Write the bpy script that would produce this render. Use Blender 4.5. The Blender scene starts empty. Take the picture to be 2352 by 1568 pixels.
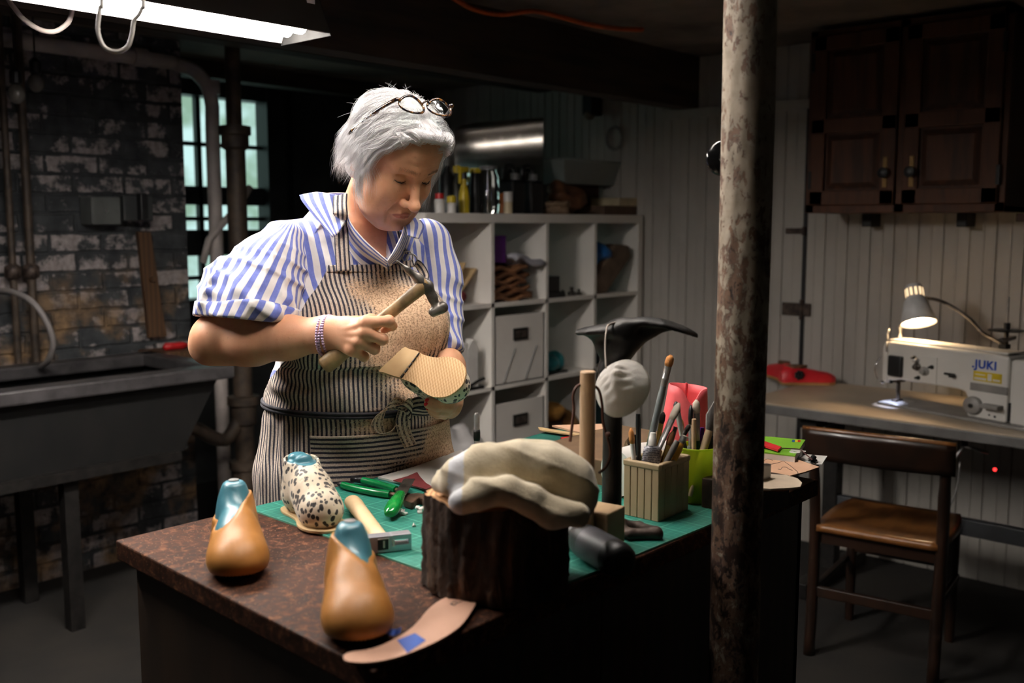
import bpy, bmesh, math, random
import numpy as np
from mathutils import Vector, Matrix
random.seed(7); RNG = np.random.default_rng(11)
SC = bpy.context.scene
COL = SC.collection
PI = math.pi
# ------------------------------------------------------------------ camera model (35 mm lens, 2352x1568)
HC = 1.43; FPX = 2352 * 35 / 36.0; PITCH = math.atan(269 / FPX); YAW = math.radians(42)
CP, SP = math.cos(PITCH), math.sin(PITCH); CY, SY = math.cos(YAW), math.sin(YAW)
def ray(px, py):
    "sideways and downward slope of a sight line, per metre of horizontal distance"
    u = (px - 1176) / FPX; v = (py - 784) / FPX
    f = CP - v * SP
    return u / f, (SP + v * CP) / f
def Q(px, py, D):
    t, d = ray(px, py)
    return np.array([t * D, D, HC - d * D])          # right, ahead, up
def W(q):                                             # right/ahead/up -> world
    q = np.asarray(q, float)
    r, D, z = q[..., 0], q[..., 1], q[..., 2]
    return np.stack([CY * D + SY * r, SY * D - CY * r, z], -1)
def P(px, py, D): return Vector(W(Q(px, py, D)))
def PZ(px, py, z):
    t, d = ray(px, py); return P(px, py, (HC - z) / d)
def PXp(px, py, X):
    t, d = ray(px, py); return P(px, py, X / (CY + SY * t))
def PYp(px, py, Y):
    t, d = ray(px, py); return P(px, py, Y / (SY - CY * t))
cam = bpy.data.cameras.new('camera'); cam.lens = 35; cam.sensor_width = 36; cam.clip_start = 0.02
camo = bpy.data.objects.new('camera', cam); COL.objects.link(camo)
camo.location = (0, 0, HC); camo.rotation_euler = (PI / 2 - PITCH, 0, YAW - PI / 2)
SC.camera = camo
cam.dof.use_dof = True; cam.dof.focus_distance = 1.98; cam.dof.aperture_fstop = 3.4
SC.view_settings.view_transform = 'Standard'; SC.view_settings.look = 'None'
SC.view_settings.gamma = 1; SC.view_settings.use_curve_mapping = False
SC.view_settings.exposure = 0.0
# ------------------------------------------------------------------ mesh builder
def frame(origin, x, up=(0, 0, 1)):
    x = Vector(x).normalized(); up = Vector(up)
    y = up.cross(x).normalized(); z = x.cross(y)
    m = Matrix((x, y, z)).transposed().to_4x4(); m.translation = Vector(origin); return m
def RZ(a): return Matrix.Rotation(a, 4, 'Z')
def T(x, y, z): return Matrix.Translation((x, y, z))
class MB:
    def __init__(s): s.v = []; s.f = []; s.m = []; s.cur = 0
    def add(s, vs, fs, mx=None):
        o = len(s.v)
        for v in vs: s.v.append(tuple(mx @ Vector(v)) if mx is not None else tuple(v))
        for f in fs: s.f.append([i + o for i in f]); s.m.append(s.cur)
        return s
    def box(s, x0, x1, y0, y1, z0, z1, mx=None):
        vs = [(x, y, z) for x in (x0, x1) for y in (y0, y1) for z in (z0, z1)]
        return s.add(vs, [(0, 1, 3, 2), (4, 6, 7, 5), (0, 4, 5, 1), (2, 3, 7, 6), (0, 2, 6, 4), (1, 5, 7, 3)], mx)
    def cbox(s, c, d, mx=None):
        return s.box(c[0]-d[0]/2, c[0]+d[0]/2, c[1]-d[1]/2, c[1]+d[1]/2, c[2]-d[2]/2, c[2]+d[2]/2, mx)
    def tube(s, pts, r, n=10, mx=None, caps=True, flat=None, closed=False):
        pts = [Vector(p) for p in pts]; k = len(pts)
        rr = [r] * k if np.isscalar(r) else list(r)
        vs = []; fs = []
        t0 = (pts[1] - pts[0]).normalized()
        up = Vector((0, 0, 1)) if abs(t0.z) < .9 else Vector((1, 0, 0))
        nx = (up - t0 * up.dot(t0)).normalized()
        for i, p in enumerate(pts):
            if closed: t = (pts[(i+1) % k] - pts[i-1]).normalized()
            else: t = (pts[min(i+1, k-1)] - pts[max(i-1, 0)]).normalized()
            nx = (nx - t * nx.dot(t))
            nx = nx.normalized() if nx.length > 1e-6 else t.orthogonal().normalized()
            ny = t.cross(nx)
            for j in range(n):
                a = 2 * PI * j / n
                a1, a2 = (1, 1) if flat is None else flat
                vs.append(p + nx * (math.cos(a) * rr[i] * a1) + ny * (math.sin(a) * rr[i] * a2))
        for i in range(k if closed else k - 1):
            i2 = (i + 1) % k
            for j in range(n):
                j2 = (j + 1) % n
                fs.append((i*n+j, i*n+j2, i2*n+j2, i2*n+j))
        if caps and not closed:
            fs.append(tuple(range(n - 1, -1, -1))); fs.append(tuple((k-1)*n + j for j in range(n)))
        return s.add(vs, fs, mx)
    def cyl(s, p0, p1, r0, r1=None, n=16, mx=None, caps=True):
        return s.tube([p0, p1], [r0, r0 if r1 is None else r1], n, mx, caps)
    def lathe(s, prof, n=24, mx=None, sx=1, sy=1, caps=True):
        vs = []; fs = []; k = len(prof)
        for r, z in prof:
            for j in range(n):
                a = 2 * PI * j / n; vs.append((r * math.cos(a) * sx, r * math.sin(a) * sy, z))
        for i in range(k - 1):
            for j in range(n):
                j2 = (j + 1) % n; fs.append((i*n+j, i*n+j2, (i+1)*n+j2, (i+1)*n+j))
        if caps:
            fs.append(tuple(range(n - 1, -1, -1))); fs.append(tuple((k-1)*n + j for j in range(n)))
        return s.add(vs, fs, mx)
    def prism(s, poly, z0, z1, mx=None):
        n = len(poly)
        vs = [(x, y, z0) for x, y in poly] + [(x, y, z1) for x, y in poly]
        fs = [tuple(range(n - 1, -1, -1)), tuple(range(n, 2*n))]
        fs += [(i, (i+1) % n, n + (i+1) % n, n + i) for i in range(n)]
        return s.add(vs, fs, mx)
    def grid(s, pts, mx=None, cu=False, cv=False):
        pts = np.asarray(pts, float); a, b = pts.shape[:2]
        fs = []
        for i in range(a if cu else a - 1):
            for j in range(b if cv else b - 1):
                fs.append((i*b+j, i*b+(j+1) % b, ((i+1) % a)*b+(j+1) % b, ((i+1) % a)*b+j))
        return s.add([tuple(p) for p in pts.reshape(-1, 3)], fs, mx)
    def ball(s, c, r, n=16, m=10, mx=None):
        rx, ry, rz = (r, r, r) if np.isscalar(r) else r
        prof = []
        vs = [(c[0], c[1], c[2] - rz)]; fs = []
        for i in range(1, m):
            th = PI * i / m
            for j in range(n):
                a = 2 * PI * j / n
                vs.append((c[0] + rx*math.sin(th)*math.cos(a), c[1] + ry*math.sin(th)*math.sin(a), c[2] - rz*math.cos(th)))
        vs.append((c[0], c[1], c[2] + rz)); L = len(vs) - 1
        for j in range(n):
            j2 = (j + 1) % n
            fs.append((0, 1 + j2, 1 + j))
            for i in range(m - 2): fs.append((1+i*n+j, 1+i*n+j2, 1+(i+1)*n+j2, 1+(i+1)*n+j))
            fs.append((1+(m-2)*n+j, 1+(m-2)*n+j2, L))
        return s.add(vs, fs, mx)
def tagit(o, label=None, cat=None, group=None, kind=None):
    if label: o['label'] = label
    if cat: o['category'] = cat
    if group: o['group'] = group
    if kind: o['kind'] = kind
    return o
def empty(name, loc, rz=0.0, label=None, cat=None, group=None):
    o = bpy.data.objects.new(name, None); COL.objects.link(o)
    o.empty_display_size = .05
    o.location = loc; o.rotation_euler = (0, 0, rz)
    return tagit(o, label, cat, group)
def wmat(o):
    m = Matrix.Translation(o.location) @ o.rotation_euler.to_matrix().to_4x4()
    return wmat(o.parent) @ m if o.parent else m
def finish(name, verts, faces, mats, parent=None, smooth=False, bevel=0, world=True, mi=None, attrs=None,
           subdiv=0, solid=0, sharp=None, segs=2):
    "links ONE mesh object; world=True: vertices are given in world space and moved into the parent's space"
    me = bpy.data.meshes.new(name)
    V = np.asarray(verts, float).reshape(-1, 3)
    if parent is not None and world:
        inv = np.array(wmat(parent).inverted())
        V = V @ inv[:3, :3].T + inv[:3, 3]
        org = None
    me.from_pydata(V.tolist(), [], [list(map(int, f)) for f in faces])
    if not isinstance(mats, (list, tuple)): mats = [mats]
    for m in mats: me.materials.append(m)
    if mi is not None and len(mats) > 1: me.polygons.foreach_set('material_index', np.asarray(mi, np.int32))
    if attrs:
        for k, a in attrs.items():
            at = me.attributes.new(k, 'FLOAT', 'POINT'); at.data.foreach_set('value', np.asarray(a, np.float32))
    me.validate(); me.update()
    if smooth:
        me.polygons.foreach_set('use_smooth', np.ones(len(me.polygons), bool))
        if sharp: 
            try: me.set_sharp_from_angle(angle=math.radians(sharp))
            except Exception: pass
    bm = bmesh.new(); bm.from_mesh(me); bmesh.ops.recalc_face_normals(bm, faces=bm.faces); bm.to_mesh(me); bm.free()
    o = bpy.data.objects.new(name, me); COL.objects.link(o)
    if parent is not None: o.parent = parent
    if solid:
        md = o.modifiers.new('thickness', 'SOLIDIFY'); md.thickness = solid; md.offset = 0
    if bevel:
        md = o.modifiers.new('bevel', 'BEVEL'); md.width = bevel; md.segments = segs; md.limit_method = 'ANGLE'; md.angle_limit = math.radians(40)
    if subdiv:
        md = o.modifiers.new('subdivision', 'SUBSURF'); md.levels = subdiv; md.render_levels = subdiv
    return o
def ob(name, mb, mats, parent=None, **k):
    if isinstance(mats, (list, tuple)) and len(mats) > 1: k['mi'] = mb.m
    return finish(name, mb.v, mb.f, mats, parent, **k)
def thing(name, mb, mats, label, cat, group=None, origin=None, **k):
    "a single-mesh top-level thing; its origin sits at the middle of its base"
    V = np.array(mb.v)
    org = Vector(((V[:, 0].min()+V[:, 0].max())/2, (V[:, 1].min()+V[:, 1].max())/2, V[:, 2].min())) if origin is None else Vector(origin)
    V = V - np.array(org)
    if isinstance(mats, (list, tuple)) and len(mats) > 1: k['mi'] = mb.m
    o = finish(name, V, mb.f, mats, None, **k); o.location = org
    return tagit(o, label, cat, group)
def struct(name, mb, mats, parent=None, **k):
    o = ob(name, mb, mats, parent, **k)
    if parent is None: o['kind'] = 'structure'
    return o
def dup(root, loc, rz=None, label=None, group=None):
    r = root.copy(); COL.objects.link(r); r.location = loc
    if rz is not None: r.rotation_euler = (root.rotation_euler[0], root.rotation_euler[1], rz)
    if label: r['label'] = label
    if group: r['group'] = group
    for ch in list(root.children):
        c = ch.copy(); COL.objects.link(c); c.parent = r
        for g in list(ch.children):
            d = g.copy(); COL.objects.link(d); d.parent = c
    return r
def bez(pts, n=24, closed=False):
    "Catmull-Rom through points"
    pts = [np.asarray(p, float) for p in pts]; k = len(pts); out = []
    segs = k if closed else k - 1
    per = max(2, n // segs)
    for i in range(segs):
        p0 = pts[(i-1) % k] if (closed or i > 0) else 2*pts[0] - pts[1]
        p1 = pts[i]; p2 = pts[(i+1) % k]
        p3 = pts[(i+2) % k] if (closed or i + 2 < k) else 2*pts[-1] - pts[-2]
        for j in range(per):
            t = j / per
            out.append(.5*((2*p1) + (-p0+p2)*t + (2*p0-5*p1+4*p2-p3)*t*t + (-p0+3*p1-3*p2+p3)*t**3))
    if not closed: out.append(pts[-1])
    return out
# ------------------------------------------------------------------ signed-distance modelling (numpy)
def smin(a, b, k):
    h = np.maximum(k - np.abs(a - b), 0) / k
    return np.minimum(a, b) - h * h * k * .25
def smax(a, b, k): return -smin(-a, -b, k)
def sd_cone(p, a, b, r1, r2):
    a = np.asarray(a, np.float32); b = np.asarray(b, np.float32); ba = b - a
    t = np.clip(((p - a) @ ba) / (ba @ ba), 0, 1)
    return np.linalg.norm(p - a - t[:, None] * ba, axis=1) - (r1 + (r2 - r1) * t)
def sd_ell(p, c, r):
    c = np.asarray(c, np.float32); r = np.asarray(r, np.float32)
    q = (p - c) / r; k0 = np.linalg.norm(q, axis=1); k1 = np.linalg.norm(q / r, axis=1) + 1e-9
    return k0 * (k0 - 1) / k1
def sd_chain(p, pts, rs, k=.01):
    d = None
    for i in range(len(pts) - 1):
        e = sd_cone(p, pts[i], pts[i+1], rs[i], rs[i+1])
        d = e if d is None else (smin(d, e, k) if k > 0 else np.minimum(d, e))
    return d
def sd_box(p, c, h, r=0.0):
    q = np.abs(p - np.asarray(c, np.float32)) - (np.asarray(h, np.float32) - r)
    return np.linalg.norm(np.maximum(q, 0), axis=1) + np.minimum(q.max(1), 0) - r
def nets(fn, lo, hi, h):
    "surface nets of fn<0 on a grid of spacing h, evaluated only near the surface"
    lo = np.asarray(lo, float); hi = np.asarray(hi, float); B = 4
    nb = np.ceil((hi - lo) / (h * B)).astype(int)
    ax = [lo[i] + h * B * (np.arange(nb[i]) + .5 - .5 / B) for i in range(3)]
    G = np.stack(np.meshgrid(*ax, indexing='ij'), -1).reshape(-1, 3).astype(np.float32)
    dc = fn(G)
    act = np.abs(dc) < h * B * 1.75
    n = nb * B
    F = np.repeat(np.repeat(np.repeat(dc.reshape(nb), B, 0), B, 1), B, 2).astype(np.float32)
    idx = np.argwhere(act.reshape(nb))
    off = np.stack(np.meshgrid(*[np.arange(B)]*3, indexing='ij'), -1).reshape(-1, 3)
    fi = (idx[:, None, :] * B + off[None]).reshape(-1, 3)
    pts = (lo + fi * h).astype(np.float32)
    val = np.empty(len(pts), np.float32)
    for s in range(0, len(pts), 400000): val[s:s+400000] = fn(pts[s:s+400000])
    F[fi[:, 0], fi[:, 1], fi[:, 2]] = val
    S = F < 0
    c = [slice(0, -1), slice(1, None)]
    cnt = np.zeros(n - 1, np.int8)
    for i in (0, 1):
        for j in (0, 1):
            for k in (0, 1): cnt += S[c[i], c[j], c[k]]
    mixed = (cnt > 0) & (cnt < 8)
    ci = np.argwhere(mixed)
    vid = -np.ones(n - 1, np.int64); vid[mixed] = np.arange(len(ci))
    acc = np.zeros((len(ci), 3)); w = np.zeros(len(ci))
    corners = [(i, j, k) for i in (0, 1) for j in (0, 1) for k in (0, 1)]
    for a in corners:
        for ax_ in range(3):
            if a[ax_] == 0:
                b = list(a); b[ax_] = 1
                fa = F[ci[:, 0]+a[0], ci[:, 1]+a[1], ci[:, 2]+a[2]]; fb = F[ci[:, 0]+b[0], ci[:, 1]+b[1], ci[:, 2]+b[2]]
                m = (fa < 0) != (fb < 0)
                t = np.where(m, fa / np.where(m, fa - fb, 1), 0)
                pos = np.tile(np.array(a, float), (len(ci), 1)); pos[:, ax_] += t
                acc[m] += pos[m]; w[m] += 1
    V = lo + (ci + acc / w[:, None]) * h
    faces = []
    for ax_ in range(3):
        o1, o2 = [(1, 2), (2, 0), (0, 1)][ax_]
        sa = [slice(None)]*3; sb = [slice(None)]*3
        sa[ax_] = slice(0, -1); sb[ax_] = slice(1, None)
        e = S[tuple(sa)] != S[tuple(sb)]
        E = np.argwhere(e)
        E = E[(E[:, o1] > 0) & (E[:, o2] > 0) & (E[:, o1] < n[o1]-1) & (E[:, o2] < n[o2]-1)]
        q = []
        for d1, d2 in ((1, 1), (0, 1), (0, 0), (1, 0)):
            C = E.copy(); C[:, o1] -= d1; C[:, o2] -= d2
            q.append(vid[C[:, 0], C[:, 1], C[:, 2]])
        fq = np.stack(q, 1)
        fl = S[E[:, 0], E[:, 1], E[:, 2]]
        fq[~fl] = fq[~fl][:, ::-1]
        faces.append(fq[(fq >= 0).all(1)])
    return V, np.concatenate(faces)
# ------------------------------------------------------------------ procedural materials
class NM:
    def __init__(s, name):
        s.m = bpy.data.materials.new(name); s.m.use_nodes = True; s.t = s.m.node_tree
        s.b = s.t.nodes['Principled BSDF']
    def n(s, typ, _in=None, **props):
        nd = s.t.nodes.new(typ)
        for k, v in props.items(): setattr(nd, k, v)
        for k, v in (_in or {}).items(): s.put(nd.inputs[k], v)
        return nd
    def put(s, sock, v):
        if isinstance(v, bpy.types.NodeSocket): s.t.links.new(v, sock)
        elif isinstance(v, (tuple, list)) and len(v) == 3 and sock.type == 'RGBA': sock.default_value = (*v, 1)
        else: sock.default_value = v
    def set(s, **k):
        for a, v in k.items():
            s.put(s.b.inputs[{'col': 'Base Color', 'rough': 'Roughness', 'metal': 'Metallic', 'normal': 'Normal', 'spec': 'Specular IOR Level',
                              'trans': 'Transmission Weight', 'coat': 'Coat Weight', 'coatr': 'Coat Roughness', 'ior': 'IOR', 'alpha': 'Alpha', 'sub': 'Subsurface Weight',
                              'subr': 'Subsurface Radius', 'subs': 'Subsurface Scale', 'emc': 'Emission Color', 'ems': 'Emission Strength',
                              'sheen': 'Sheen Weight', 'aniso': 'Anisotropic'}[a]], v)
        return s
    def coord(s, kind='Object', scale=(1, 1, 1), rot=(0, 0, 0), loc=(0, 0, 0)):
        tc = s.n('ShaderNodeTexCoord'); mp = s.n('ShaderNodeMapping', {'Vector': tc.outputs[kind], 'Scale': scale, 'Rotation': rot, 'Location': loc})
        return mp.outputs['Vector']
    def noise(s, vec, scale=10, detail=4, rough=.55, dist=0):
        return s.n('ShaderNodeTexNoise', {'Vector': vec, 'Scale': scale, 'Detail': detail, 'Roughness': rough, 'Distortion': dist}).outputs['Fac']
    def ramp(s, fac, stops, interp='LINEAR'):
        r = s.n('ShaderNodeValToRGB', {'Fac': fac}); r.color_ramp.interpolation = interp
        el = r.color_ramp.elements
        while len(el) < len(stops): el.new(.5)
        for e, (p, c) in zip(el, stops):
            e.position = p; e.color = (*c, 1) if len(c) == 3 else c
        return r.outputs['Color']
    def mix(s, fac, a, b, mode='MIX'):
        x = s.n('ShaderNodeMix', data_type='RGBA', blend_type=mode)
        s.put(x.inputs[0], fac); s.put(x.inputs[6], a if not isinstance(a, tuple) else (*a, 1)); s.put(x.inputs[7], b if not isinstance(b, tuple) else (*b, 1))
        return x.outputs[2]
    def math(s, op, a, b=0.0, c=0.0, clamp=False):
        x = s.n('ShaderNodeMath', operation=op, use_clamp=clamp); s.put(x.inputs[0], a); s.put(x.inputs[1], b)
        if op in ('SMOOTH_MIN', 'MULTIPLY_ADD', 'COMPARE'): s.put(x.inputs[2], c)
        return x.outputs[0]
    def attr(s, name): return s.n('ShaderNodeAttribute', attribute_name=name).outputs['Fac']
    def mapr(s, v, a, b, c=0.0, d=1.0):
        x = s.n('ShaderNodeMapRange'); s.put(x.inputs[0], v); s.put(x.inputs[1], a); s.put(x.inputs[2], b); s.put(x.inputs[3], c); s.put(x.inputs[4], d)
        return x.outputs[0]
    def bump(s, h, strength=.3, dist=.01):
        b = s.n('ShaderNodeBump', {'Height': h, 'Strength': strength, 'Distance': dist}); s.set(normal=b.outputs['Normal']); return s
    def sep(s, vec):
        x = s.n('ShaderNodeSeparateXYZ'); s.put(x.inputs[0], vec); return x.outputs
def srgb(r, g, b):
    f = lambda c: (c/255/12.92) if c/255 <= .04045 else ((c/255+.055)/1.055)**2.4
    return (f(r), f(g), f(b))
def mat(name, col, rough=.5, metal=0, col2=None, scale=12, ramp=(.35, .65), bump=0, bscale=60, bdist=.002, stretch=(1, 1, 1), detail=4, **k):
    m = NM(name); v = m.coord(scale=stretch)
    c2 = col2 if col2 is not None else tuple(x * .72 for x in col)
    m.set(col=m.ramp(m.noise(v, scale, detail), [(ramp[0], c2), (ramp[1], col)]), rough=rough, metal=metal)
    if bump: m.bump(m.noise(v, bscale, 5), bump, bdist)
    m.set(**k)
    return m.m
def emit(name, col, s):
    m = NM(name); m.set(col=col, emc=col, ems=s, rough=.4); return m.m
M = {}
# --- setting
def brick_mat():
    m = NM('painted_brick'); v = m.coord()
    sx = m.sep(v); uv = m.n('ShaderNodeCombineXYZ', {'X': sx[0], 'Y': sx[2]}).outputs[0]
    wob = m.n('ShaderNodeTexNoise', {'Vector': v, 'Scale': 9.0, 'Detail': 3}).outputs['Color']
    uv2 = m.n('ShaderNodeVectorMath', operation='ADD'); 
    sc = m.n('ShaderNodeVectorMath', operation='SCALE'); m.put(sc.inputs[0], wob); sc.inputs['Scale'].default_value = .018
    m.put(uv2.inputs[0], uv); m.put(uv2.inputs[1], sc.outputs[0])
    br = m.n('ShaderNodeTexBrick', {'Vector': uv2.outputs[0], 'Scale': 1.0, 'Mortar Size': .009, 'Mortar Smooth': .6, 'Brick Width': .215, 'Row Height': .078,
             'Color1': (0, 0, 0), 'Color2': (1, 1, 1), 'Mortar': (.5, .5, .5)})
    paint = m.math('ADD', m.noise(v, 8.5, 7, .66), m.math('MULTIPLY', m.math('SUBTRACT', br.outputs['Color'], .5), .16))
    paint = m.math('SUBTRACT', paint, m.math('MULTIPLY', br.outputs['Fac'], .13))
    base = m.ramp(m.noise(v, 14, 5), [(.3, srgb(34, 37, 40)), (.7, srgb(68, 70, 72))])
    flake = m.ramp(m.noise(v, 40, 3), [(.3, srgb(116, 108, 108)), (.7, srgb(168, 158, 156))])
    low = m.mapr(sx[2], 1.32, 1.02, 0, 1)
    tan = m.ramp(m.noise(v, 18, 4), [(.35, srgb(56, 46, 38)), (.62, srgb(146, 116, 84))])
    tmask = m.math('MULTIPLY', low, m.mapr(m.noise(v, 5, 4), .46, .6))
    c = m.mix(m.mapr(paint, .50, .56), base, flake)
    c = m.mix(tmask, c, tan)
    m.set(col=c, rough=.85)
    m.bump(m.math('ADD', m.math('MULTIPLY', br.outputs['Fac'], -1.0), m.math('MULTIPLY', paint, 1.2)), .8, .012)
    return m.m
M['brick'] = brick_mat()
M['beadboard'] = mat('grey_beadboard_paint', srgb(186, 180, 172), .6, col2=srgb(160, 154, 146), scale=3, stretch=(1, 1, .3), bump=.15, bscale=30)
M['plaster'] = mat('stained_plaster', srgb(118, 112, 105), .85, col2=srgb(84, 79, 74), scale=3, detail=6)
M['darkboard'] = mat('dark_boards', srgb(58, 60, 60), .7, col2=srgb(34, 35, 36), scale=5, bump=.2)
M['floor'] = mat('worn_concrete', srgb(38, 33, 28), .9, col2=srgb(19, 16, 14), scale=3, detail=8, bump=.3, bscale=40)
M['ceiling'] = mat('old_ceiling_plaster', srgb(140, 128, 116), .9, col2=srgb(88, 79, 71), scale=2.2, detail=6, bump=.4, bscale=12, bdist=.01)
M['joist'] = mat('old_beam_wood', srgb(62, 46, 34), .8, col2=srgb(32, 24, 18), scale=6, stretch=(.4, 4, 4), bump=.3)
M['frame_dark'] = mat('dark_painted_frame', srgb(40, 44, 48), .45, col2=srgb(24, 27, 30), scale=8, bump=.1)
def glass(name, col=(1, 1, 1), rough=0.02, ior=1.45):
    m = NM(name); m.set(col=col, rough=rough, trans=1.0, ior=ior); return m.m
def pane(name):
    m = NM(name); v = m.coord()
    g = m.n('ShaderNodeBsdfGlossy', {'Roughness': .05}); t = m.n('ShaderNodeBsdfTransparent', {'Color': (.9, .97, .95)})
    lw = m.n('ShaderNodeFresnel', {'IOR': 1.3}); x = m.n('ShaderNodeMixShader', {0: lw.outputs[0], 1: t.outputs[0], 2: g.outputs[0]})
    m.t.links.new(x.outputs[0], m.t.nodes['Material Output'].inputs['Surface']); return m.m
M['pane'] = pane('thin_glass')
M['clear'] = pane('clear_plastic_film')
# --- metals, plastics
M['iron'] = mat('black_cast_iron', srgb(38, 35, 33), .5, .35, col2=srgb(20, 18, 18), scale=25, bump=.35, bscale=120)
M['iron_worn'] = mat('worn_iron', srgb(104, 96, 90), .38, .7, col2=srgb(46, 41, 38), scale=30, bump=.3, bscale=90)
M['iron_rust'] = mat('rusty_iron', srgb(92, 78, 70), .55, .5, col2=srgb(48, 38, 34), scale=40, bump=.6, bscale=110)
M['pipe_rust'] = mat('brown_soil_pipe', srgb(84, 70, 58), .6, .2, col2=srgb(48, 40, 34), scale=15, bump=.2)
M['pipe_white'] = mat('white_pipe', srgb(190, 180, 174), .5, col2=srgb(160, 150, 145), scale=8)
M['steel'] = mat('steel', srgb(196, 194, 192), .3, .7, col2=srgb(156, 154, 152), scale=30)
M['chrome'] = mat('chrome', srgb(220, 220, 225), .12, 1, col2=srgb(190, 190, 195))
M['brass'] = mat('dull_brass', srgb(128, 98, 56), .5, .6)
M['black'] = mat('black_plastic', srgb(24, 24, 26), .4, col2=srgb(16, 16, 18))
M['blacksoft'] = mat('black_rubber', srgb(20, 20, 21), .45, col2=srgb(13, 13, 14), bump=.1)
M['white'] = mat('white_enamel', srgb(222, 218, 212), .4, col2=srgb(205, 200, 195))
M['whitewood'] = mat('white_laminate', srgb(232, 226, 218), .5, col2=srgb(222, 215, 207), scale=4)
M['whitep'] = mat('white_paper', srgb(226, 222, 216), .8, col2=srgb(205, 200, 194), scale=8)
M['greyp'] = mat('grey_plastic', srgb(120, 120, 120), .5)
M['yellow'] = mat('yellow_plastic', srgb(216, 188, 40), .4)
M['red'] = mat('red_plastic', srgb(190, 30, 34), .4)
M['green'] = mat('green_plastic', srgb(0, 122, 62), .25, col2=srgb(0, 96, 48))
M['teal'] = mat('teal_plastic', srgb(34, 112, 116), .4)
M['purple'] = mat('purple_card', srgb(92, 24, 122), .5, col2=srgb(78, 18, 104))
M['blue'] = mat('blue_film', srgb(34, 96, 160), .4)
M['bluetape'] = mat('blue_masking_tape', srgb(38, 92, 190), .6, col2=srgb(28, 74, 165), scale=30)
M['orange'] = mat('orange_cable', srgb(214, 96, 28), .5)
M['lime'] = None
M['cream'] = mat('cream_plastic', srgb(214, 196, 160), .5)
M['amber'] = mat('amber_plastic', srgb(190, 104, 30), .4)
M['darkred'] = mat('dark_red_card', srgb(66, 24, 22), .7)
M['clearbin'] = NM('translucent_plastic').set(col=srgb(196, 200, 196), rough=.35, trans=.55, ior=1.2).m
# --- wood
def wood(name, c1, c2, rough=.45, scale=6, stretch=(1, 1, 12), ringdist=6, bump=.08, coat=0):
    m = NM(name); v = m.coord(scale=tuple(1/ s for s in stretch))
    w = m.n('ShaderNodeTexWave', {'Vector': v, 'Scale': scale, 'Distortion': ringdist, 'Detail': 3, 'Detail Scale': 1.5}, wave_type='BANDS', bands_direction='X').outputs['Fac']
    f = m.noise(v, scale * 8, 5)
    c = m.mix(m.math('MULTIPLY_ADD', w, .6, m.math('MULTIPLY', f, .4)), c1, c2)
    m.set(col=c, rough=rough, coat=coat); m.bump(f, bump, .002); return m.m
M['cabwood'] = wood('brown_stained_cabinet_wood', srgb(92, 50, 22), srgb(48, 25, 11), .65, 14, (1, 1, 7), 5)
M['chairwood'] = wood('worn_chair_wood', srgb(140, 90, 46), srgb(74, 42, 20), .35, 12, (8, 1, 1), 4, coat=.2)
M['chairdark'] = wood('dark_chair_frame_wood', srgb(44, 26, 16), srgb(24, 15, 10), .35, 14, (1, 1, 8), 4, coat=.2)
M['dowel'] = wood('pale_dowel_wood', srgb(208, 178, 148), srgb(184, 150, 118), .5, 18, (1, 1, 14), 3)
M['handle'] = wood('smooth_ash_handle', srgb(232, 204, 164), srgb(214, 180, 134), .45, 10, (9, 1, 1), 5)
M['oldhandle'] = wood('worn_hammer_handle', srgb(166, 132, 92), srgb(108, 82, 54), .5, 16, (9, 1, 1), 4)
M['bamboo'] = wood('bamboo_strips', srgb(168, 146, 114), srgb(144, 122, 92), .45, 7, (1, 1, 16), 3)
M['blockwood'] = wood('pale_block_wood', srgb(182, 154, 120), srgb(158, 128, 96), .55, 16, (6, 1, 1), 4)
M['benchside'] = wood('dark_bench_panel', srgb(58, 42, 30), srgb(34, 24, 18), .5, 8, (1, 1, 8), 5)
M['plank'] = wood('brown_plank', srgb(96, 66, 40), srgb(58, 38, 24), .6, 14, (1, 1, 10), 4)
def benchtop():
    m = NM('mottled_brown_laminate'); v = m.coord()
    a = m.noise(v, 70, 6, .7, .6); b = m.noise(v, 9, 4)
    c = m.ramp(a, [(.34, srgb(30, 17, 13)), (.5, srgb(60, 36, 26)), (.6, srgb(94, 60, 43)), (.72, srgb(146, 102, 74))])
    c = m.mix(m.mapr(b, .4, .7, 0, .45), c, srgb(70, 44, 34))
    sp = m.n('ShaderNodeTexVoronoi', {'Vector': v, 'Scale': 160.0}).outputs['Distance']
    c = m.mix(m.mapr(sp, .08, .16, .6, 0), c, srgb(190, 140, 100))
    m.set(col=c, rough=m.mapr(a, .3, .7, .55, .75), spec=.12); m.bump(a, .12, .001); return m.m
M['benchtop'] = benchtop()
def cutmat(name='green_cutting_mat'):
    m = NM(name); v = m.coord(); x, y, z = m.sep(v)
    def lines(period, w):
        out = None
        for q in (x, y):
            f = m.math('ABSOLUTE', m.math('SUBTRACT', m.math('FRACT', m.math('DIVIDE', q, period)), .5))
            l = m.mapr(f, .5 - w / period, .5 - w / period * .55, 0, 1)
            out = l if out is None else m.math('MAXIMUM', out, l)
        return out
    base = m.ramp(m.noise(v, 5, 5), [(.3, srgb(14, 96, 84)), (.7, srgb(28, 122, 106))])
    scuff = m.mapr(m.noise(v, 26, 6, .7), .58, .72, 0, .3)
    c = m.mix(scuff, base, srgb(112, 136, 118))
    c = m.mix(m.math('MULTIPLY', lines(.0127, .0007), .4), c, srgb(80, 166, 142))
    c = m.mix(m.math('MULTIPLY', lines(.0508, .0010), .6), c, srgb(124, 194, 168))
    dirt = m.mapr(m.noise(v, 3.0, 4), .55, .75, 0, .45)
    c = m.mix(dirt, c, srgb(84, 98, 82))
    m.set(col=c, rough=.55); return m.m
M['mat'] = cutmat()
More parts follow.
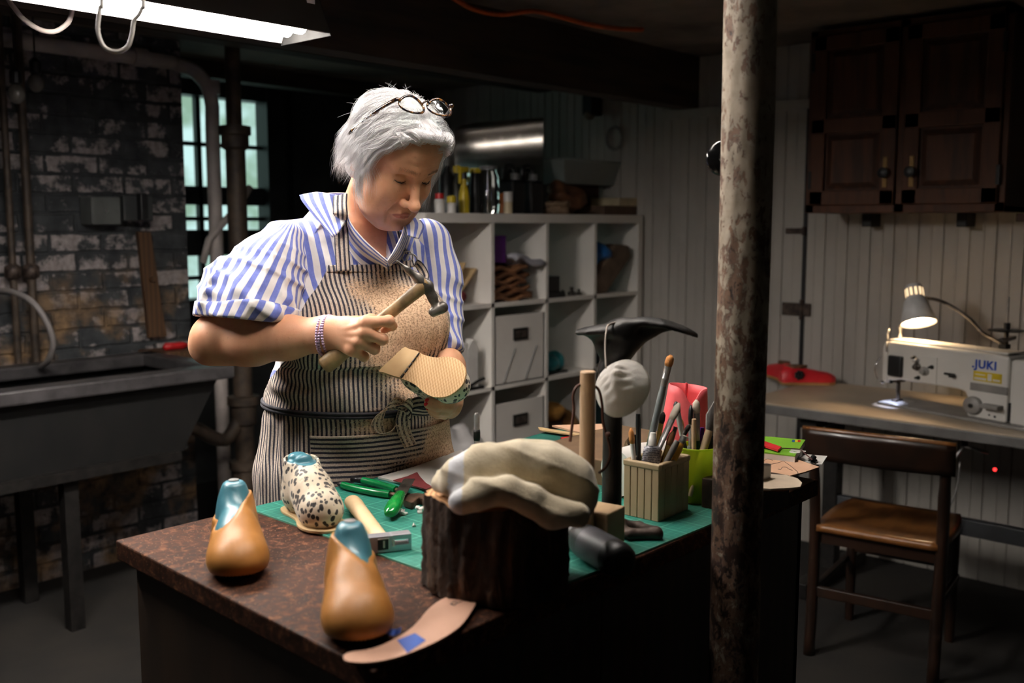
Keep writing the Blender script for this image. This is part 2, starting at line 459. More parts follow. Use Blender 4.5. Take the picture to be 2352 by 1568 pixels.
def lastleather():
    m = NM('tan_stretched_leather'); v = m.coord()
    c = m.ramp(m.noise(v, 22, 5), [(.3, srgb(160, 104, 44)), (.7, srgb(184, 126, 62))])
    m.set(col=c, rough=.46, spec=.32); m.bump(m.noise(v, 260, 3), .08, .0006); return m.m
M['lastleather'] = lastleather()
M['lastplastic'] = NM('blue_last_plastic').set(col=srgb(66, 124, 140), rough=.36, coat=.05).m
M['welt'] = mat('dark_leather_edge', srgb(60, 38, 24), .7, col2=srgb(36, 24, 16), scale=60, bump=.4)
def leopard():
    m = NM('spotted_hair_hide'); v = m.coord(scale=(1, 1, .75))
    w = m.n('ShaderNodeVectorMath', operation='ADD'); nz = m.n('ShaderNodeTexNoise', {'Vector': v, 'Scale': 60.0}).outputs['Color']
    sc = m.n('ShaderNodeVectorMath', operation='SCALE'); m.put(sc.inputs[0], nz); sc.inputs['Scale'].default_value = .010
    m.put(w.inputs[0], v); m.put(w.inputs[1], sc.outputs[0])
    d = m.n('ShaderNodeTexVoronoi', {'Vector': w.outputs[0], 'Scale': 108.0, 'Randomness': .8}).outputs['Distance']
    cream = m.ramp(m.noise(v, 30, 3), [(.3, srgb(206, 186, 158)), (.7, srgb(236, 224, 204))])
    c = m.mix(m.mapr(d, .37, .43, 1, 0), cream, srgb(28, 18, 14))
    m.set(col=c, rough=.55, sheen=.2); m.bump(m.noise(v, 500, 2), .1, .0006); return m.m
M['leopard'] = leopard()
M['towel'] = mat('cream_terry_cloth', srgb(222, 208, 180), .95, col2=srgb(188, 172, 142), scale=26, bump=.6, bscale=320, bdist=.002, sheen=.3)
M['towelhem'] = mat('white_cloth_hem', srgb(226, 226, 228), .9, col2=srgb(205, 205, 210), bump=.4, bscale=220)
def bark():
    m = NM('rough_bark'); v = m.coord(scale=(1, 1, .22))
    a = m.noise(v, 42, 6, .65, 1.2)
    m.set(col=m.ramp(a, [(.3, srgb(22, 15, 11)), (.55, srgb(66, 46, 33)), (.75, srgb(112, 82, 60))]), rough=.9); m.bump(a, 1.0, .012); return m.m
M['bark'] = bark()
def endgrain():
    m = NM('log_end_grain'); v = m.coord()
    w = m.n('ShaderNodeTexWave', {'Vector': v, 'Scale': 45.0, 'Distortion': 3, 'Detail': 3}, wave_type='RINGS', rings_direction='Z').outputs['Fac']
    m.set(col=m.mix(w, srgb(206, 158, 108), srgb(150, 104, 66)), rough=.8); m.bump(w, .25, .002); return m.m
M['endgrain'] = endgrain()
M['insole'] = mat('nude_leatherboard', srgb(206, 160, 136), .7, col2=srgb(192, 146, 122), scale=6)
M['tan'] = mat('tan_leather_piece', srgb(222, 178, 148), .65, col2=srgb(208, 162, 130), scale=9)
M['tandark'] = mat('brown_leather', srgb(128, 84, 54), .6, col2=srgb(84, 52, 32), scale=12, bump=.3)
M['card'] = mat('buff_pattern_card', srgb(206, 176, 132), .8, col2=srgb(184, 152, 108), scale=8)
M['pink'] = mat('pink_leather', srgb(250, 112, 116), .5, col2=srgb(240, 98, 104), scale=20)
M['pinkin'] = mat('pink_leather_flesh_side', srgb(206, 72, 80), .8, col2=srgb(190, 62, 70), scale=60)
M['redleather'] = mat('red_leather', srgb(206, 44, 48), .5, col2=srgb(180, 32, 38))
M['felt'] = mat('grey_felt', srgb(110, 106, 104), .95, col2=srgb(90, 86, 84), scale=60)
M['mask'] = mat('white_dust_mask_felt', srgb(232, 228, 224), .85, col2=srgb(212, 208, 204), scale=14, bump=.5, bscale=60, bdist=.004)
def maskmat():
    m = NM('white_dust_mask_fibre'); n = m.noise(m.coord(), 60, 5)
    d = m.n('ShaderNodeBsdfDiffuse', {'Color': (*srgb(238, 234, 230), 1)}); t = m.n('ShaderNodeBsdfTranslucent', {'Color': (*srgb(238, 232, 226), 1)})
    b = m.n('ShaderNodeBump', {'Height': n, 'Strength': .5, 'Distance': .004}); m.t.links.new(b.outputs[0], d.inputs['Normal'])
    x = m.n('ShaderNodeMixShader', {0: .5, 1: d.outputs[0], 2: t.outputs[0]}); m.t.links.new(x.outputs[0], m.t.nodes['Material Output'].inputs['Surface']); return m.m
M['mask'] = maskmat()
M['elastic'] = mat('pale_elastic', srgb(206, 192, 182), .8)
M['cordbrown'] = mat('brown_leather_cord', srgb(84, 44, 30), .6)
def limecup():
    m = NM('lime_translucent_plastic'); m.set(col=srgb(204, 218, 78), rough=.3, spec=.5)
    t = m.n('ShaderNodeBsdfTransparent', {'Color': (.80, .88, .30, 1)}); l = m.n('ShaderNodeBsdfTranslucent', {'Color': (*srgb(206, 222, 80), 1)})
    x = m.n('ShaderNodeMixShader', {0: .5, 1: m.b.outputs[0], 2: l.outputs[0]}); y = m.n('ShaderNodeMixShader', {0: .55, 1: x.outputs[0], 2: t.outputs[0]})
    m.t.links.new(y.outputs[0], m.t.nodes['Material Output'].inputs['Surface']); return m.m
M['lime'] = limecup()
M['maroon'] = mat('maroon_leather', srgb(126, 50, 52), .6, col2=srgb(108, 40, 44), scale=30)
def paintpipe():
    m = NM('flaking_painted_iron'); v = m.coord(scale=(1, 1, .6))
    a = m.noise(m.coord(scale=(1, 1, .55)), 64, 8, .7, .4); b = m.noise(v, 5, 3)
    k = m.math('ADD', a, m.math('MULTIPLY', b, .35))
    k = m.math('SUBTRACT', k, m.math('MULTIPLY', m.mapr(m.sep(m.coord())[2], 1.55, 1.0), .16))  # more rust lower down, which also paints in the weaker light there
    paint = m.ramp(m.noise(v, 60, 4), [(.3, srgb(140, 126, 108)), (.7, srgb(178, 164, 146))])
    tanp = m.ramp(m.noise(v, 30, 4), [(.3, srgb(92, 64, 48)), (.7, srgb(132, 100, 78))])
    c = m.mix(m.mapr(k, .60, .63), tanp, paint)
    rust = m.ramp(m.noise(v, 80, 4), [(.3, srgb(30, 18, 14)), (.7, srgb(66, 40, 28))])
    c = m.mix(m.mapr(k, .50, .52, 1, 0), c, rust)
    m.set(col=c, rough=.62); m.bump(m.ramp(k, [(.5, (0, 0, 0)), (.52, (.45,)*3), (.60, (.5,)*3), (.63, (1,)*3)]), .9, .004); return m.m
M['paintpipe'] = paintpipe()
M['soapstone'] = mat('dark_soapstone', srgb(20, 18, 17), .75, col2=srgb(10, 10, 10), scale=7, stretch=(2, 2, .5), bump=.2)
M['laminate_table'] = mat('pale_table_laminate', srgb(186, 170, 150), .45, col2=srgb(170, 154, 134), scale=5)
M['tableedge'] = mat('grey_table_edge', srgb(104, 102, 100), .5)
M['machine'] = mat('machine_enamel', srgb(214, 210, 204), .35, col2=srgb(204, 200, 193), scale=4)
M['machine_grey'] = mat('machine_grey_band', srgb(142, 138, 134), .4)
M['bluelogo'] = mat('blue_lettering', srgb(18, 70, 180), .4)
M['greenbook'] = mat('green_printed_cover', srgb(122, 178, 52), .4, col2=srgb(112, 166, 46))
M['redshoe'] = mat('red_leather_shoe', srgb(226, 42, 52), .4, col2=srgb(206, 32, 44))
M['gum'] = mat('gum_sole', srgb(190, 140, 84), .6)
# ================================================================== the room
XL, XR, YF, YB, YK, ZC = -3.0, 4.15, -2.4, 4.0, 4.9, 2.21
XJ = 2.31
struct('floor', MB().box(XL-.2, XR+.2, YF-.2, YK+.2, -.1, 0), M['floor'])
struct('ceiling', MB().box(XL-.2, XR+.2, YF-.2, YK+.2, ZC, ZC+.1), M['ceiling'])
m = MB()
for yy in (-1.4, -.2, .95, 2.6, 3.5, 4.4): m.box(XL, XR, yy-.05, yy+.05, 2.13 if yy != 2.6 else 1.97, ZC)
struct('trim_1', m, M['joist'])['label'] = 'dark ceiling joists'
struct('wall_back', MB().box(XL-.2, XJ, YB, YB+.2, 0, ZC).box(XJ-.15, XJ, YB+.2, YK, 0, ZC), M['brick'])
# deep wall behind the brick, with the window opening
WX0, WX1, WZ0, WZ1 = 2.5, 3.34, 1.0, 2.14
m = MB().box(XJ, WX0, YK, YK+.06, 0, ZC).box(WX1, XR+.2, YK, YK+.06, 0, ZC).box(WX0, WX1, YK, YK+.06, 0, WZ0).box(WX0, WX1, YK, YK+.06, WZ1, ZC)
struct('wall_recess', m, M['darkboard'])
m = MB()
for x0, x1 in ((WX0-.06, WX0+.03), (WX1-.02, WX1+.09), (WX1+.15, WX1+.2)): m.box(x0, x1, YK-.06, YK+.06, WZ0-.06, WZ1+.06)
m.box(WX0, WX1, YK-.05, YK+.06, WZ1-.03, WZ1+.06); m.box(WX0-.05, WX1+.06, YK-.1, YK+.06, WZ0-.06, WZ0+.03)
zm = 1.585
m.box(WX0, WX1, YK, YK+.05, zm-.05, zm+.05)
m.box(WX0, WX1, YK, YK+.05, 1.26, 1.40)
pw = (WX1 - WX0 - .03) / 4
for i in range(1, 4): m.box(WX0+.02+i*pw-.014, WX0+.02+i*pw+.014, YK, YK+.04, WZ0, WZ1)
for z in (1.86, 1.46, 1.14): m.box(WX0, WX1, YK, YK+.04, z-.011, z+.011)
win = struct('window_1', m, M['frame_dark'], bevel=.004)
struct('pane', MB().box(WX0, WX1, YK+.045, YK+.049, WZ0, WZ1), M['pane'], win)
# right wall: vertical beadboard, grooves modelled
def boards(y0, y1, z0, z1, x, w=.1, d=.012):
    b = MB(); y = y0
    while y < y1 - 1e-4:
        e = min(y + w, y1); b.box(x, x+.05, y+.0028, e-.0028, z0, z1)
        if e - y > .08: b.box(x-.003, x, y + (e-y)/2 - .0035, y+(e-y)/2+.0035, z0, z1)
        y = e
    b.box(x+.008, x+.15, y0, y1, z0, z1); return b
struct('wall_right', boards(YF, YK, 0, ZC, XR), M['beadboard'], bevel=.002, segs=1)
m = MB().box(XL-.2, XR+.2, YF-.2, YF, 0, ZC); struct('wall_front', m, M['plaster'])
LY0, LY1, LZ0, LZ1 = -2.05, -1.35, 1.66, 2.14
m = MB().box(XL-.2, XL, YF, LY0, 0, ZC).box(XL-.2, XL, LY1, YB, 0, ZC).box(XL-.2, XL, LY0, LY1, 0, LZ0).box(XL-.2, XL, LY0, LY1, LZ1, ZC)
struct('wall_left', m, M['plaster'])
m = MB().box(XL-.05, XL+.03, LY0, LY0+.05, LZ0, LZ1).box(XL-.05, XL+.03, LY1-.05, LY1, LZ0, LZ1).box(XL-.05, XL+.03, LY0, LY1, LZ0, LZ0+.05).box(XL-.05, XL+.03, LY0, LY1, LZ1-.05, LZ1)
w2 = struct('window_2', m, M['frame_dark'])
struct('pane', MB().box(XL-.03, XL-.026, LY0, LY1, LZ0, LZ1), M['pane'], w2)
# horizontal ledge high on the right wall, and the old door seam with its strap hinges
struct('trim_2', MB().box(XR-.03, XR+.01, .3, 2.75, 1.93, 1.97), M['beadboard'])['label'] = 'thin ledge board high on the boarded wall'
m = MB().box(XR-.006, XR+.01, 1.985, 2.003, 0, 1.93)
struct('trim_3', m, M['black'])['label'] = 'dark gap of a boarded-up door'
# sky seen through the windows
wd = bpy.data.worlds.new('daylight'); SC.world = wd; wd.use_nodes = True
nt = wd.node_tree; bg = nt.nodes['Background']
tc = nt.nodes.new('ShaderNodeTexCoord'); nz = nt.nodes.new('ShaderNodeTexNoise'); nz.inputs['Scale'].default_value = 22; nz.inputs['Detail'].default_value = 5
rp = nt.nodes.new('ShaderNodeValToRGB'); nt.links.new(tc.outputs['Generated'], nz.inputs['Vector']); nt.links.new(nz.outputs['Fac'], rp.inputs['Fac'])
rp.color_ramp.elements[0].position = .42; rp.color_ramp.elements[0].color = (.30, .42, .33, 1)
rp.color_ramp.elements[1].position = .56; rp.color_ramp.elements[1].color = (.66, .84, .86, 1)
nt.links.new(rp.outputs['Color'], bg.inputs['Color']); bg.inputs['Strength'].default_value = 1.25
# ================================================================== shop lights
TUBE_DIM = emit('soft_fluorescent_tube', (1.0, .95, .89), 66.0)
TUBE = emit('lit_fluorescent_tube', (1.0, .945, .885), 56.0)
M['reflector'] = mat('white_reflector_inside', srgb(235, 230, 224), .4)
M['endcap'] = mat('black_lamp_end', srgb(12, 11, 10), .8)
M['housing'] = mat('dark_lamp_housing', srgb(40, 35, 30), .7)
def shop_light(x0, x1, y, z, label, ntube=2, wb=.2, tm=None, sp=.075, tr=.015, tz=.034, fins=0, slit=0):
    L = x1 - x0
    t = empty('shop_light', ((x0+x1)/2, y, z), 0, label, 'ceiling light', 'fluorescent shop lights')
    h, wt = .085, .11
    def trough(th, o):
        b = MB(); pr = [(-wb/2-o, 0), (-wt/2-o, h+o), (wt/2+o, h+o), (wb/2+o, 0)]
        if not slit: runs = [pr]
        else: runs = [pr[:2], [(-wt/2+slit, h+o), (wt/2-slit, h+o)], pr[2:]]          # gaps along the roof let a little light up
        for r_ in runs: b.grid([[(sx, py, pz) for py, pz in r_] for sx in (-L/2, L/2)])
        return b
    ob('reflector', trough(0, 0), M['reflector'], t, world=False, solid=.002)
    hb = trough(0, .006)
    for sx in (-1, 1):
        eb_ = MB().add([(sx*(L/2+.004), py, pz) for py, pz in ((-wb/2-.006, -.006), (-wt/2-.006, h+.006), (wt/2+.006, h+.006), (wb/2+.006, -.006))], [(0, 1, 2, 3)])
        ob('end_cap', eb_, M['endcap'], t, world=False, solid=.003)
    hb.box(-L/2, L/2, -.024, .024, h+.006, h+.05)
    ob('housing', hb, M['housing'], t, world=False, solid=.003)
    for i in range(ntube):
        yy = (i - (ntube-1)/2) * sp
        tb = ob('tube', MB().cyl((-L/2+.05, yy, tz), (L/2-.05, yy, tz), tr, n=14), tm, t, world=False, smooth=True, sharp=50)
        for sx in (-1, 1):
            ob('socket', MB().box(sx*(L/2-.03)-.012, sx*(L/2-.03)+.012, yy-.014, yy+.014, .015, h), M['white'], t, world=False)
    for k in range(fins):  # unseen fins, added to cut light off the upper right wall
        xf = -L/2 + L*(k+1)/(fins+1); ob('added_light_fin', MB().box(xf-.001, xf+.001, -wb/2+.004, wb/2-.004, .001, .034), M['reflector'], t, world=False)
    for sx in (-.4, .4):
        ob('hanger', MB().cyl((sx*L, 0, h+.05), (sx*L, 0, ZC - z), .003, n=6), M['steel'], t, world=False)
    return t
LAMP1 = shop_light(.2, 1.60, 2.16, 1.905, 'fluorescent shop light hanging at the upper left, beyond the white cable loop', 3, .2, TUBE_DIM, .058, .026, .022)
LAMP2 = shop_light(.60, 1.82, 1.19, 2.05, 'fluorescent shop light over the bench, seen only in the mirror', 2, .24, TUBE, .075, .013, .048, 5, .030)
# ================================================================== pipes, cables, bulbs
pp = PX_ = None
a = P(492, 420, 4.5)
m = MB(); xw, yw = a.x, a.y
zt = 2.12
path = bez([(xw-3.2, yw, zt+.02), (xw-.5, yw, zt), (xw-.16, yw, zt-.01), (xw-.05, yw, zt-.05), (xw, yw, zt-.15), (xw, yw, 1.7), (xw, yw, .05)], 48)
m = MB().tube(path, .031, 14)
t = empty('drain_pipe', (xw, yw, 0), 0, 'white painted drain pipe rising past the window to the ceiling', 'pipe')
ob('pipe', m, M['pipe_white'], t, smooth=True)
ob('coupling', MB().cyl((xw, yw, 2.0), (xw, yw, 2.06), .039), M['pipe_white'], t, smooth=True, sharp=40)
ob('coupling', MB().cyl((xw-.3, yw, zt), (xw-.36, yw, zt), .039), M['pipe_white'], t, smooth=True, sharp=40)
ob('branch', MB().tube([(xw-.07, yw, 1.26), (xw-.05, yw-.02, 1.36), (xw+.1, yw-.04, 1.52), (xw+.16, yw-.04, 1.6)], .016, 8), M['pipe_white'], t, smooth=True)
a = P(543, 420, 4.32)
t = empty('soil_pipe', (a.x, a.y, 0), 0, 'dark cast iron soil pipe with collars, right of the white pipe', 'pipe')
ob('pipe', MB().cyl((a.x, a.y, 0), (a.x, a.y, 1.8), .042, n=18).cyl((a.x, a.y, 1.8), (a.x, a.y, ZC-.005), .032, n=18), M['pipe_rust'], t, smooth=True, sharp=40)
zc = [P(543, y, 4.32).z for y in (312, 925, 1072)]
ob('collar', MB().lathe([(.043, -.06), (.058, -.05), (.058, .0), (.068, .005), (.068, .04), (.04, .045)], 18, T(a.x, a.y, zc[0])), M['pipe_rust'], t, smooth=True, sharp=40)
for z in zc[1:]:
    ob('collar', MB().lathe([(.043, -.1), (.056, -.09), (.056, -.01), (.07, -.005), (.07, .03), (.043, .035)], 18, T(a.x, a.y, z)), M['pipe_rust'], t, smooth=True, sharp=40)
ob('trap', MB().tube(bez([(a.x, a.y, .62), (a.x-.1, a.y, .5), (a.x-.25, a.y+.02, .58), (a.x-.42, a.y+.02, .62)], 16), .03, 10), M['pipe_rust'], t, smooth=True)
# cable loops under the lamp
m = MB().tube(bez([P(232, -60, 1.5) + Vector((0, 0, ZC - .003 - P(232, -60, 1.5).z)), P(232, -60, 1.5), P(229, 20, 1.5), P(225, 70, 1.5), P(240, 108, 1.5), P(268, 119, 1.5), P(292, 108, 1.5), P(303, 80, 1.5), P(308, 48, 1.5), P(325, 20, 1.5), P(328, -60, 1.5), P(328, -60, 1.5) + Vector((0, 0, ZC - .003 - P(328, -60, 1.5).z))], 66), .0032, 8)
thing('power_cable', m, mat('white_cable', srgb(190, 184, 178), .4), 'thin white cable hanging in a long loop below the shop light', 'cable', smooth=True)
m = MB().tube(bez([P(5, -60, 2.4) + Vector((0, 0, ZC - .003 - P(5, -60, 2.4).z)), P(10, -40, 2.4), P(38, 25, 2.4), P(80, 62, 2.4), P(118, 73, 2.4), P(145, 62, 2.4), P(163, 36, 2.4), P(170, -40, 2.4), P(170, -60, 2.4) + Vector((0, 0, ZC - .003 - P(170, -60, 2.4).z))], 56), .0058, 8)
thing('power_cable', m, mat('pink_white_cable', srgb(196, 182, 172), .5), 'thicker pale cable sagging under the far left end of the shop light', 'cable', smooth=True)
m = MB().tube(bez([PZ(1040, -5, ZC-.02), PZ(1090, 22, ZC-.03), PZ(1150, 33, ZC-.05), PZ(1225, 26, ZC-.02), PZ(1290, 40, ZC-.03), PZ(1350, 56, ZC-.06), PZ(1420, 66, ZC-.04), PZ(1475, 68, ZC-.02)], 60), .009, 8)
thing('extension_cord', m, M['orange'], 'orange extension cord swagged along the ceiling', 'cord', smooth=True)
for px, py, D, lab in ((38, 215, 3.4, 'bare light bulb hanging on a cord, the lower left of two'), (83, 190, 3.6, 'bare light bulb hanging on a cord, the higher right of two')):
    c = P(px, py, D)
    t = empty('pendant_bulb', c, 0, lab, 'light bulb', 'pendant bulbs')
    ob('bulb', MB().ball((0, 0, 0), (.028, .028, .034), 14, 10), mat('unlit_bulb_glass', srgb(96, 92, 86), .25), t, world=False, smooth=True)
    ob('socket', MB().lathe([(.014, .03), (.02, .034), (.02, .07), (.008, .085)], 12), M['black'], t, world=False)
    ob('cord', MB().cyl((0, 0, .08), (0, 0, ZC - c.z), .003, n=6), M['black'], t, world=False)
# ================================================================== things on the brick wall
def wallpt(px, py, y=YB): return PYp(px, py, y)
a, b = wallpt(180, 452), wallpt(250, 516); 
t = empty('switch_box', ((a.x+b.x)/2, YB-.01, b.z), 0, 'pale grey electrical box on the brick wall, left one of the pair', 'electrical box', 'electrical boxes on the brick')
ob('case', MB().box(a.x, b.x, YB-.11, YB-.005, b.z, a.z), mat('dull_box_paint', srgb(92, 94, 92), .6), t, bevel=.006)
ob('cover_screw', MB().cyl(((a.x+b.x)/2, YB-.113, (a.z+b.z)/2), ((a.x+b.x)/2, YB-.108, (a.z+b.z)/2), .006, n=10), M['steel'], t)
a, b = wallpt(256, 448), wallpt(326, 508)
t = empty('fuse_box', ((a.x+b.x)/2, YB-.01, b.z), 0, 'dark fuse box on the brick wall, right of the pale box', 'electrical box')
ob('case', MB().box(a.x, b.x, YB-.1, YB-.005, b.z, a.z), mat('dark_box_paint', srgb(58, 60, 60), .6), t, bevel=.006)
ob('lever', MB().box((a.x+b.x)/2-.01, (a.x+b.x)/2+.02, YB-.14, YB-.1, (a.z+b.z)/2-.05, (a.z+b.z)/2+.06), M['black'], t, bevel=.004)
a, b = wallpt(309, 532), wallpt(358, 772)
m = MB().prism([(0, 0), (.055, 0), (.1, -.38), (.11, a.z*0 - (a.z - b.z)), (.03, -(a.z - b.z))], 0, .022, frame((a.x, YB-.02, a.z), (1, 0, 0)) @ Matrix.Rotation(PI/2, 4, 'X') @ T(0, 0, -.01))
m.cyl(((a.x+.05), YB-.05, a.z-.2), (a.x+.05, YB-.03, a.z-.2), .012, n=8)
thing('wood_plank', m, M['plank'], 'brown board with a notched edge hung on the brick wall', 'plank')
for px, lab, r in ((18, 'thin dark water pipe at the far left of the brick wall, left of the pair', .013), (60, 'thin dark water pipe on the brick wall, right of the pair', .016)):
    c = wallpt(px, 420, YB-.06)
    m = MB().cyl((c.x, c.y, .9), (c.x, c.y, ZC-.005), r, n=10)
    t = empty('water_pipe', (c.x, c.y, .9), 0, lab, 'pipe', 'water pipes on the brick wall')
    ob('pipe', m, M['pipe_rust'], t, smooth=True, sharp=40)
    ob('valve', MB().lathe([(r, 0), (.03, .01), (.03, .05), (r, .06)], 12, T(c.x, c.y, 1.22)), M['iron_rust'], t, smooth=True)
# ================================================================== soapstone sink
SY0, SY1, SX0, SX1 = 3.33, 3.9, -.9, 2.04
ZS = .9
t = empty('laundry_sink', ((SX0+SX1)/2, (SY0+SY1)/2, 0), 0, 'long dark soapstone laundry sink below the brick wall', 'sink')
m = MB()
m.add([(SX0, SY0, ZS-.03), (SX1, SY0, ZS-.03), (SX1-.12, SY0+.08, .575), (SX0, SY0+.08, .575), (SX0, SY1, ZS-.03), (SX1, SY1, ZS-.03), (SX1-.12, SY1, .575), (SX0, SY1, .575)],
      [(0, 1, 2, 3), (5, 4, 7, 6), (1, 5, 6, 2), (4, 0, 3, 7), (3, 2, 6, 7)])
ob('basin', m, M['soapstone'], t)
m = MB().box(SX0-.03, SX1+.04, SY0-.04, SY0+.05, ZS-.05, ZS).box(SX0-.03, SX1+.04, SY1-.06, SY1+.03, ZS-.05, ZS).box(SX1-.04, SX1+.04, SY0, SY1, ZS-.05, ZS).box(SX0-.03, SX0+.04, SY0, SY1, ZS-.05, ZS).box(.55, .65, SY0, SY1, ZS-.05, ZS)
ob('rim', m, mat('worn_sink_rim', srgb(70, 67, 68), .4, col2=srgb(44, 42, 43), scale=14, bump=.2), t, bevel=.008)
ob('tub_floor', MB().box(SX0, SX1-.1, SY0+.08, SY1, .58, .62), M['soapstone'], t)
for x in (SX0+.1, .6, SX1-.55):
    for y_ in (SY0+.08, SY1-.1): ob('leg', MB().box(x-.025, x+.025, y_, y_+.05, 0, .575), M['iron'], t)
ob('rail', MB().box(SX0, SX1-.15, SY0+.04, SY0+.08, .55, .585), M['iron'], t)
t = empty('sink_tap', (-.2, 3.85, ZS), 0, 'old tap with two risers behind the sink at the far left', 'tap')
ob('riser', MB().cyl((-.02, 3.92, ZS), (-.02, 3.92, 1.3), .012, n=10), M['iron_worn'], t, smooth=True)
ob('spout', MB().tube(bez([(-.02, 3.92, 1.1), (-.02, 3.85, 1.16), (-.02, 3.72, 1.14), (-.02, 3.68, 1.05)], 16), .011, 8), M['iron_worn'], t, smooth=True)
m = MB().tube(bez([P(-30, 668, 3.7), P(20, 668, 3.65), P(70, 690, 3.6), P(105, 735, 3.6), P(122, 785, 3.62), P(112, 825, 3.66), P(95, 842, 3.72)], 40), .011, 10)
thing('rubber_hose', m, mat('grey_hose', srgb(128, 122, 120), .5), 'grey rubber hose curving down into the left of the sink', 'hose', smooth=True)
a = PYp(400, 800, 3.9)
thing('wall_ledge', MB().box(2.06, 2.305, 3.8, 3.998, .86, ZS), M['plank'], 'short dark ledge on the brick wall at the right end of the sink', 'ledge', bevel=.003)
t = empty('screwdriver', (a.x, SY1-.02, ZS), 0, 'red handled screwdriver on the ledge at the right end of the sink', 'screwdriver')
ob('handle', MB().lathe([(.008, 0), (.016, .01), (.015, .09), (.009, .11)], 10, T(a.x-.06, SY1-.02, ZS+.016) @ Matrix.Rotation(PI/2, 4, 'Y')), M['red'], t, smooth=True)
ob('shaft', MB().cyl((a.x+.05, SY1-.02, ZS+.016), (a.x+.14, SY1-.02, ZS+.006), .004, n=8), M['steel'], t)

# ================================================================== iron post in front of the bench
a = P(1704, 784, 1.53)
t = empty('iron_post', (a.x, a.y, 0), 0, 'thick iron post with flaking paint in front of the bench', 'post')
rg = np.random.default_rng(9)
g = [[((.0392 + .0006*math.sin(5*q+9*z) + .0005*math.sin(11*q-23*z))*math.cos(q), (.0392 + .0006*math.sin(5*q+9*z))*math.sin(q), z) for q in np.linspace(0, 2*PI, 49)[:-1]] for z in np.linspace(0.002, ZC-.002, 120)]
ob('shaft', MB().grid(g, cv=True), M['paintpipe'], t, world=False, smooth=True)
# ================================================================== white cube shelf and what stands in it
KX0, KY0, KY1, KH = 2.655, 2.84, 3.23, 1.475
PT, OT, IT = .3525, .039, .018
KX1 = KX0 + 4*PT + .06
def cell(c, r):
    x0 = KX0 + OT + c * (PT); x1 = x0 + PT - IT
    z1 = KH - OT - r * PT; z0 = z1 - (PT - IT)
    return x0, x1, z0, z1
t = empty('cube_shelf', ((KX0+KX1)/2, (KY0+KY1)/2, 0), 0, 'white four by four cube shelf unit behind the woman', 'shelf')
ob('top_board', MB().box(KX0, KX1, KY0, KY1, KH-OT, KH), M['whitewood'], t, bevel=.0015); ob('base_board', MB().box(KX0, KX1, KY0, KY1, 0, OT), M['whitewood'], t, bevel=.0015)
for x in (KX0, KX1-OT): ob('side_panel', MB().box(x, x+OT, KY0, KY1, OT, KH-OT), M['whitewood'], t, bevel=.0015)
for c in (1, 2, 3):
    x = cell(c, 0)[0]; ob('divider', MB().box(x-IT, x, KY0+.002, KY1, OT, KH-OT), M['whitewood'], t)
for r in (1, 2, 3):
    z = cell(0, r)[3]; ob('shelf_board', MB().box(KX0+OT, KX1-OT, KY0+.002, KY1, z, z+IT), M['whitewood'], t)
def blob(name, c, r, mt, label, cat, group=None, amp=.25, seed=0, flat=.0, n=28, rz=0):
    "crumpled soft thing resting on z = c.z"
    rg = np.random.default_rng(seed); ks = rg.normal(size=(9, 3)) * 3.2; ph = rg.uniform(0, 6, 9)
    V = []; mb = MB().ball((0, 0, 0), 1.0, n, n//2 + 2)
    for v in mb.v:
        d = np.array(v); s = 1 + amp * sum(math.sin(k @ d + p) for k, p in zip(ks, ph)) / 4
        q = d * s * np.array(r); q[2] = max(q[2], -r[2]*(1-flat)); V.append(q)
    V = np.array(V); ca, sa = math.cos(rz), math.sin(rz)
    V = np.stack([V[:, 0]*ca - V[:, 1]*sa, V[:, 0]*sa + V[:, 1]*ca, V[:, 2]], 1); V[:, 2] -= V[:, 2].min()
    mb.v = [tuple(x) for x in V + np.array(c)]
    return thing(name, mb, mt, label, cat, group, smooth=True)
# row 1, first cell: leaning pattern cards
x0, x1, z0, z1 = cell(0, 0)
specs = [(.012, .30, .01, 'tall buff pattern card standing upright at the left of the first cube', .09), (.06, .24, .12, 'buff pattern card leaning second from the left in the first cube', .15),
         (.10, .20, .35, 'pale pattern card leaning at the middle of the first cube', .15), (.13, .21, .62, 'pattern card lying aslant, third and lower, in the first cube', .17), (.15, .22, .86, 'lowest slanting pattern card, nearest the maroon roll in the first cube', .16)]
for i, (dx, hh, lean, lab, dep) in enumerate(specs):
    mx = T(x0 + dx, KY0 + .05, z0) @ Matrix.Rotation(lean, 4, 'Y')
    thing('pattern_card', MB().prism([(0, 0), (dep, 0), (dep, hh*.8), (dep*.7, hh), (.02, hh)], -.003, .003, mx @ Matrix(((0, 0, 1, 0), (1, 0, 0, 0), (0, 1, 0, 0), (0, 0, 0, 1)))), M['card'], lab, 'pattern card', 'pattern cards in the first cube')
thing('leather_roll', MB().tube(bez([(x0+.2, KY0+.05, z0+.028), (x0+.235, KY0+.16, z0+.07), (x0+.25, KY0+.3, z0+.1)], 10), .028, 12), M['maroon'], 'dark red leather roll at the right of the pattern cards', 'leather roll', smooth=True)
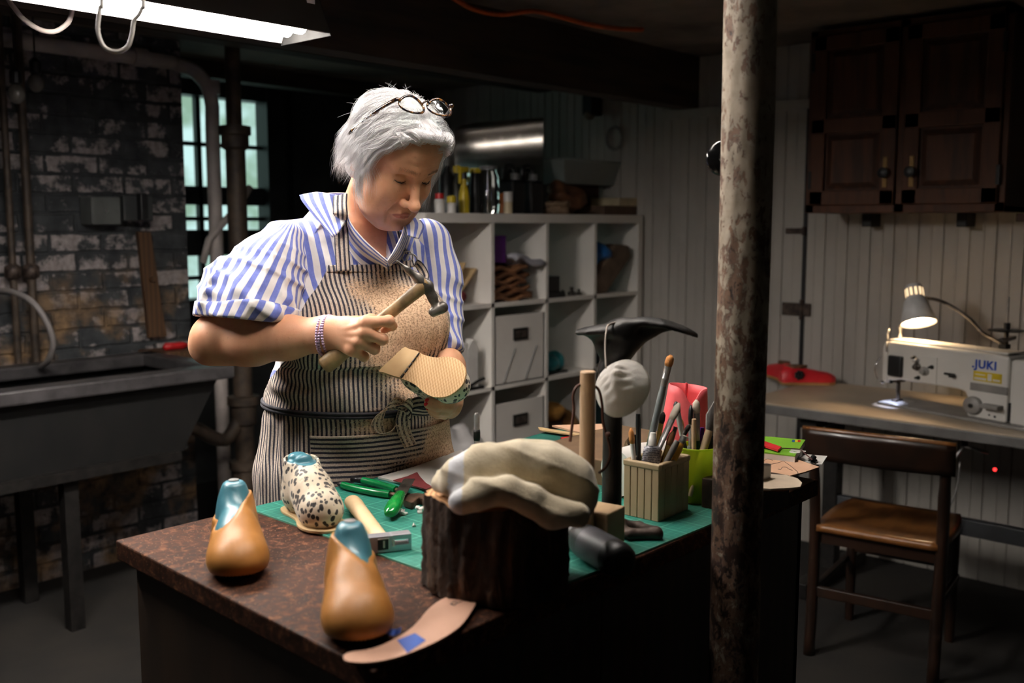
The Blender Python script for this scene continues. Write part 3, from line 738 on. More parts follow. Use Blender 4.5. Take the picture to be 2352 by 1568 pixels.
# second cell: stack of folded brown leather, grey cloth, purple box
x0, x1, z0, z1 = cell(1, 0)
for i in range(7):
    zz = z0 + i * .021; rg = np.random.default_rng(50+i); w = .245 - .004*i + rg.uniform(-.015, .02)
    pts = [[(x0+.006 + w*u + .0, KY0+.02 + .3*v, zz + .009*math.sin(9*u+i*2)+ .006*math.sin(13*v+i) + .010 ) for v in np.linspace(0, 1, 10)] for u in np.linspace(0, 1, 16)]
    thing('folded_leather', MB().grid(pts), M['tandark'] if i % 2 else mat('mid_brown_leather', srgb(150, 104, 70), .6, col2=srgb(104, 68, 44)), ['lowest', 'second lowest', 'third lowest', 'middle', 'third from top', 'second from top', 'topmost'][i] + ' folded brown leather hide in the stack in the second cube', 'leather', 'folded hides in the second cube', smooth=True, solid=.016)
zz = z0 + .165
pts = [[(x0+.13 + .19*u, KY0-.005 + .25*v, zz + .012 + .012*math.sin(7*u+2*v) - .03*u*u + .012*math.sin(11*v)) for v in np.linspace(0, 1, 10)] for u in np.linspace(0, 1, 14)]
thing('folded_cloth', MB().grid(pts), mat('grey_white_cloth', srgb(176, 174, 180), .9, col2=srgb(150, 148, 156)), 'grey white cloth folded on top of the brown leather stack', 'cloth', smooth=True, solid=.02)
thing('storage_box', MB().box(x0+.004, x0+.115, KY0+.04, KY0+.2, zz-.0, zz+.115), M['purple'], 'purple box standing on the brown leather stack', 'box', bevel=.003)
# third cell: small black box and bits
x0, x1, z0, z1 = cell(2, 0)
thing('small_box', MB().box(x0+.03, x0+.115, KY0+.03, KY0+.12, z0+.025, z0+.095), M['black'], 'small black box in the third cube of the top row', 'box', bevel=.003)
thing('tray', MB().box(x0+.005, x0+.13, KY0+.01, KY0+.14, z0, z0+.025), M['black'], 'flat black tray under the small black box', 'tray', bevel=.003)
for i, (dx, rr, lab) in enumerate(((.16, .014, 'dark metal bolt beside the flat black tray'), (.225, .02, 'largest of the small metal fittings in the third cube'), (.28, .014, 'small metal fitting nearest the right side of the third cube'))):
    thing('metal_fitting', MB().lathe([(rr, 0), (rr, rr*.8), (rr*.5, rr), (rr*.5, rr*2)], 10, T(x0+dx, KY0+.05, z0)), M['iron_worn'], lab, 'metal fitting', 'fittings in the third cube')
# fourth cell: blue bag and leather bundle
x0, x1, z0, z1 = cell(3, 0)
thing('leather_bundle', MB().prism([(0, 0), (.1, 0), (.3, .17), (.28, .225), (.17, .235), (0, .07)], .0, .17, frame((x0+.005, KY0+.005, z0), (1, 0, 0)) @ Matrix.Rotation(PI/2, 4, 'X') @ T(0, 0, -.18)), mat('drab_leather', srgb(112, 92, 74), .7, col2=srgb(86, 70, 56)), 'drab brown leather bundle leaning in the fourth cube', 'leather', bevel=.012)
blob('plastic_bag', (x0+.07, KY0+.1, z0+.13), (.075, .08, .06), M['blue'], 'blue plastic bag above the drab leather bundle', 'bag', seed=3)
# row 2
x0, x1, z0, z1 = cell(0, 1)
thing('file_box', MB().box(x0+.0, x0+.13, KY0+.03, KY0+.3, z0, z0+.2), M['whitewood'], 'white file box at the left of the second row', 'box', bevel=.003)
thing('milk_carton', MB().prism([(0, 0), (.06, 0), (.06, .17), (.03, .21), (0, .17)], 0, .07, frame((x0+.2, KY0+.08, z0), (1, 0, 0)) @ Matrix.Rotation(PI/2, 4, 'X')), M['white'], 'tall white carton in the first cube of the second row', 'carton')
thing('small_box', MB().box(x0+.145, x0+.19, KY0+.03, KY0+.1, z0+.205, z0+.26), M['teal'], 'teal packet resting above the white file box', 'packet', bevel=.003)
thing('file_box', MB().box(x0+.132, x0+.198, KY0+.01, KY0+.25, z0, z0+.2), M['white'], 'slim white file box beside the tall white carton', 'box', bevel=.003)
blob('plastic_bag', (x0+.09, KY0+.14, z0+.205), (.1, .1, .055), mat('pale_plastic_bag', srgb(186, 178, 186), .35), 'pale crumpled plastic bag on top of the white file box', 'bag', seed=5)
blob('paper_wad', (x0+.24, KY0+.2, z0+.215), (.07, .07, .05), mat('pale_pink_paper', srgb(196, 170, 150), .8), 'pinkish paper bundle at the top of the first cube, second row', 'paper', seed=6)
m = MB().box(x0+.2, x0+.29, KY0-.0, KY0+.03, z0, z0+.012).tube([(x0+.2, KY0+.012, z0+.012), (x0+.25, KY0+.012, z0+.03), (x0+.3, KY0+.012, z0+.04)], .007, 8)
thing('stapler', m, M['black'], 'small black stapler at the front of the white carton', 'stapler', bevel=.002)
def stor(c, r, h, label):
    x0, x1, z0, z1 = cell(c, r)
    t = empty('storage_box', ((x0+x1)/2, KY0+.17, z0), 0, label, 'storage box', 'white storage boxes')
    m = MB().box(x0+.006, x1-.006, KY0+.006, KY0+.012, z0, z0+h).box(x0+.006, x0+.012, KY0+.006, KY0+.34, z0, z0+h).box(x1-.012, x1-.006, KY0+.006, KY0+.34, z0, z0+h).box(x0+.006, x1-.006, KY0+.334, KY0+.34, z0, z0+h).box(x0+.006, x1-.006, KY0+.006, KY0+.34, z0, z0+.006)
    ob('box_body', m, M['whitewood'], t)
    xc = (x0+x1)/2+.0; zc = z0 + h - .085
    fr = ob('label_holder', MB().box(xc-.046, xc+.046, KY0+.0, KY0+.006, zc-.026, zc+.026), M['iron'], t, bevel=.001)
    ob('label_slot', MB().box(xc-.036, xc+.036, KY0-.002, KY0+.001, zc-.015, zc+.015), M['iron_worn'], fr)
    return t, (x0, x1, z0, z1)
t, (x0, x1, z0, z1) = stor(1, 1, .295, 'tall white storage box with black label holder in the second row')
for dx in (.06, .2):
    ob('seam', MB().cyl((x0+dx, KY0+.004, z0+.01), (x0+dx+.075, KY0+.004, z0+.15), .0022, n=6), M['greyp'], t)
stor(1, 2, .27, 'lower white storage box with black label holder in the third row')
stor(1, 3, .28, 'white storage box in the bottom row')
x0, x1, z0, z1 = cell(2, 1)
t = empty('teal_shoe', (x0+.1, KY0+.08, z0), 0, 'teal shoe in the third cube of the second row', 'shoe')
m = MB().ball((x0+.085, KY0+.08, z0+.045), (.06, .06, .045), 16, 10).ball((x0+.14, KY0+.08, z0+.05), (.045, .05, .05), 16, 10)
ob('upper', m, M['teal'], t, smooth=True)
ob('sole', MB().box(x0+.02, x0+.18, KY0+.03, KY0+.13, z0, z0+.01), M['black'], t, bevel=.004)
thing('shoe_last', MB().tube([(x0+.02, KY0+.1, z0), (x0+.02, KY0+.1, z0+.09)], [.03, .018], 12), M['teal'], 'upright teal shoe last beside the teal shoe', 'shoe last', smooth=True)
x0, x1, z0, z1 = cell(3, 1)
blob('cloth_bundle', (x0+.12, KY0+.15, z0), (.11, .1, .05), mat('dark_cloth', srgb(50, 58, 62), .9), 'dark cloth bundle in the fourth cube of the second row', 'cloth', seed=8)
x0, x1, z0, z1 = cell(2, 2)
blob('cloth_bundle', (x0+.1, KY0+.12, z0), (.1, .1, .07), mat('dark_brown_cloth', srgb(64, 44, 30), .9), 'brown bundle at the bottom of the third cube, third row', 'cloth', seed=9)
blob('cloth_bundle', (x0+.1, KY0+.09, z0+.12), (.085, .07, .05), mat('mustard_cloth', srgb(160, 112, 44), .9), 'mustard yellow bundle in the third cube, third row', 'cloth', seed=10)
blob('cloth_bundle', (x0+.24, KY0+.12, z0), (.07, .1, .075), mat('ochre_cloth', srgb(128, 90, 44), .9), 'ochre bundle at the right of the third cube, third row', 'cloth', seed=12)
x0, x1, z0, z1 = cell(0, 2)
blob('plastic_bag', (x0+.13, KY0+.06, z0), (.13, .12, .1), mat('white_plastic_bag', srgb(206, 202, 200), .35, trans=.2), 'large white plastic bag in the first cube of the third row', 'bag', seed=14, amp=.3)
x0, x1, z0, z1 = cell(3, 2)
blob('cloth_bundle', (x0+.15, KY0+.15, z0), (.12, .1, .08), mat('dim_teal_cloth', srgb(40, 70, 74), .9), 'dim teal bundle in the fourth cube of the third row', 'cloth', seed=16)
# ------------------------------------------------------------------ on top of the shelf
def top(px, Y): 
    p = PYp(px, 487, Y); return Vector((p.x, Y, KH))
def bottle(name, px, Y, prof, mt, label, cat, group=None, cap=None, capm=None, sy=1.0, extra=None):
    c = top(px, Y)
    t = empty(name, c, 0, label, cat, group)
    ob('body', MB().lathe(prof, 18, sy=sy), mt, t, world=False, smooth=True, sharp=50)
    if cap: ob('cap', MB().lathe(cap, 14), capm, t, world=False, smooth=True, sharp=50)
    return t
bottle('small_jar', 1010, 2.90, [(.02, 0), (.021, .05), (.016, .056)], M['white'], 'small white jar with red lid at the left end of the shelf top', 'jar', cap=[(.018, .056), (.018, .078)], capm=M['red'])
bottle('small_jar', 1037, 2.89, [(.018, 0), (.018, .038), (.014, .042)], M['white'], 'small white jar with yellow lid on the shelf top', 'jar', cap=[(.019, .042), (.019, .066), (.01, .07)], capm=M['yellow'])
bottle('bottle', 1027, 3.05, [(.034, 0), (.034, .15), (.014, .18), (.014, .2)], M['black'], 'dark bottle with grey cap behind the red lidded jar', 'bottle', cap=[(.017, .2), (.017, .235)], capm=M['greyp'])
t = bottle('spray_bottle', 1066, 2.93, [(.022, 0), (.024, .06), (.02, .09), (.011, .12), (.011, .14)], M['yellow'], 'yellow trigger spray bottle on the shelf top', 'spray bottle', cap=[(.014, .14), (.014, .17)], capm=M['black'])
ob('trigger_head', MB().box(-.03, .02, -.011, .011, .165, .19).box(-.028, -.016, -.006, .006, .12, .17), M['yellow'], t, world=False, bevel=.003)
bottle('bottle', 1050, 3.02, [(.03, 0), (.03, .13), (.012, .16), (.012, .17)], mat('dark_olive', srgb(40, 38, 24), .4), 'olive dark bottle with yellow cap behind the spray bottle', 'bottle', cap=[(.016, .17), (.016, .2)], capm=M['yellow'])
bottle('bottle', 1092, 2.97, [(.026, 0), (.026, .1), (.022, .17)], M['black'], 'black can with yellow band lid left of the glass jar', 'bottle', cap=[(.026, .17), (.026, .19)], capm=M['yellow'])
bottle('glass_jar', 1122, 2.93, [(.045, 0), (.048, .02), (.048, .15), (.036, .175), (.036, .185)], glass('jar_glass', (.9, .92, .9), .05), 'large glass jar on the shelf top', 'jar', cap=[(.04, .185), (.04, .2)], capm=M['greyp'])
bottle('squeeze_bottle', 1167, 2.88, [(.019, 0), (.019, .085), (.015, .092)], M['cream'], 'small cream bottle standing in front of the black jugs', 'bottle', cap=[(.0195, .05), (.0195, .092)], capm=M['white'])
bottle('bottle', 1155, 2.95, [(.016, 0), (.016, .08), (.008, .09)], M['amber'], 'small amber bottle beside the cream bottle', 'bottle')
for px, lab in ((1170, 'black plastic jug, the left of two on the shelf'), (1212, 'black plastic jug, the right of two on the shelf')):
    c = top(px, 2.99)
    t = empty('plastic_jug', c, 0, lab, 'jug', 'black plastic jugs')
    ob('body', MB().box(-.044, .044, -.06, .06, 0, .15), M['black'], t, world=False, bevel=.014, segs=3)
    ob('handle', MB().tube(bez([(-.034, 0, .145), (-.034, 0, .2), (0, 0, .215), (.034, 0, .2), (.034, 0, .145)], 16), .010, 8), M['black'], t, world=False, smooth=True)
    ob('cap', MB().cyl((0, -.035, .15), (0, -.035, .178), .019, n=14), M['greyp'], t, world=False)
blob('paper_bundle', top(1278, 2.93), (.085, .06, .03), mat('brown_wrapping_paper', srgb(142, 116, 92), .8), 'crumpled brown paper lying at the front of the shelf top', 'paper', seed=20, amp=.4)
blob('leather_scrap', top(1300, 3.02) + Vector((0, 0, .0)), (.09, .07, .075), M['tandark'], 'folded brown leather piled behind the crumpled paper', 'leather', seed=22, amp=.4)
thing('box', MB().box(top(1270, 3.12).x, top(1365, 3.12).x, 3.09, 3.2, KH, KH+.15), M['darkred'], 'dark red box behind the leather on the shelf top', 'box', bevel=.003)
a = top(1395, 3.03)
thing('board', MB().box(a.x-.2, a.x+.16, 2.9, 3.15, KH, KH+.045), mat('brown_board', srgb(96, 74, 58), .7), 'flat brown board at the right end of the shelf top', 'board', bevel=.003)
thing('flat_box', MB().box(a.x-.08, a.x+.12, 2.9, 3.08, KH+.045, KH+.085), M['cream'], 'flat cream box on the brown board', 'box', bevel=.003)
t = empty('plastic_bin', (a.x-.2, 3.14, KH+.151), 0, 'translucent plastic bin resting on the dark red box', 'bin')
bx0, bx1 = top(1240, 3.15).x, top(1425, 3.1).x
m = MB(); z0, z1 = KH+.151, KH+.262
for s in (0, 1):
    i = .012 * s
    pass
q = lambda x0, x1, y0, y1, z: [(x0, y0, z), (x1, y0, z), (x1, y1, z), (x0, y1, z)]
m.add(q(bx0+.05, bx1-.04, 3.04, 3.2, z0) + q(bx0, bx1, 3.0, 3.23, z1), [(0, 1, 2, 3), (0, 1, 5, 4), (1, 2, 6, 5), (2, 3, 7, 6), (3, 0, 4, 7)])
ob('tub', m, M['clearbin'], t, solid=.004)
ob('rim', MB().tube([(bx0, 3.0, z1), (bx1, 3.0, z1), (bx1, 3.23, z1), (bx0, 3.23, z1)], .006, 8, closed=True), M['clearbin'], t, smooth=True)
# mirror leaning at the back of the shelf
MC = P(1146, 365, 4.72); nrm = Vector((-.752, -.659, 0))
mx = frame((MC.x, MC.y, 0), (-nrm.y*-1, nrm.x*-1, 0)) if False else Matrix(((.659, -nrm.x, 0, MC.x), (-.752, -nrm.y, 0, MC.y), (0, 0, 1, 0), (0, 0, 0, 1)))
zt, zl, zb = P(1243, 271, 4.7).z, P(1045, 290, 4.75).z, KH + .002
hw = .206
poly = [(-hw, zb), (hw, zb), (hw, zt), (-hw+.09, zl+.012), (-hw+.03, zl+.002), (-hw+.006, zl-.02), (-hw, zl-.05)]
mz = mx @ Matrix(((1, 0, 0, 0), (0, 0, 1, 0), (0, 1, 0, 0), (0, 0, 0, 1)))
t = empty('mirror', (MC.x, MC.y, zb), 0, 'frameless mirror with a rounded corner standing at the back of the shelf', 'mirror')
ob('glass', MB().prism(poly, -.003, 0.001, mz), NM('mirror_silver').set(col=(.8, .79, .77), metal=1.0, rough=.05).m, t)
ob('backing', MB().prism([(x*1.006, z if z < 1.5 else z+.003) for x, z in poly], .0015, .008, mz), M['plank'], t)
# ================================================================== small things on the right hand wall
a = PXp(1414, 318, XR)
thing('wall_ring', MB().tube([(XR-.012, a.y+.048*math.cos(q), a.z+.055*math.sin(q)) for q in np.linspace(0, 2*PI, 32)[:-1]], .008, 8, closed=True), mat('pale_ring', srgb(150, 146, 142), .6), 'pale ring hung on the boarded wall above the shelf', 'ring', smooth=True)
a = PXp(1373, 258, XR)
t = empty('wall_lamp', (XR-.01, a.y, a.z), 0, 'small dark wall lamp on the boarded wall, up left of the pale ring', 'wall lamp')
ob('bracket', MB().box(XR-.09, XR-.001, a.y-.03, a.y+.03, a.z-.02, a.z+.1), M['black'], t, bevel=.004)
ob('lens', MB().ball((XR-.07, a.y, a.z-.02), (.03, .03, .025), 12, 8), mat('dim_lens', srgb(140, 128, 108), .3), t, smooth=True)
a = P(1663, 364, 1.615)
d = (Vector((a.x, a.y, 0))).normalized()
mx = frame(a, d.cross(Vector((0, 0, 1))), (0, 0, 1)) @ Matrix.Rotation(PI/2, 4, 'X')
t = empty('round_knob', a, 0, 'black round knob clamped behind the flaking iron post', 'knob')
ob('disc', MB().lathe([(.0, -.012), (.022, -.012), (.0285, -.006), (.0285, .004), (.025, .008), (0, .009)], 28, mx), mat('gloss_black', srgb(18, 18, 19), .15), t, smooth=True, sharp=50)
ob('clamp', MB().cyl(a, a - d*.055, .008, n=10), M['iron'], t)
# ================================================================== wall cabinet
CX, CY0, CY1, CZ0, CZ1 = 3.83, 1.09, 1.845, 1.475, 2.19
t = empty('wall_cabinet', (XR-.16, (CY0+CY1)/2, CZ0), 0, 'brown wooden double door cabinet hung on the boarded wall', 'cabinet')
m = MB().box(CX+.02, XR-.001, CY0, CY0+.02, CZ0, CZ1).box(CX+.02, XR-.001, CY1-.02, CY1, CZ0, CZ1).box(CX+.02, XR-.001, CY0, CY1, CZ0, CZ0+.02).box(CX+.02, XR-.001, CY0, CY1, CZ1-.02, CZ1).box(XR-.012, XR-.001, CY0, CY1, CZ0, CZ1)
ob('carcass', m, M['cabwood'], t)
m = MB().box(CX, CX+.02, CY0, CY1, CZ0, CZ0+.035).box(CX, CX+.02, CY0, CY1, CZ1-.03, CZ1).box(CX, CX+.02, CY0, CY0+.035, CZ0, CZ1).box(CX, CX+.02, CY1-.035, CY1, CZ0, CZ1)
ym = (CY0+CY1)/2; m.box(CX, CX+.02, ym-.02, ym+.02, CZ0, CZ1)
ob('face_frame', m, M['cabwood'], t, bevel=.002)
def cdoor(y0, y1, knob):
    z0, z1 = CZ0+.03, CZ1-.025; xf = CX - .018; s = .058; zr = z0 + (z1-z0)*.47
    m = MB()
    for a0, a1, b0, b1 in ((y0, y0+s, z0, z1), (y1-s, y1, z0, z1), (y0, y1, z0, z0+s), (y0, y1, z1-s, z1), (y0, y1, zr-s/2, zr+s/2)):
        m.box(xf, CX-.0005, a0, a1, b0, b1)
    d = ob('door', m, M['cabwood'], t, bevel=.004)
    for b0, b1 in ((z0+s, zr-s/2), (zr+s/2, z1-s)):
        a0, a1 = y0+s, y1-s; i = .022
        q = lambda x, e: [(x, a0+e, b0+e), (x, a1-e, b0+e), (x, a1-e, b1-e), (x, a0+e, b1-e)]
        v = q(xf+.014, 0) + q(xf+.014, .008) + q(xf+.004, i+.008)
        f = [(k, (k+1) % 4, 4+(k+1) % 4, 4+k) for k in range(4)] + [(4+k, 4+(k+1) % 4, 8+(k+1) % 4, 8+k) for k in range(4)] + [(8, 9, 10, 11)]
        ob('door_panel', MB().add(v, f), M['cabwood'], d)
    kz = z0 + .12
    ob('handle', MB().lathe([(.006, 0), (.006, .012), (.02, .016), (.02, .026), (.008, .03)], 14, T(xf, knob, kz) @ Matrix.Rotation(-PI/2, 4, 'Y')), M['black'], d, smooth=True, sharp=50)
    ob('handle_plate', MB().box(xf-.003, xf, knob-.009, knob+.009, kz-.055, kz+.06), M['brass'], d, bevel=.002)
    hy = y1 - .001 if knob < (y0+y1)/2 else y0 + .001
    for hz in (z0+.1, z1-.1): ob('hinge', MB().box(xf-.002, CX+.001, hy-.006, hy+.006, hz-.035, hz+.035), M['iron'], d)
cdoor(ym+.014, CY1-.022, ym+.05)
cdoor(CY0+.022, ym-.014, ym-.05)
thing('wall_shelf', MB().box(3.9, XR-.001, .35, CY0-.02, 1.44, 1.47), M['cabwood'], 'short board shelf at the right edge, beside the cabinet', 'shelf', bevel=.003)
for px, lab in ((2012, 'dark bracket under the middle of the wall cabinet'), (2228, 'dark bracket under the right part of the wall cabinet')):
    a = PXp(px, 515, XR)
    thing('bracket', MB().box(XR-.1, XR-.001, a.y-.02, a.y+.02, CZ0-.055, CZ0-.001), M['iron'], lab, 'bracket', bevel=.003)
for py, px0, px1, lab in ((530, 1805, 1850, 'small upper strap hinge on the old boarded door'), (708, 1797, 1862, 'large dark strap hinge on the old boarded door')):
    a, b = PXp(px0, py, XR-.01), PXp(px1, py, XR-.01)
    h = .012 if py < 600 else .028
    m = MB().box(XR-.016, XR-.004, b.y, a.y, a.z-h, a.z+h).cyl((XR-.018, 1.994, a.z-h*1.6), (XR-.018, 1.994, a.z+h*1.6), .008, n=10)
    thing('strap_hinge', m, M['iron_rust'], lab, 'hinge', 'strap hinges on the boarded door', bevel=.003)
# ================================================================== sewing table
TX0, TX1, TY0, TY1, TZ = 3.45, 4.10, .12, 1.90, .75
t = empty('sewing_table', ((TX0+TX1)/2, (TY0+TY1)/2, 0), 0, 'pale topped industrial sewing table along the boarded wall', 'table')
def rrect(x0, x1, y0, y1, r, n=6):
    out = []
    for cx, cy, a0 in ((x1-r, y1-r, 0), (x0+r, y1-r, PI/2), (x0+r, y0+r, PI), (x1-r, y0+r, 3*PI/2)):
        out += [(cx + r*math.cos(a0 + PI/2*i/n), cy + r*math.sin(a0 + PI/2*i/n)) for i in range(n+1)]
    return out
ob('table_top', MB().prism(rrect(TX0, TX1, TY0, TY1, .06), TZ-.006, TZ), M['laminate_table'], t)
ob('table_edge', MB().prism(rrect(TX0, TX1, TY0, TY1, .06), TZ-.042, TZ-.0062), M['tableedge'], t, bevel=.004)
m = MB()
for y in (TY1-.25, TY0+.25):
    m = MB().box(TX0+.27, TX0+.33, y-.03, y+.03, .05, TZ-.043).box(TX0+.06, TX1-.06, y-.035, y+.035, TZ-.09, TZ-.043).box(TX0+.03, TX1-.05, y-.03, y+.03, 0, .06)
    ob('leg', m, M['iron'], t, bevel=.004)
ob('cross_rail', MB().box(TX0+.28, TX0+.32, TY0+.22, TY1-.22, .30, .36), mat('grey_painted_steel', srgb(70, 72, 76), .5), t, bevel=.003)
a = P(2285, 1078, 3.45)
ob('motor', MB().cyl((TX0+.42, .62, .56), (TX0+.42, .95, .56), .1, n=24).box(TX0+.1, TX0+.3, .72, .9, .52, .66), M['black'], t, bevel=.01)
thing('indicator_light', MB().ball(a, .0065, 12, 8), emit('red_led', (1, .03, .03), 3.0), 'small red glowing light under the sewing table', 'indicator light', smooth=True)
a = P(2215, 1023, 3.4); b = P(2163, 1100, 3.45); c2 = P(2150, 1180, 3.45)
t2 = empty('knee_lever', a, 0, 'thin metal lever and rod hanging under the sewing table', 'lever')
ob('lever_rod', MB().tube([a, P(2195, 1050, 3.42), b], .005, 8).tube([a, P(2270, 1040, 3.4)], .006, 8), M['steel'], t2, smooth=True)
ob('pull_chain', MB().tube(bez([P(2205, 1060, 3.5), P(2198, 1120, 3.5), P(2175, 1180, 3.5), P(2160, 1240, 3.5), P(2150, 1290, 3.5)], 16), .0035, 6), M['steel'], t2, smooth=True)
ob('hook', MB().tube([a, a + Vector((0, 0, .06))], .012, 8), M['iron'], t2)
for px, py, lab in ((2164, 1104, 'upper small shiny bolt below the sewing table'), (2160, 1176, 'lower small shiny bolt below the sewing table')):
    pass
# ================================================================== sewing machine
N0 = PZ(2068, 926, TZ)
MR = math.atan2(-.45, -.145)
t = empty('sewing_machine', N0, MR, 'cream industrial sewing machine with blue lettering on the sewing table', 'sewing machine')
L = lambda o: o
def mo(name, mb, mt, parent=None, **k):
    mb.v = [(x*(.5 if x < 0 else 1), y, z*.9) for x, y, z in mb.v]
    return ob(name, mb, mt, t if parent is None else parent, world=False, **k)
# local: +x from the needle to the pillar, -y towards the room, z up
def rbox(x0, x1, y0, y1, z0, z1): return MB().box(x0, x1, y0, y1, z0, z1)
mo('bed', rbox(-.075, .62, -.09, .09, -.0, .012), M['machine_grey'], bevel=.004)
arm = MB().prism([(-.085, .10), (-.06, .085), (-.03, .10), (.04, .112), (.29, .112), (.315, .105), (.325, .085), (.325, .012), (.475, .012), (.475, .262), (.42, .268), (-.02, .268), (-.07, .262), (-.088, .24)], -.062, .062, Matrix(((1, 0, 0, 0), (0, 0, -1, 0), (0, 1, 0, 0), (0, 0, 0, 1))))
mo('arm', arm, M['machine'], bevel=.012, segs=3)
mo('top_cover', rbox(-.06, .46, -.045, .045, .268, .276), M['machine'], bevel=.003)
mo('motor_housing', MB().box(.485, .68, -.058, .062, .012, .255).box(.475, .487, -.05, .05, .03, .25), M['machine'], bevel=.012, segs=3)
mo('grey_band', rbox(.335, .4745, -.0632, -.060, .118, .148), M['machine_grey'])
mo('face_plate', MB().box(-.074, -.028, -.066, -.058, .10, .235), M['machine'], bevel=.004)
mo('thread_guard', MB().box(-.012, .055, -.078, -.06, .125, .212), M['black'], bevel=.006)
mo('thread_guide', MB().tube([(-.035, -.07, .268), (-.035, -.07, .30), (-.03, -.06, .33)], .006, 8).cyl((-.035, -.07, .225), (-.035, -.07, .275), .004, n=8), M['steel'], smooth=True)
mo('thread_post', MB().lathe([(.012, .276), (.012, .285), (.007, .29), (.007, .315), (.012, .32), (.012, .33)], 12, T(-.03, 0, 0)), M['steel'], smooth=True, sharp=50)
mo('needle_bar', MB().cyl((-.006, -.02, .05), (-.006, -.02, .12), .006, n=10).cyl((-.006, -.02, .004), (-.006, -.02, .05), .0022, n=8), M['steel'])
mo('presser_foot', MB().cyl((.008, -.022, .02), (.008, -.022, .11), .005, n=10).box(-.014, .016, -.045, -.005, .014, .022).box(-.03, .02, -.05, -.0, .095, .115), M['iron_worn'], bevel=.002)
for k, (x, z, r) in enumerate(((.115, .205, .012), (.118, .178, .016), (.15, .165, .019), (.125, .135, .008), (.18, .186, .008), (.105, .215, .007))):
    mo('tension_knob', MB().lathe([(r, 0), (r, .008), (r*.6, .012), (r*.6, .022), (r*.3, .024)], 16, T(x, -.062, z) @ Matrix.Rotation(PI/2, 4, 'X')), [M['steel'], M['iron_worn'], M['machine_grey'], M['black'], M['black'], M['black']][k], smooth=True, sharp=50)
mo('tension_plate', rbox(.098, .20, -.065, -.0615, .118, .226), M['machine'], bevel=.003)
mo('lever', MB().box(.232, .275, -.07, -.062, .163, .172).box(.262, .28, -.085, -.066, .158, .168), M['iron'], bevel=.002)
mo('stitch_dial', MB().lathe([(.036, 0), (.034, .012), (.03, .016), (.0, .017)], 24, T(.352, -.062, .06) @ Matrix.Rotation(PI/2, 4, 'X')), M['machine_grey'], smooth=True, sharp=50)
mo('dial_hub', MB().cyl((.352, -.076, .06), (.352, -.082, .06), .009, n=12), M['black'])
mo('reverse_lever', rbox(.395, .465, -.1, -.062, .062, .078), M['machine_grey'], bevel=.004)
mo('side_slot', rbox(.476, .486, -.055, -.04, .02, .09), M['black'])
mo('yellow_label', rbox(.345, .452, -.0634, -.0618, .158, .195), M['yellow'], bevel=.0005)
mo('label_text', MB().box(.35, .395, -.0642, -.063, .163, .171).box(.352, .39, -.0642, -.063, .181, .185).box(.4, .415, -.0642, -.063, .163, .19).box(.42, .446, -.0642, -.063, .165, .172), M['whitep'])
def lettering(txt, size, mt, loc, rot, parent, name='lettering', ext=.0006, world=False, spacing=1.0, bold=0.0):
    cu = bpy.data.curves.new(name, 'FONT'); cu.body = txt; cu.size = size; cu.extrude = ext; cu.space_character = spacing; cu.offset = bold
    o = bpy.data.objects.new(name + '_src', cu); COL.objects.link(o)
    dg = bpy.context.evaluated_depsgraph_get(); me = bpy.data.meshes.new_from_object(o.evaluated_get(dg))
    bpy.data.objects.remove(o); o = bpy.data.objects.new(name, me); COL.objects.link(o)
    me.materials.clear(); me.materials.append(mt); o.parent = parent; o.location = loc; o.rotation_euler = rot; return o
lettering('.JUKI', .040, M['bluelogo'], (.338, -.0632, .187), (PI/2, 0, 0), t, 'brand_lettering', .0008, spacing=1.12, bold=.0012)
mo('vent_marks', MB().box(.41, .416, -.063, -.0615, .03, .036).box(.43, .438, -.063, -.0615, .026, .034), M['black'])
mo('needle_plate', rbox(-.06, .05, -.045, .03, .0121, .0145), M['steel'], bevel=.001)
# spotlight of the machine's own needle lamp
la = bpy.data.lights.new('needle_led', 'SPOT'); la.energy = 1.3; la.color = (.62, .7, 1.0); la.spot_size = 1.5; la.spot_blend = .6; la.shadow_soft_size = .006
lo = bpy.data.objects.new('needle_led', la); COL.objects.link(lo); lo.parent = t; lo.location = (-.006, -.05, .078); lo.rotation_euler = (-.15, -.15, 0)
mo('led_holder', MB().cyl((-.012, -.05, .09), (-.012, -.05, .108), .009, n=12), M['black'])
# gooseneck lamp clamped on the machine
LB = P(2110, 742, 3.70)
t2 = empty('gooseneck_lamp', t.matrix_local @ Vector((0, 0, 0)) if False else N0 + RZ(MR) @ Vector((.38, .05, .249)), 0, 'small grey work lamp on a curved neck above the sewing machine', 'lamp')
axis = Vector((CY*.46 - .02, SY*.46, 1)).normalized(); mx = Matrix.Translation(LB) @ Vector((0, 0, 1)).rotation_difference(axis).to_matrix().to_4x4()
sh = MB().lathe([(.064, 0), (.04, .088), (.031, .1), (.031, .142), (.026, .15), (.0, .152)], 28, mx, caps=False)
ob('lamp_shade', sh, mat('grey_lamp_enamel', srgb(226, 224, 222), .45), t2, smooth=True, sharp=40, solid=.002)
vents = MB()
for k in range(12):
    a = 2*PI*k/12; c, s = math.cos(a), math.sin(a)
    vents.add([mx @ Vector((.0325*math.cos(a+d), .0325*math.sin(a+d), z)) for d in (-.13, .13) for z in (.105, .135)], [(0, 1, 3, 2)])
ob('vent_slot', vents, emit('glowing_vent', (1, .72, .42), 1.3), t2, solid=.001)
ob('bulb', MB().ball((0, 0, .035), (.026, .026, .032), 16, 12, mx), emit('warm_bulb', (1.0, .70, .40), 190.0), t2, smooth=True)
nk = bez([mx @ Vector((.03, 0, .11)), P(2150, 688, 3.68), P(2190, 706, 3.62), P(2230, 735, 3.58), P(2258, 765, 3.55), N0 + RZ(MR) @ Vector((.375, .05, .262)), N0 + RZ(MR) @ Vector((.38, .05, .249))], 40)
ob('neck', MB().tube(nk, .0062, 10), M['iron_worn'], t2, smooth=True)
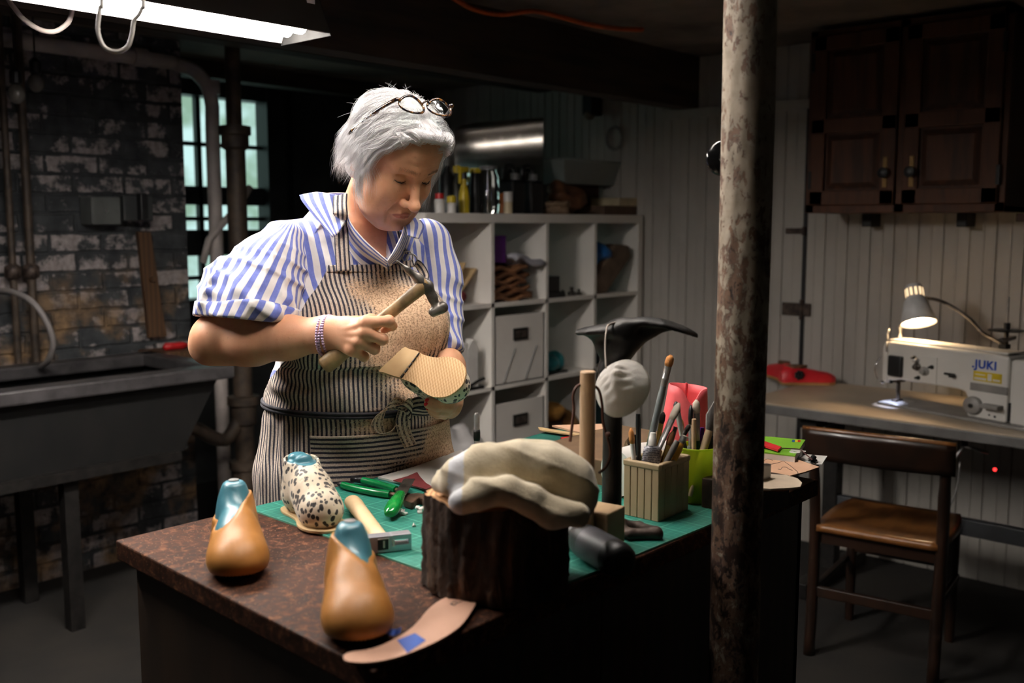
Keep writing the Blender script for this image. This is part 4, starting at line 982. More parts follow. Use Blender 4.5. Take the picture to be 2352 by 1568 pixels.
ob('clamp', MB().box(-.015, .015, -.015, .015, .0, .016, Matrix.Translation(N0) @ RZ(MR) @ T(.38, .05, .249)), M['iron'], t2, bevel=.003)
# thread stand behind the machine
ts = P(2310, 800, 3.55); ts.z = TZ
t2 = empty('thread_stand', ts, 0, 'black thread stand with a spool pin behind the sewing machine', 'thread stand')
ob('post', MB().cyl(ts, (ts.x, ts.y, 1.08), .008, n=10), M['iron_worn'], t2)
ob('spool_plate', MB().lathe([(.0, 0), (.06, 0), (.062, .004), (.0, .008)], 20, T(ts.x, ts.y, P(2300, 760, 3.55).z)), M['black'], t2, smooth=True, sharp=40)
ob('pin', MB().cyl((ts.x-.0, ts.y, P(2300, 760, 3.55).z), (ts.x-.0, ts.y, P(2300, 682, 3.55).z), .004, n=8), M['steel'], t2)
ob('hub', MB().cyl((ts.x, ts.y, P(2300, 757, 3.55).z), (ts.x, ts.y, P(2300, 742, 3.55).z), .012, n=12), M['black'], t2)
ob('arm', MB().box(ts.x-.08, ts.x+.08, ts.y-.012, ts.y+.012, P(2300, 775, 3.55).z-.012, P(2300, 775, 3.55).z), M['iron_worn'], t2)
# wire lever at the machine head
thing('wire_hook', MB().tube(bez([P(2024, 818, 3.8), P(2010, 840, 3.8), P(2012, 862, 3.8), P(2020, 872, 3.8)], 12), .002, 6).ball(P(2027, 878, 3.8), (.010, .010, .007), 10, 8), M['chrome'], 'thin shiny wire hook left of the sewing machine head', 'hook', smooth=True)
# red shoes at the left end of the table
def low_shoe(c, rz, label):
    t = empty('red_shoe', c, rz, label, 'shoe', 'pair of red shoes')
    prof = [(-.105, .03, .052), (-.095, .037, .066), (-.06, .037, .07), (-.02, .034, .064), (.02, .036, .054), (.06, .042, .046), (.095, .04, .04), (.12, .026, .03), (.132, .006, .018)]
    g = []
    for x, w, h in prof:
        g.append([(x, w*math.cos(a), .012 + max(0, h*math.sin(a)) ) for a in np.linspace(-.15, PI+.15, 15)])
    ob('upper', MB().grid(g).add([g[0][i] for i in range(15)], [tuple(range(15))]), M['redshoe'], t, world=False, smooth=True, sharp=60)
    out = [(x, w*1.04) for x, w, h in prof] + [(x, -w*1.04) for x, w, h in prof[::-1]]
    ob('sole', MB().prism(out, 0, .012), M['gum'], t, world=False, bevel=.002)
    ob('opening', MB().prism([(-.09+.1*u, .024*math.sin(PI*u)) for u in np.linspace(0, 1, 8)] + [(-.09+.1*u, -.024*math.sin(PI*u)) for u in np.linspace(1, 0, 8)][1:-1], .072, .083), M['tandark'], t, world=False)
    return t
a = PZ(1848, 882, TZ); rz = math.atan2(-CY, SY) + .0
s1 = low_shoe((a.x, a.y, TZ), rz, 'red leather shoe with a dark flower, toe to the right, on the sewing table')
fl = MB()
for k in range(7): fl.ball((.0 + .0, -.040 , .04), .001, 6, 4) if False else fl.ball((-.035 + .014*math.cos(k*.9), -.038 - .0, .045 + .014*math.sin(k*.9)), (.008, .004, .008), 8, 6)
ob('flower', fl.ball((-.035, -.04, .045), (.008, .005, .008), 8, 6), M['black'], s1, world=False, smooth=True)
a = PZ(1800, 872, TZ)
low_shoe((a.x+.02, a.y+.03, TZ), rz + 1.75, 'red leather shoe at the left, heel towards the room')
# ================================================================== chair
t = empty('wooden_chair', (3.27, 1.23, 0), .13, 'worn wooden chair with a curved back rail facing the sewing table', 'chair')
W2 = .205
g = [[(.0-.20 + .40*u, (.205 - .015*abs(2*u-1)**2)*(2*v-1)*(1.0 if u < .8 else 1 - (u-.8)*.25), .435 - .012*math.sin(PI*u)*(1-(2*v-1)**2)) for v in np.linspace(0, 1, 15)] for u in np.linspace(0, 1, 15)]
co = lambda nm, mb, mt, **k: ob(nm, mb, mt, t, world=False, **k)
co('seat', MB().grid(g), M['chairwood'], smooth=True, solid=.022)
for s in (-1, 1):
    co('leg', MB().tube(bez([(-.21, s*.195, 0), (-.19, s*.195, .25), (-.185, s*.198, .44), (-.2, s*.2, .6), (-.225, s*.205, .74)], 16), [.019]*13 + [.017]*4, 8), M['chairdark'], smooth=True)
    co('leg', MB().tube([(.17, s*.17, 0), (.165, s*.17, .42)], [.016, .02], 8), M['chairdark'], smooth=True, sharp=50)
    co('stretcher', MB().box(-.19, .17, s*.185-.008, s*.185+.008, .22, .245), M['chairdark'], bevel=.003)
co('stretcher', MB().box(-.2, -.18, -.19, .19, .20, .235), M['chairdark'], bevel=.003)
co('stretcher', MB().box(.155, .172, -.165, .165, .26, .285), M['chairdark'], bevel=.003)
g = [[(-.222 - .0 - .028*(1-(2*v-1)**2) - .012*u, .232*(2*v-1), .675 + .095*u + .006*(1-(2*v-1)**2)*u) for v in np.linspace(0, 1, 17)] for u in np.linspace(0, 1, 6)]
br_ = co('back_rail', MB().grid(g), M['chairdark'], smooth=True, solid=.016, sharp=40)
ob('lit_edge', MB().tube([(x+.001, y, z+.0015) for x, y, z in g[-1]], .0078, 8), M['chairwood'], br_, world=False, smooth=True)  # paler strip paints in the light along the rail's top edge
co('seat_apron', MB().box(-.18, -.165, -.185, .185, .38, .42), M['chairdark']); co('seat_apron', MB().box(.14, .155, -.16, .16, .38, .42), M['chairdark'])
# things on the floor by the bench
a = PZ(1868, 1400, .0)
blob('paper_bag', (2.0, .98, 0), (.06, .07, .2), M['whitep'], 'crumpled white bag standing on the floor behind the bench end', 'bag', seed=31, amp=.2)
# ================================================================== work bench
ZB = .93
FP, LP = PZ(855, 1541, ZB), PZ(265, 1240, ZB)
BX1 = 1.83; BY0, BY1 = FP.y, LP.y
t = empty('work_bench', ((FP.x+BX1)/2, (BY0+BY1)/2, 0), 0, 'brown work bench with a mottled top in front of the woman', 'work bench')
topq = [(FP.x, BY0), (BX1, BY0), (BX1, BY1), (LP.x, BY1)]
ob('bench_top', MB().prism(topq, ZB-.032, ZB), M['benchtop'], t, bevel=.003)
def panel(p, q, z0, z1, th=.018):
    p, q = Vector((*p, 0)), Vector((*q, 0)); d = (q-p).normalized(); n = Vector((-d.y, d.x, 0)) * th
    return MB().add([(*v.xy, z) for z in (z0, z1) for v in (p, q, q+n, p+n)], [(0, 1, 2, 3), (4, 5, 6, 7), (0, 1, 5, 4), (1, 2, 6, 5), (2, 3, 7, 6), (3, 0, 4, 7)])
i = .022
A_, B_, C_, D_ = (FP.x+i, BY0+i), (BX1-i, BY0+i), (BX1-i, BY1-i), (LP.x+i, BY1-i)
xs = PYp(1383, 1400, BY0+i).x
for p, q in ((A_, (xs-.002, BY0+i)), ((xs+.002, BY0+i), B_)): ob('front_panel', panel(p, q, .06, ZB-.0325), M['benchside'], t, bevel=.002)
ob('end_panel', panel(B_, C_, .0, ZB-.0325), M['benchside'], t, bevel=.002); ob('end_panel', panel(D_, A_, .0, ZB-.0325), M['benchside'], t, bevel=.002)
ob('back_panel', panel(C_, D_, .06, ZB-.0325), M['benchside'], t)
ob('plinth', MB().box(FP.x+.06, BX1-.06, BY0+.07, BY1-.07, 0, .06), M['black'], t)
# ------------------------------------------------------------------ cutting mat
A = PZ(580, 1172, ZB); C1 = PZ(1186, 1399, ZB)
vdir = (A - C1); wv = vdir.length; vdir.normalize(); udir = Vector((vdir.y, -vdir.x, 0))
if udir.x < 0: udir = -udir
C1 = Vector((C1.x + .012, BY0 + .010, 0)) if True else C1
ang = math.atan2(udir.y, udir.x)*.45
t = empty('cutting_mat', (C1.x, C1.y, ZB), ang, 'large green gridded cutting mat covering the bench', 'cutting mat')
ob('mat_sheet', MB().prism(rrect(0, .72, 0, wv, .006, 3), .0003, .0032), M['mat'], t, world=False)
ZM = ZB + .0034
def gp(px, py, z=None): return PZ(px, py, ZM if z is None else z)
# ------------------------------------------------------------------ shoe lasts with leather
def sdf_last(p):
    d = sd_ell(p, (.052, 0, .024), (.052, .038, .026))
    d = smin(d, sd_chain(p, [(.055, 0, .024), (.0, 0, .044), (-.052, 0, .080)], [.026, .0265, .0165], .02), .03)
    d = smin(d, sd_ell(p, (-.066, 0, .034), (.034, .025, .036)), .03)
    d = smin(d, sd_cone(p, (-.056, 0, .035), (-.064, 0, .114), .026, .0145), .025)
    d = smin(d, sd_cone(p, (.03, 0, .02), (-.05, 0, .022), .024, .02), .02)
    d = smax(d, p[:, 2] - .108, .006)
    return smax(d, .004 - p[:, 2] + .012 * np.clip((p[:, 0] - .03) / .07, 0, 1), .006)
def make_last(c, rz, label, sgn, cut):
    t = empty('shoe_last', c, rz, label, 'shoe last', 'leather covered shoe lasts')
    lo, hi = (-.125, -.06, -.005), (.125, .06, .125)
    V, Fc = nets(sdf_last, lo, hi, .0028)
    finish('last_core', V, Fc, M['lastplastic'], t, smooth=True, world=False)
    def up(p):
        d = sdf_last(p)
        lim = cut[0] + cut[1] * sgn * p[:, 1] + cut[2] * np.maximum(-.075 - p[:, 0], 0)
        return smax(smax(d - .0035, -(d + .002), .001), p[:, 2] - lim, .003)
    V, Fc = nets(up, lo, hi, .0025)
    finish('leather_upper', V, Fc, M['lastleather'], t, smooth=True, world=False)
    ob('nail', MB().cyl((-.066, 0, .107), (-.066, 0, .1095), .008, n=14), M['steel'], t, world=False)
    n = 18; r = MB()
    for k in range(n):
        a = -1.3 + 2.6*k/(n-1); r.cyl((.03+.058*math.cos(a)*.8, .034*math.sin(a), .0), (.03+.062*math.cos(a)*.85, .036*math.sin(a), .013), .0011, n=6)
    ob('tack', r, M['iron_worn'], t, world=False)
    return t
a = PZ(545, 1290, ZB); make_last((a.x, a.y, ZB), math.atan2(-a.y, -a.x) + .02, 'tan leather covered shoe last with blue top, at the left end of the bench', 1, (.076, .7, 1.2))
a = PZ(815, 1420, ZB); make_last((a.x, a.y, ZB), math.atan2(-a.y, -a.x) + .06, 'tan leather covered shoe last with blue top, at the front edge of the bench', -1, (.082, .55, 1.0))
# ------------------------------------------------------------------ spotted boot
def sdf_boot(p):
    d = sd_ell(p, (.042, 0, .026), (.047, .033, .03))
    d = smin(d, sd_ell(p, (-.046, 0, .03), (.034, .027, .036)), .02)
    d = smin(d, sd_chain(p, [(.046, 0, .030), (.008, 0, .052), (-.036, 0, .088)], [.031, .031, .024], .02), .025)
    d = smin(d, sd_cone(p, (-.042, 0, .040), (-.045, 0, .105), .030, .0245), .025)
    return smax(d, .002 - p[:, 2], .003)
OUT = [(-.082, .012), (-.085, 0), (-.082, -.012), (-.07, -.026), (-.045, -.03), (-.02, -.027), (.005, -.027), (.035, -.035), (.062, -.034), (.082, -.022), (.092, -.004), (.09, .01), (.078, .026), (.055, .036), (.03, .036), (.0, .029), (-.025, .026), (-.05, .029), (-.07, .026)]
OUT = [tuple(q[:2]) for q in bez([(x, y, 0) for x, y in OUT], 76, True)]
def make_boot(name, root, with_last, mx=None):
    lo, hi = (-.1, -.055, -.004), (.105, .055, .115)
    def up(p):
        d = sdf_boot(p); top = .097 - .10 * np.clip(p[:, 0] + .046, -.1, .1)
        return smax(smax(d, -(d + .004), .001), p[:, 2] - top, .002)
    def tr(V): return V if mx is None else V @ np.array(mx)[:3, :3].T + np.array(mx)[:3, 3]
    V, Fc = nets(up, lo, hi, .0025)
    o = finish('upper', tr(V), Fc, M['leopard'], root, smooth=True, world=False)
    if with_last:
        def core(p):
            d = sdf_boot(p) + .0045
            d = smin(smax(d, p[:, 2] - .092, .004), sd_ell(p, (-.058, 0, .096), (.015, .017, .008)), .003)
            d = smin(d, sd_ell(p, (-.03, 0, .094), (.012, .017, .012)), .003)
            return d
        V, Fc = nets(core, lo, hi, .003)
        finish('last_core', tr(V), Fc, M['lastplastic'], root, smooth=True, world=False)
    return o
a, b = gp(655, 1172), gp(782, 1206); c = gp(714, 1190)
t = empty('spotted_boot', (c.x, c.y, ZM), math.atan2(b.y-a.y, b.x-a.x) - .35, 'small spotted boot on a blue last standing on the mat corner', 'boot')
make_boot('boot', t, True)
ob('sole', MB().prism([(x*1.05, y*1.07) for x, y in OUT], 0, .0045), M['card'], t, world=False, bevel=.001)
# ------------------------------------------------------------------ hammer lying on the mat
h0, h1 = gp(808, 1150, ZM+.014), gp(880, 1243, ZM+.013)
t = empty('tack_hammer', (h1.x, h1.y, ZM), 0, 'new hammer with a pale wooden handle and slotted steel head lying on the mat', 'hammer')
d = (h1-h0).normalized(); L_ = (h1-h0).length
hx = frame(h0, d)
prof = [(0, .0115), (.004, .0145), (.02, .0155), (.05, .0145), (L_-.025, .0125), (L_-.012, .0155), (L_+.004, .0155)]
hb = MB().tube([(x, 0, 0) for x, r in prof], [r for x, r in prof], 16, None, True, (.8, 1.0))
hb.v = [tuple(hx @ Vector(v)) for v in hb.v]
ob('handle', hb, M['handle'], t, smooth=True, sharp=60)
e0, e1 = gp(838, 1274, ZM), gp(946, 1262, ZM)
hd = (e1-e0).normalized(); HL = (e1-e0).length; hx = frame(e0, hd)
m = MB().box(0, HL*.58, -.0, .02, .0, .026, hx).box(HL*.57, HL, .0, .02, .018, .026, hx).box(HL*.57, HL, .0, .02, 0, .011, hx).box(HL*.93, HL, 0, .02, .01, .019, hx)
ob('hammer_head', m, mat('pale_hammer_steel', srgb(196, 196, 205), .3, .6), t, bevel=.0012)
lb = ob('label', MB().box(.02, HL*.52, -.0008, .001, .005, .022, hx), M['black'], t)
ob('label_marks', MB().box(.028, .031, -.0014, .001, .008, .019, hx).box(.043, .046, -.0014, .001, .008, .019, hx).box(.02, HL*.52, -.0012, .001, .0212, .0222, hx).box(HL*.5, HL*.52, -.0012, .001, .005, .022, hx), M['whitep'], lb)
# ------------------------------------------------------------------ pincers with green handles
t = empty('lasting_pincers', gp(905, 1130), 0, 'rusty steel pincers with two green sleeved handles on the mat', 'pincers')
z = ZM + .008
p1 = [gp(788, 1114, z), gp(820, 1122, z), gp(860, 1130, z), gp(896, 1135, z)]
p2 = [gp(834, 1103, z+.002), gp(860, 1109, z+.002), gp(910, 1124, z+.002)]
hd = ob('handle', MB().tube(bez(p1, 16), .0072, 12), M['green'], t, smooth=True, sharp=60)
ob('handle_tip', MB().tube([gp(779, 1110, z), gp(789, 1114, z)], [.005, .0068], 10), M['black'], hd, smooth=True)
hd = ob('handle', MB().tube(bez(p2, 16), [.0078]*12 + [.006]*5 if False else .007, 12), M['green'], t, smooth=True, sharp=60)
ob('handle_tip', MB().tube([gp(808, 1100, z+.002), gp(835, 1103, z+.002)], [.006, .0066], 10), M['black'], hd, smooth=True)
m = MB().tube([gp(893, 1134, z), gp(930, 1140, z)], [.004, .006], 8).tube([gp(908, 1123, z+.002), gp(940, 1140, z)], [.004, .006], 8)
jaw = [(926, 1148), (930, 1138), (945, 1134), (960, 1132), (975, 1135), (985, 1143), (986, 1152), (982, 1160), (976, 1158), (970, 1146), (963, 1143), (957, 1146), (950, 1154), (944, 1155)]
jp = [gp(x, y, ZM+.012) for x, y in jaw]
m.prism([(q.x, q.y) for q in jp], ZM+.0005, ZM+.013)
ob('jaws', m, mat('brown_tool_steel', srgb(120, 92, 74), .45, .5, col2=srgb(70, 52, 42), scale=30, bump=.2), t, bevel=.0015)
# green handled knife
k0, k1, k2 = gp(897, 1176, ZM+.013), gp(920, 1134, ZM+.022), gp(940, 1100, ZM+.022)
t = empty('shoe_knife', gp(905, 1160), 0, 'short knife with a glossy green wooden handle and worn blade resting on the pincers', 'knife')
dk = (k1-k0); hx = frame(k0, dk); Lk = dk.length
hb = MB().tube([(x*Lk, 0, 0) for x in (-.12, -.08, .1, .4, .75, 1.0)], [.006, .0095, .0135, .014, .0115, .009], 16, hx, True, (.75, 1.0))
ob('handle', hb, mat('glossy_green_wood', srgb(20, 140, 60), .15, col2=srgb(10, 110, 44), scale=30, coat=.5), t, smooth=True, sharp=60)
db = (k2-k1); hx = frame(k1, db)
ob('blade', MB().box(-.01, db.length, -.0105, .0105, -.0012, .0012, hx), M['iron_worn'], t, bevel=.0005)
# paper, maroon leather and scraps
def sheet(name, pts, z, mt, label, cat, th=.0012, group=None, **k):
    q = [PZ(x, y, z) for x, y in pts]
    return thing(name, MB().prism([(v.x, v.y) for v in q], z, z+th), mt, label, cat, group, **k)
sheet('paper_sheet', [(868, 1099), (950, 1076), (1060, 1036), (1110, 1085), (1000, 1128), (985, 1127)], ZM+.0005, M['whitep'], 'white paper sheets lying beside the towel at the back of the bench', 'paper', .004)
sheet('leather_piece', [(903, 1104), (935, 1095), (958, 1085), (966, 1097), (978, 1110), (992, 1118), (985, 1126)], ZM+.0048, M['maroon'], 'maroon leather piece on the white paper', 'leather', .0015)
for i_, (x, y, s, lab) in enumerate(((923, 1182, .007, 'curled white and brown scrap nearest the knife handle'), (963, 1176, .0065, 'curled pale scrap between the knife handle and the log'), (950, 1208, .0028, 'tiny white crumb on the mat, nearest the camera of the scraps'))):
    blob('scrap', gp(x, y), (s, s*.8, s*.7), M['whitep'], lab, 'scrap', 'scraps on the mat', amp=.9, seed=60+i_, n=14)
# ------------------------------------------------------------------ log with towel
lc = PZ(1146, 1338, ZB); LR, LH = .099, .128
t = empty('log', (lc.x, lc.y, ZM), 0, 'rough barked upright log on the bench', 'log')
rg = np.random.default_rng(5); ph = rg.uniform(0, 6, 12)
g = []
for zz in np.linspace(0, LH, 22):
    row = []
    for k in range(120):
        a = 2*PI*k/120
        r = LR*(1 + .035*math.sin(3*a+1) + .022*math.sin(7*a+ph[0]) + .018*math.sin(17*a + 2*math.sin(30*zz)+ph[1]) + .014*math.sin(31*a+ph[2]+40*zz*math.sin(a)) + .05*(1-zz/LH)**2*.5) + rg.normal()*.0009
        row.append((r*math.cos(a), r*math.sin(a), zz + .004*math.sin(5*a)*(zz/LH)))
    g.append(row)
ob('bark', MB().grid(g, cv=True), M['bark'], t, world=False, smooth=True)
m = MB(); ring = [(0.985*x, 0.985*y, z-.0015) for x, y, z in g[-1]]
m.add(ring + [(x*.5, y*.5, LH+.002) for x, y, z in ring] + [(0, 0, LH+.001)], [(k, (k+1) % 120, 120+(k+1) % 120, 120+k) for k in range(120)] + [(120+k, 120+(k+1) % 120, 240) for k in range(120)])
ob('cut_end', m, M['endgrain'], t, world=False, smooth=True)
ZL = ZM + LH
def towel(p):
    d = None
    DD = 1.335
    for dD, dy in ((-.035, 12), (.01, 9), (.06, 2)):
        up = [Q(x, y+dy, DD+dD) for x, y in ((1052, 1082), (1110, 1066), (1190, 1056), (1255, 1062), (1310, 1092), (1330, 1140))]
        e = sd_chain(p, up, [.024, .027, .028, .028, .029, .024], .02)
        d = e if d is None else smin(d, e, .025)
    lowp = [Q(x, y, 1.238) for x, y in ((1062, 1152), (1104, 1134), (1164, 1128), (1220, 1150), (1272, 1176), (1326, 1182))]
    lw = sd_chain(p, lowp, [.017, .019, .018, .018, .019, .016], .012)
    lw = smin(lw, sd_chain(p, [q + np.array([0, .045, .002]) for q in lowp], [.016]*6, .012), .02)
    d = np.minimum(d, lw)
    fl = sd_chain(p, [Q(1012, 1108, 1.33), Q(1040, 1112, 1.30)], [.013, .016], .01)
    d = smin(d, fl, .01)
    n = .0009*np.sin(p[:, 0]*95 + 3*np.sin(p[:, 1]*40))*np.sin(p[:, 2]*120 + p[:, 1]*60) + .0012*np.sin(p[:, 0]*30 - p[:, 2]*110) - .0035*(1 - np.abs(np.sin(p[:, 0]*21 + p[:, 2]*46 + p[:, 1]*18)))**4
    # everything below the top of the log is kept outside the log
    return d + n
V, Fc = nets(towel, (Q(985, 1100, 1.3)[0]-.02, 1.20, 1.02), (Q(1380, 1100, 1.3)[0]+.02, 1.46, 1.19), .0035)
zmin = V[:, 2].min()
rel = np.array([(lc.x*SY - lc.y*CY), (lc.x*CY + lc.y*SY)])
rad = np.linalg.norm(V[:, :2] - rel, axis=1)
inside = rad < LR*1.06
V[:, 2] = np.where(inside, np.maximum(V[:, 2], ZL + .0035), V[:, 2])
fc = V[Fc].mean(1); hem = (fc[:, 0] < Q(1066, 1090, 1.3)[0]) & (fc[:, 0] > Q(1030, 1090, 1.3)[0])
Wv = W(V); ctr = Vector((float(Wv[:, 0].mean()), float(Wv[:, 1].mean()), ZL+.0035))
o = finish('folded_towel', Wv - np.array(ctr), Fc, [M['towel'], M['towelhem']], None, smooth=True, mi=hem.astype(int)); o.location = ctr
tagit(o, 'cream terry towel folded on top of the log', 'towel')
# ------------------------------------------------------------------ black bottle lying at the front edge
b0, b1 = P(1330, 1235, 1.46), P(1412, 1288, 1.37)
b0.z = b1.z = ZM + .0262
t = empty('black_bottle', ((b0.x+b1.x)/2, (b0.y+b1.y)/2, ZM), 0, 'black bottle lying on its side over the front edge of the bench', 'bottle')
Lb = (b1-b0).length; hx = frame(b0, b1-b0) @ Matrix.Rotation(PI/2, 4, 'Y')
ob('body', MB().lathe([(.0, Lb+.026), (.016, Lb+.026), (.0235, Lb+.019), (.026, Lb+.006), (.026, .02), (.021, .0), (.013, -.012), (.011, -.03)], 28, hx), M['blacksoft'], t, smooth=True, sharp=60)
ob('label', MB().lathe([(.0263, .032), (.0263, Lb-.004)], 28, hx, caps=False), mat('dark_grey_label', srgb(74, 72, 78), .5), t, smooth=True)
ob('neck_thread', MB().lathe([(.0135, -.012), (.0135, -.02), (.0125, -.021), (.0135, -.024), (.0125, -.027)], 20, hx), M['greyp'], t, smooth=True)
ob('cap', MB().lathe([(.0175, -.03), (.019, -.034), (.019, -.052), (.0, -.053)], 20, hx), M['black'], t, smooth=True, sharp=50)
# ------------------------------------------------------------------ wooden block
c0 = PZ(1396, 1181, ZM+.0605); c1 = PZ(1435, 1162, ZM+.0605)
dx = (c1-c0); dx.z = 0; wx = .056; dx.normalize(); dyv = Vector((-dx.y, dx.x, 0))
hx = frame((c0.x, c0.y, ZM), dx)
thing('wood_block', MB().box(0, wx, 0, .085, 0, .0605, hx), M['blockwood'], 'pale square wooden block between the log and the iron shoe stand', 'block', bevel=.002)
# ------------------------------------------------------------------ cobbler's iron stand
sc = PZ(1404, 1222, ZM); DS = CY*sc.x + SY*sc.y; rS = SY*sc.x - CY*sc.y
t = empty('shoe_anvil', (sc.x, sc.y, ZM), -PI/2 + YAW, 'black iron cobbler stand with a foot shaped last on its post', 'shoe anvil')
zp = [Q(1400, y, DS)[2] - ZM for y in (1222, 850)]
def loc(px, py, D=DS): q = Q(px, py, D); return np.array([q[0]-rS, q[1]-DS, q[2]-ZM])
def sd_stand(p):
    d = sd_cone(p, (0, 0, .0), (0, 0, .27), .0165, .0148)
    d = smin(d, sd_chain(p, [loc(1399, 905), loc(1402, 850), loc(1412, 800), loc(1425, 772)], [.015, .0175, .022, .028], .01), .012)
    pts = np.array([loc(x, y) for x, y in ((1321, 764), (1345, 759), (1395, 754), (1430, 742), (1470, 735), (1520, 738), (1570, 753), (1602, 771))])
    ws = np.array([.012, .022, .024, .021, .024, .031, .030, .012])
    zc = np.interp(p[:, 0], pts[:, 0], pts[:, 2]); w = np.interp(p[:, 0], pts[:, 0], ws)
    ends = np.maximum(pts[0, 0] - p[:, 0], p[:, 0] - pts[-1, 0])
    zt = np.abs(p[:, 2] - zc + .25*np.maximum(np.abs(p[:, 1])-.01, 0)) - .0042
    pl = smax(smax(zt, np.abs(p[:, 1]) - w, .006), ends, .004)
    web = sd_chain(p, [loc(1385, 795), loc(1372, 770), loc(1350, 764)], [.012, .01, .004], .01)
    web2 = sd_chain(p, [loc(1432, 800), loc(1455, 775), loc(1490, 757), loc(1540, 752)], [.02, .016, .012, .004], .012)
    d = smin(smin(d, smin(web, web2, .015), .012), pl, .014)
    return d
V, Fc = nets(sd_stand, (-.1, -.05, -.002), (.17, .05, loc(1470, 720)[2]), .003)
finish('post_and_last', V, Fc, M['iron'], t, smooth=True, world=False)
def sd_base(p):
    d = sd_cone(p, (0, 0, .012), (0, 0, .03), .026, .018)
    for a in (-.45, 1.75, 3.9):
        e = np.array((.075*math.cos(a), .075*math.sin(a), .008)); e2 = np.array((.045*math.cos(a+.5), .045*math.sin(a+.5), .008)); e3 = np.array((.045*math.cos(a-.5), .045*math.sin(a-.5), .008))
        for q in (e2, e3): d = smin(d, sd_chain(p, [(0, 0, .012), q, e], [.012, .009, .011], .006), .006)
    return smax(d, -p[:, 2], .002)
V, Fc = nets(sd_base, (-.1, -.1, -.004), (.1, .1, .05), .003)
finish('base', V, Fc, M['iron_rust'], t, smooth=True, world=False)
# dust mask hanging on the stand by its elastic
mc = P(1430, 888, DS - .055)
t = empty('dust_mask', P(1428, 965, DS-.05), 0, 'white dust mask hanging by its elastic from the iron shoe stand', 'dust mask')
rt = Vector((SY, -CY, 0)); fw = Vector((CY, SY, 0)); upv = Vector((0, 0, 1))
rg = np.random.default_rng(3); kk = rg.normal(size=(8, 2))*5; pk = rg.uniform(0, 6, 8)
MRX = Matrix.Rotation(YAW - PI/2 - .45, 3, 'Z') @ Matrix.Rotation(-.62, 3, 'X')
g = []
for i_, s in enumerate(np.linspace(0, 1, 18)):
    row = []
    for k in range(48):
        a = 2*PI*k/48
        rx = .0415*(1 + .06*math.cos(2*a+.6)); rz_ = .0495*(1 - .05*math.sin(a))
        x, zz = s*rx*math.cos(a), s*rz_*math.sin(a)
        dep = .034*(1-s**2.2) + (.010*math.exp(-((x+.002)**2/.00016 + (zz-.0)**2/.0006)))
        w_ = sum(math.sin(q[0]*x*30+q[1]*zz*30+p_) for q, p_ in zip(kk, pk))*.0011*(1-s**4)
        sk = .35*zz + .12*x
        row.append(mc + MRX @ Vector((x, -(dep + w_), zz)))
    g.append(row)
ob('cup', MB().grid(g, cv=True), M['mask'], t, smooth=True, solid=.0018)
e = [P(1392, 845, DS-.07), P(1390, 800, DS-.055), P(1392, 765, DS-.045), P(1398, 746, DS-.03), P(1424, 740, DS-.0), P(1420, 744, DS+.03), P(1412, 800, DS+.03), P(1440, 860, DS+.0)]
ob('elastic', MB().tube(bez(e, 40), .0022, 8, flat=(1, .6)), M['elastic'], t, smooth=True)
# wooden dowel with cord
dc = P(1348, 1100, 1.475); dt = P(1348, 852, 1.475).z
t = empty('wooden_dowel', (dc.x, dc.y, ZM), 0, 'upright round wooden dowel with a brown leather cord, between towel and mask', 'dowel')
ob('rod', MB().lathe([(.0118, 0), (.0118, dt-ZM-.0015), (.0105, dt-ZM)], 24), M['dowel'], t, world=False, smooth=True, sharp=40)
e = [P(1309, 1014, 1.45), P(1313, 985, 1.455), P(1318, 940, 1.46), P(1316, 910, 1.462), P(1323, 890, 1.465), P(1335, 882, 1.475), P(1348, 880, 1.475), P(1362, 884, 1.475), P(1376, 897, 1.47), P(1383, 930, 1.465), P(1385, 970, 1.46), P(1394, 1000, 1.46), P(1402, 1040, 1.46), P(1393, 1070, 1.465), P(1376, 1086, 1.47)]
ob('cord', MB().tube(bez(e, 60), .0022, 8).ball(P(1396, 998, 1.458), .0045, 10, 8), M['cordbrown'], t, smooth=True)
# ------------------------------------------------------------------ bamboo box and green cup of brushes
q0, q1, q2 = gp(1431, 1181), gp(1512, 1199), gp(1557, 1164)
wv_ = ((q0-q1).length + (q2-q1).length)/2
ex = (q0-q1).normalized(); hx = frame((q1.x, q1.y, ZM), ex)
ycam = (hx.to_3x3().inverted() @ (q2-q1)).y
sY = 1 if ycam > 0 else -1
BW, BD, BH = (q0-q1).length, abs(ycam), .089
t = empty('bamboo_box', (q1.x, q1.y, ZM), 0, 'square bamboo slat box full of brushes beside the lime cup', 'box')
m = MB(); n = 5
yy = lambda a, b: (min(sY*a, sY*b), max(sY*a, sY*b))
for k in range(n):
    a0, a1 = BW*k/n+.0006, BW*(k+1)/n-.0006
    for o0, o1 in ((0, .006), (BD-.006, BD)): m.box(a0, a1, *yy(o0, o1), 0, BH, hx)
    a0, a1 = BD*k/n+.0006, BD*(k+1)/n-.0006
    for o0, o1 in ((.0002, .006), (BW-.006, BW-.0002)): m.box(o0, o1, *yy(a0, a1), 0, BH, hx)
m.box(.003, BW-.003, *yy(.003, BD-.003), .001, .008, hx)
ob('slats', m, M['bamboo'], t, bevel=.0012)
ob('rim', MB().box(-.0015, BW+.0015, *yy(-.0015, .0085), BH-.002, BH+.009, hx).box(-.0015, BW+.0015, *yy(BD-.0085, BD+.0015), BH-.002, BH+.009, hx).box(-.0015, .0085, *yy(.0085, BD-.0085), BH-.002, BH+.009, hx).box(BW-.0085, BW+.0015, *yy(.0085, BD-.0085), BH-.002, BH+.009, hx), M['bamboo'], t, bevel=.003, segs=3)
bc = hx @ Vector((BW/2, sY*BD/2, 0)); DBX = CY*bc.x + SY*bc.y
cc = gp(1598, 1150); DCP = CY*cc.x + SY*cc.y
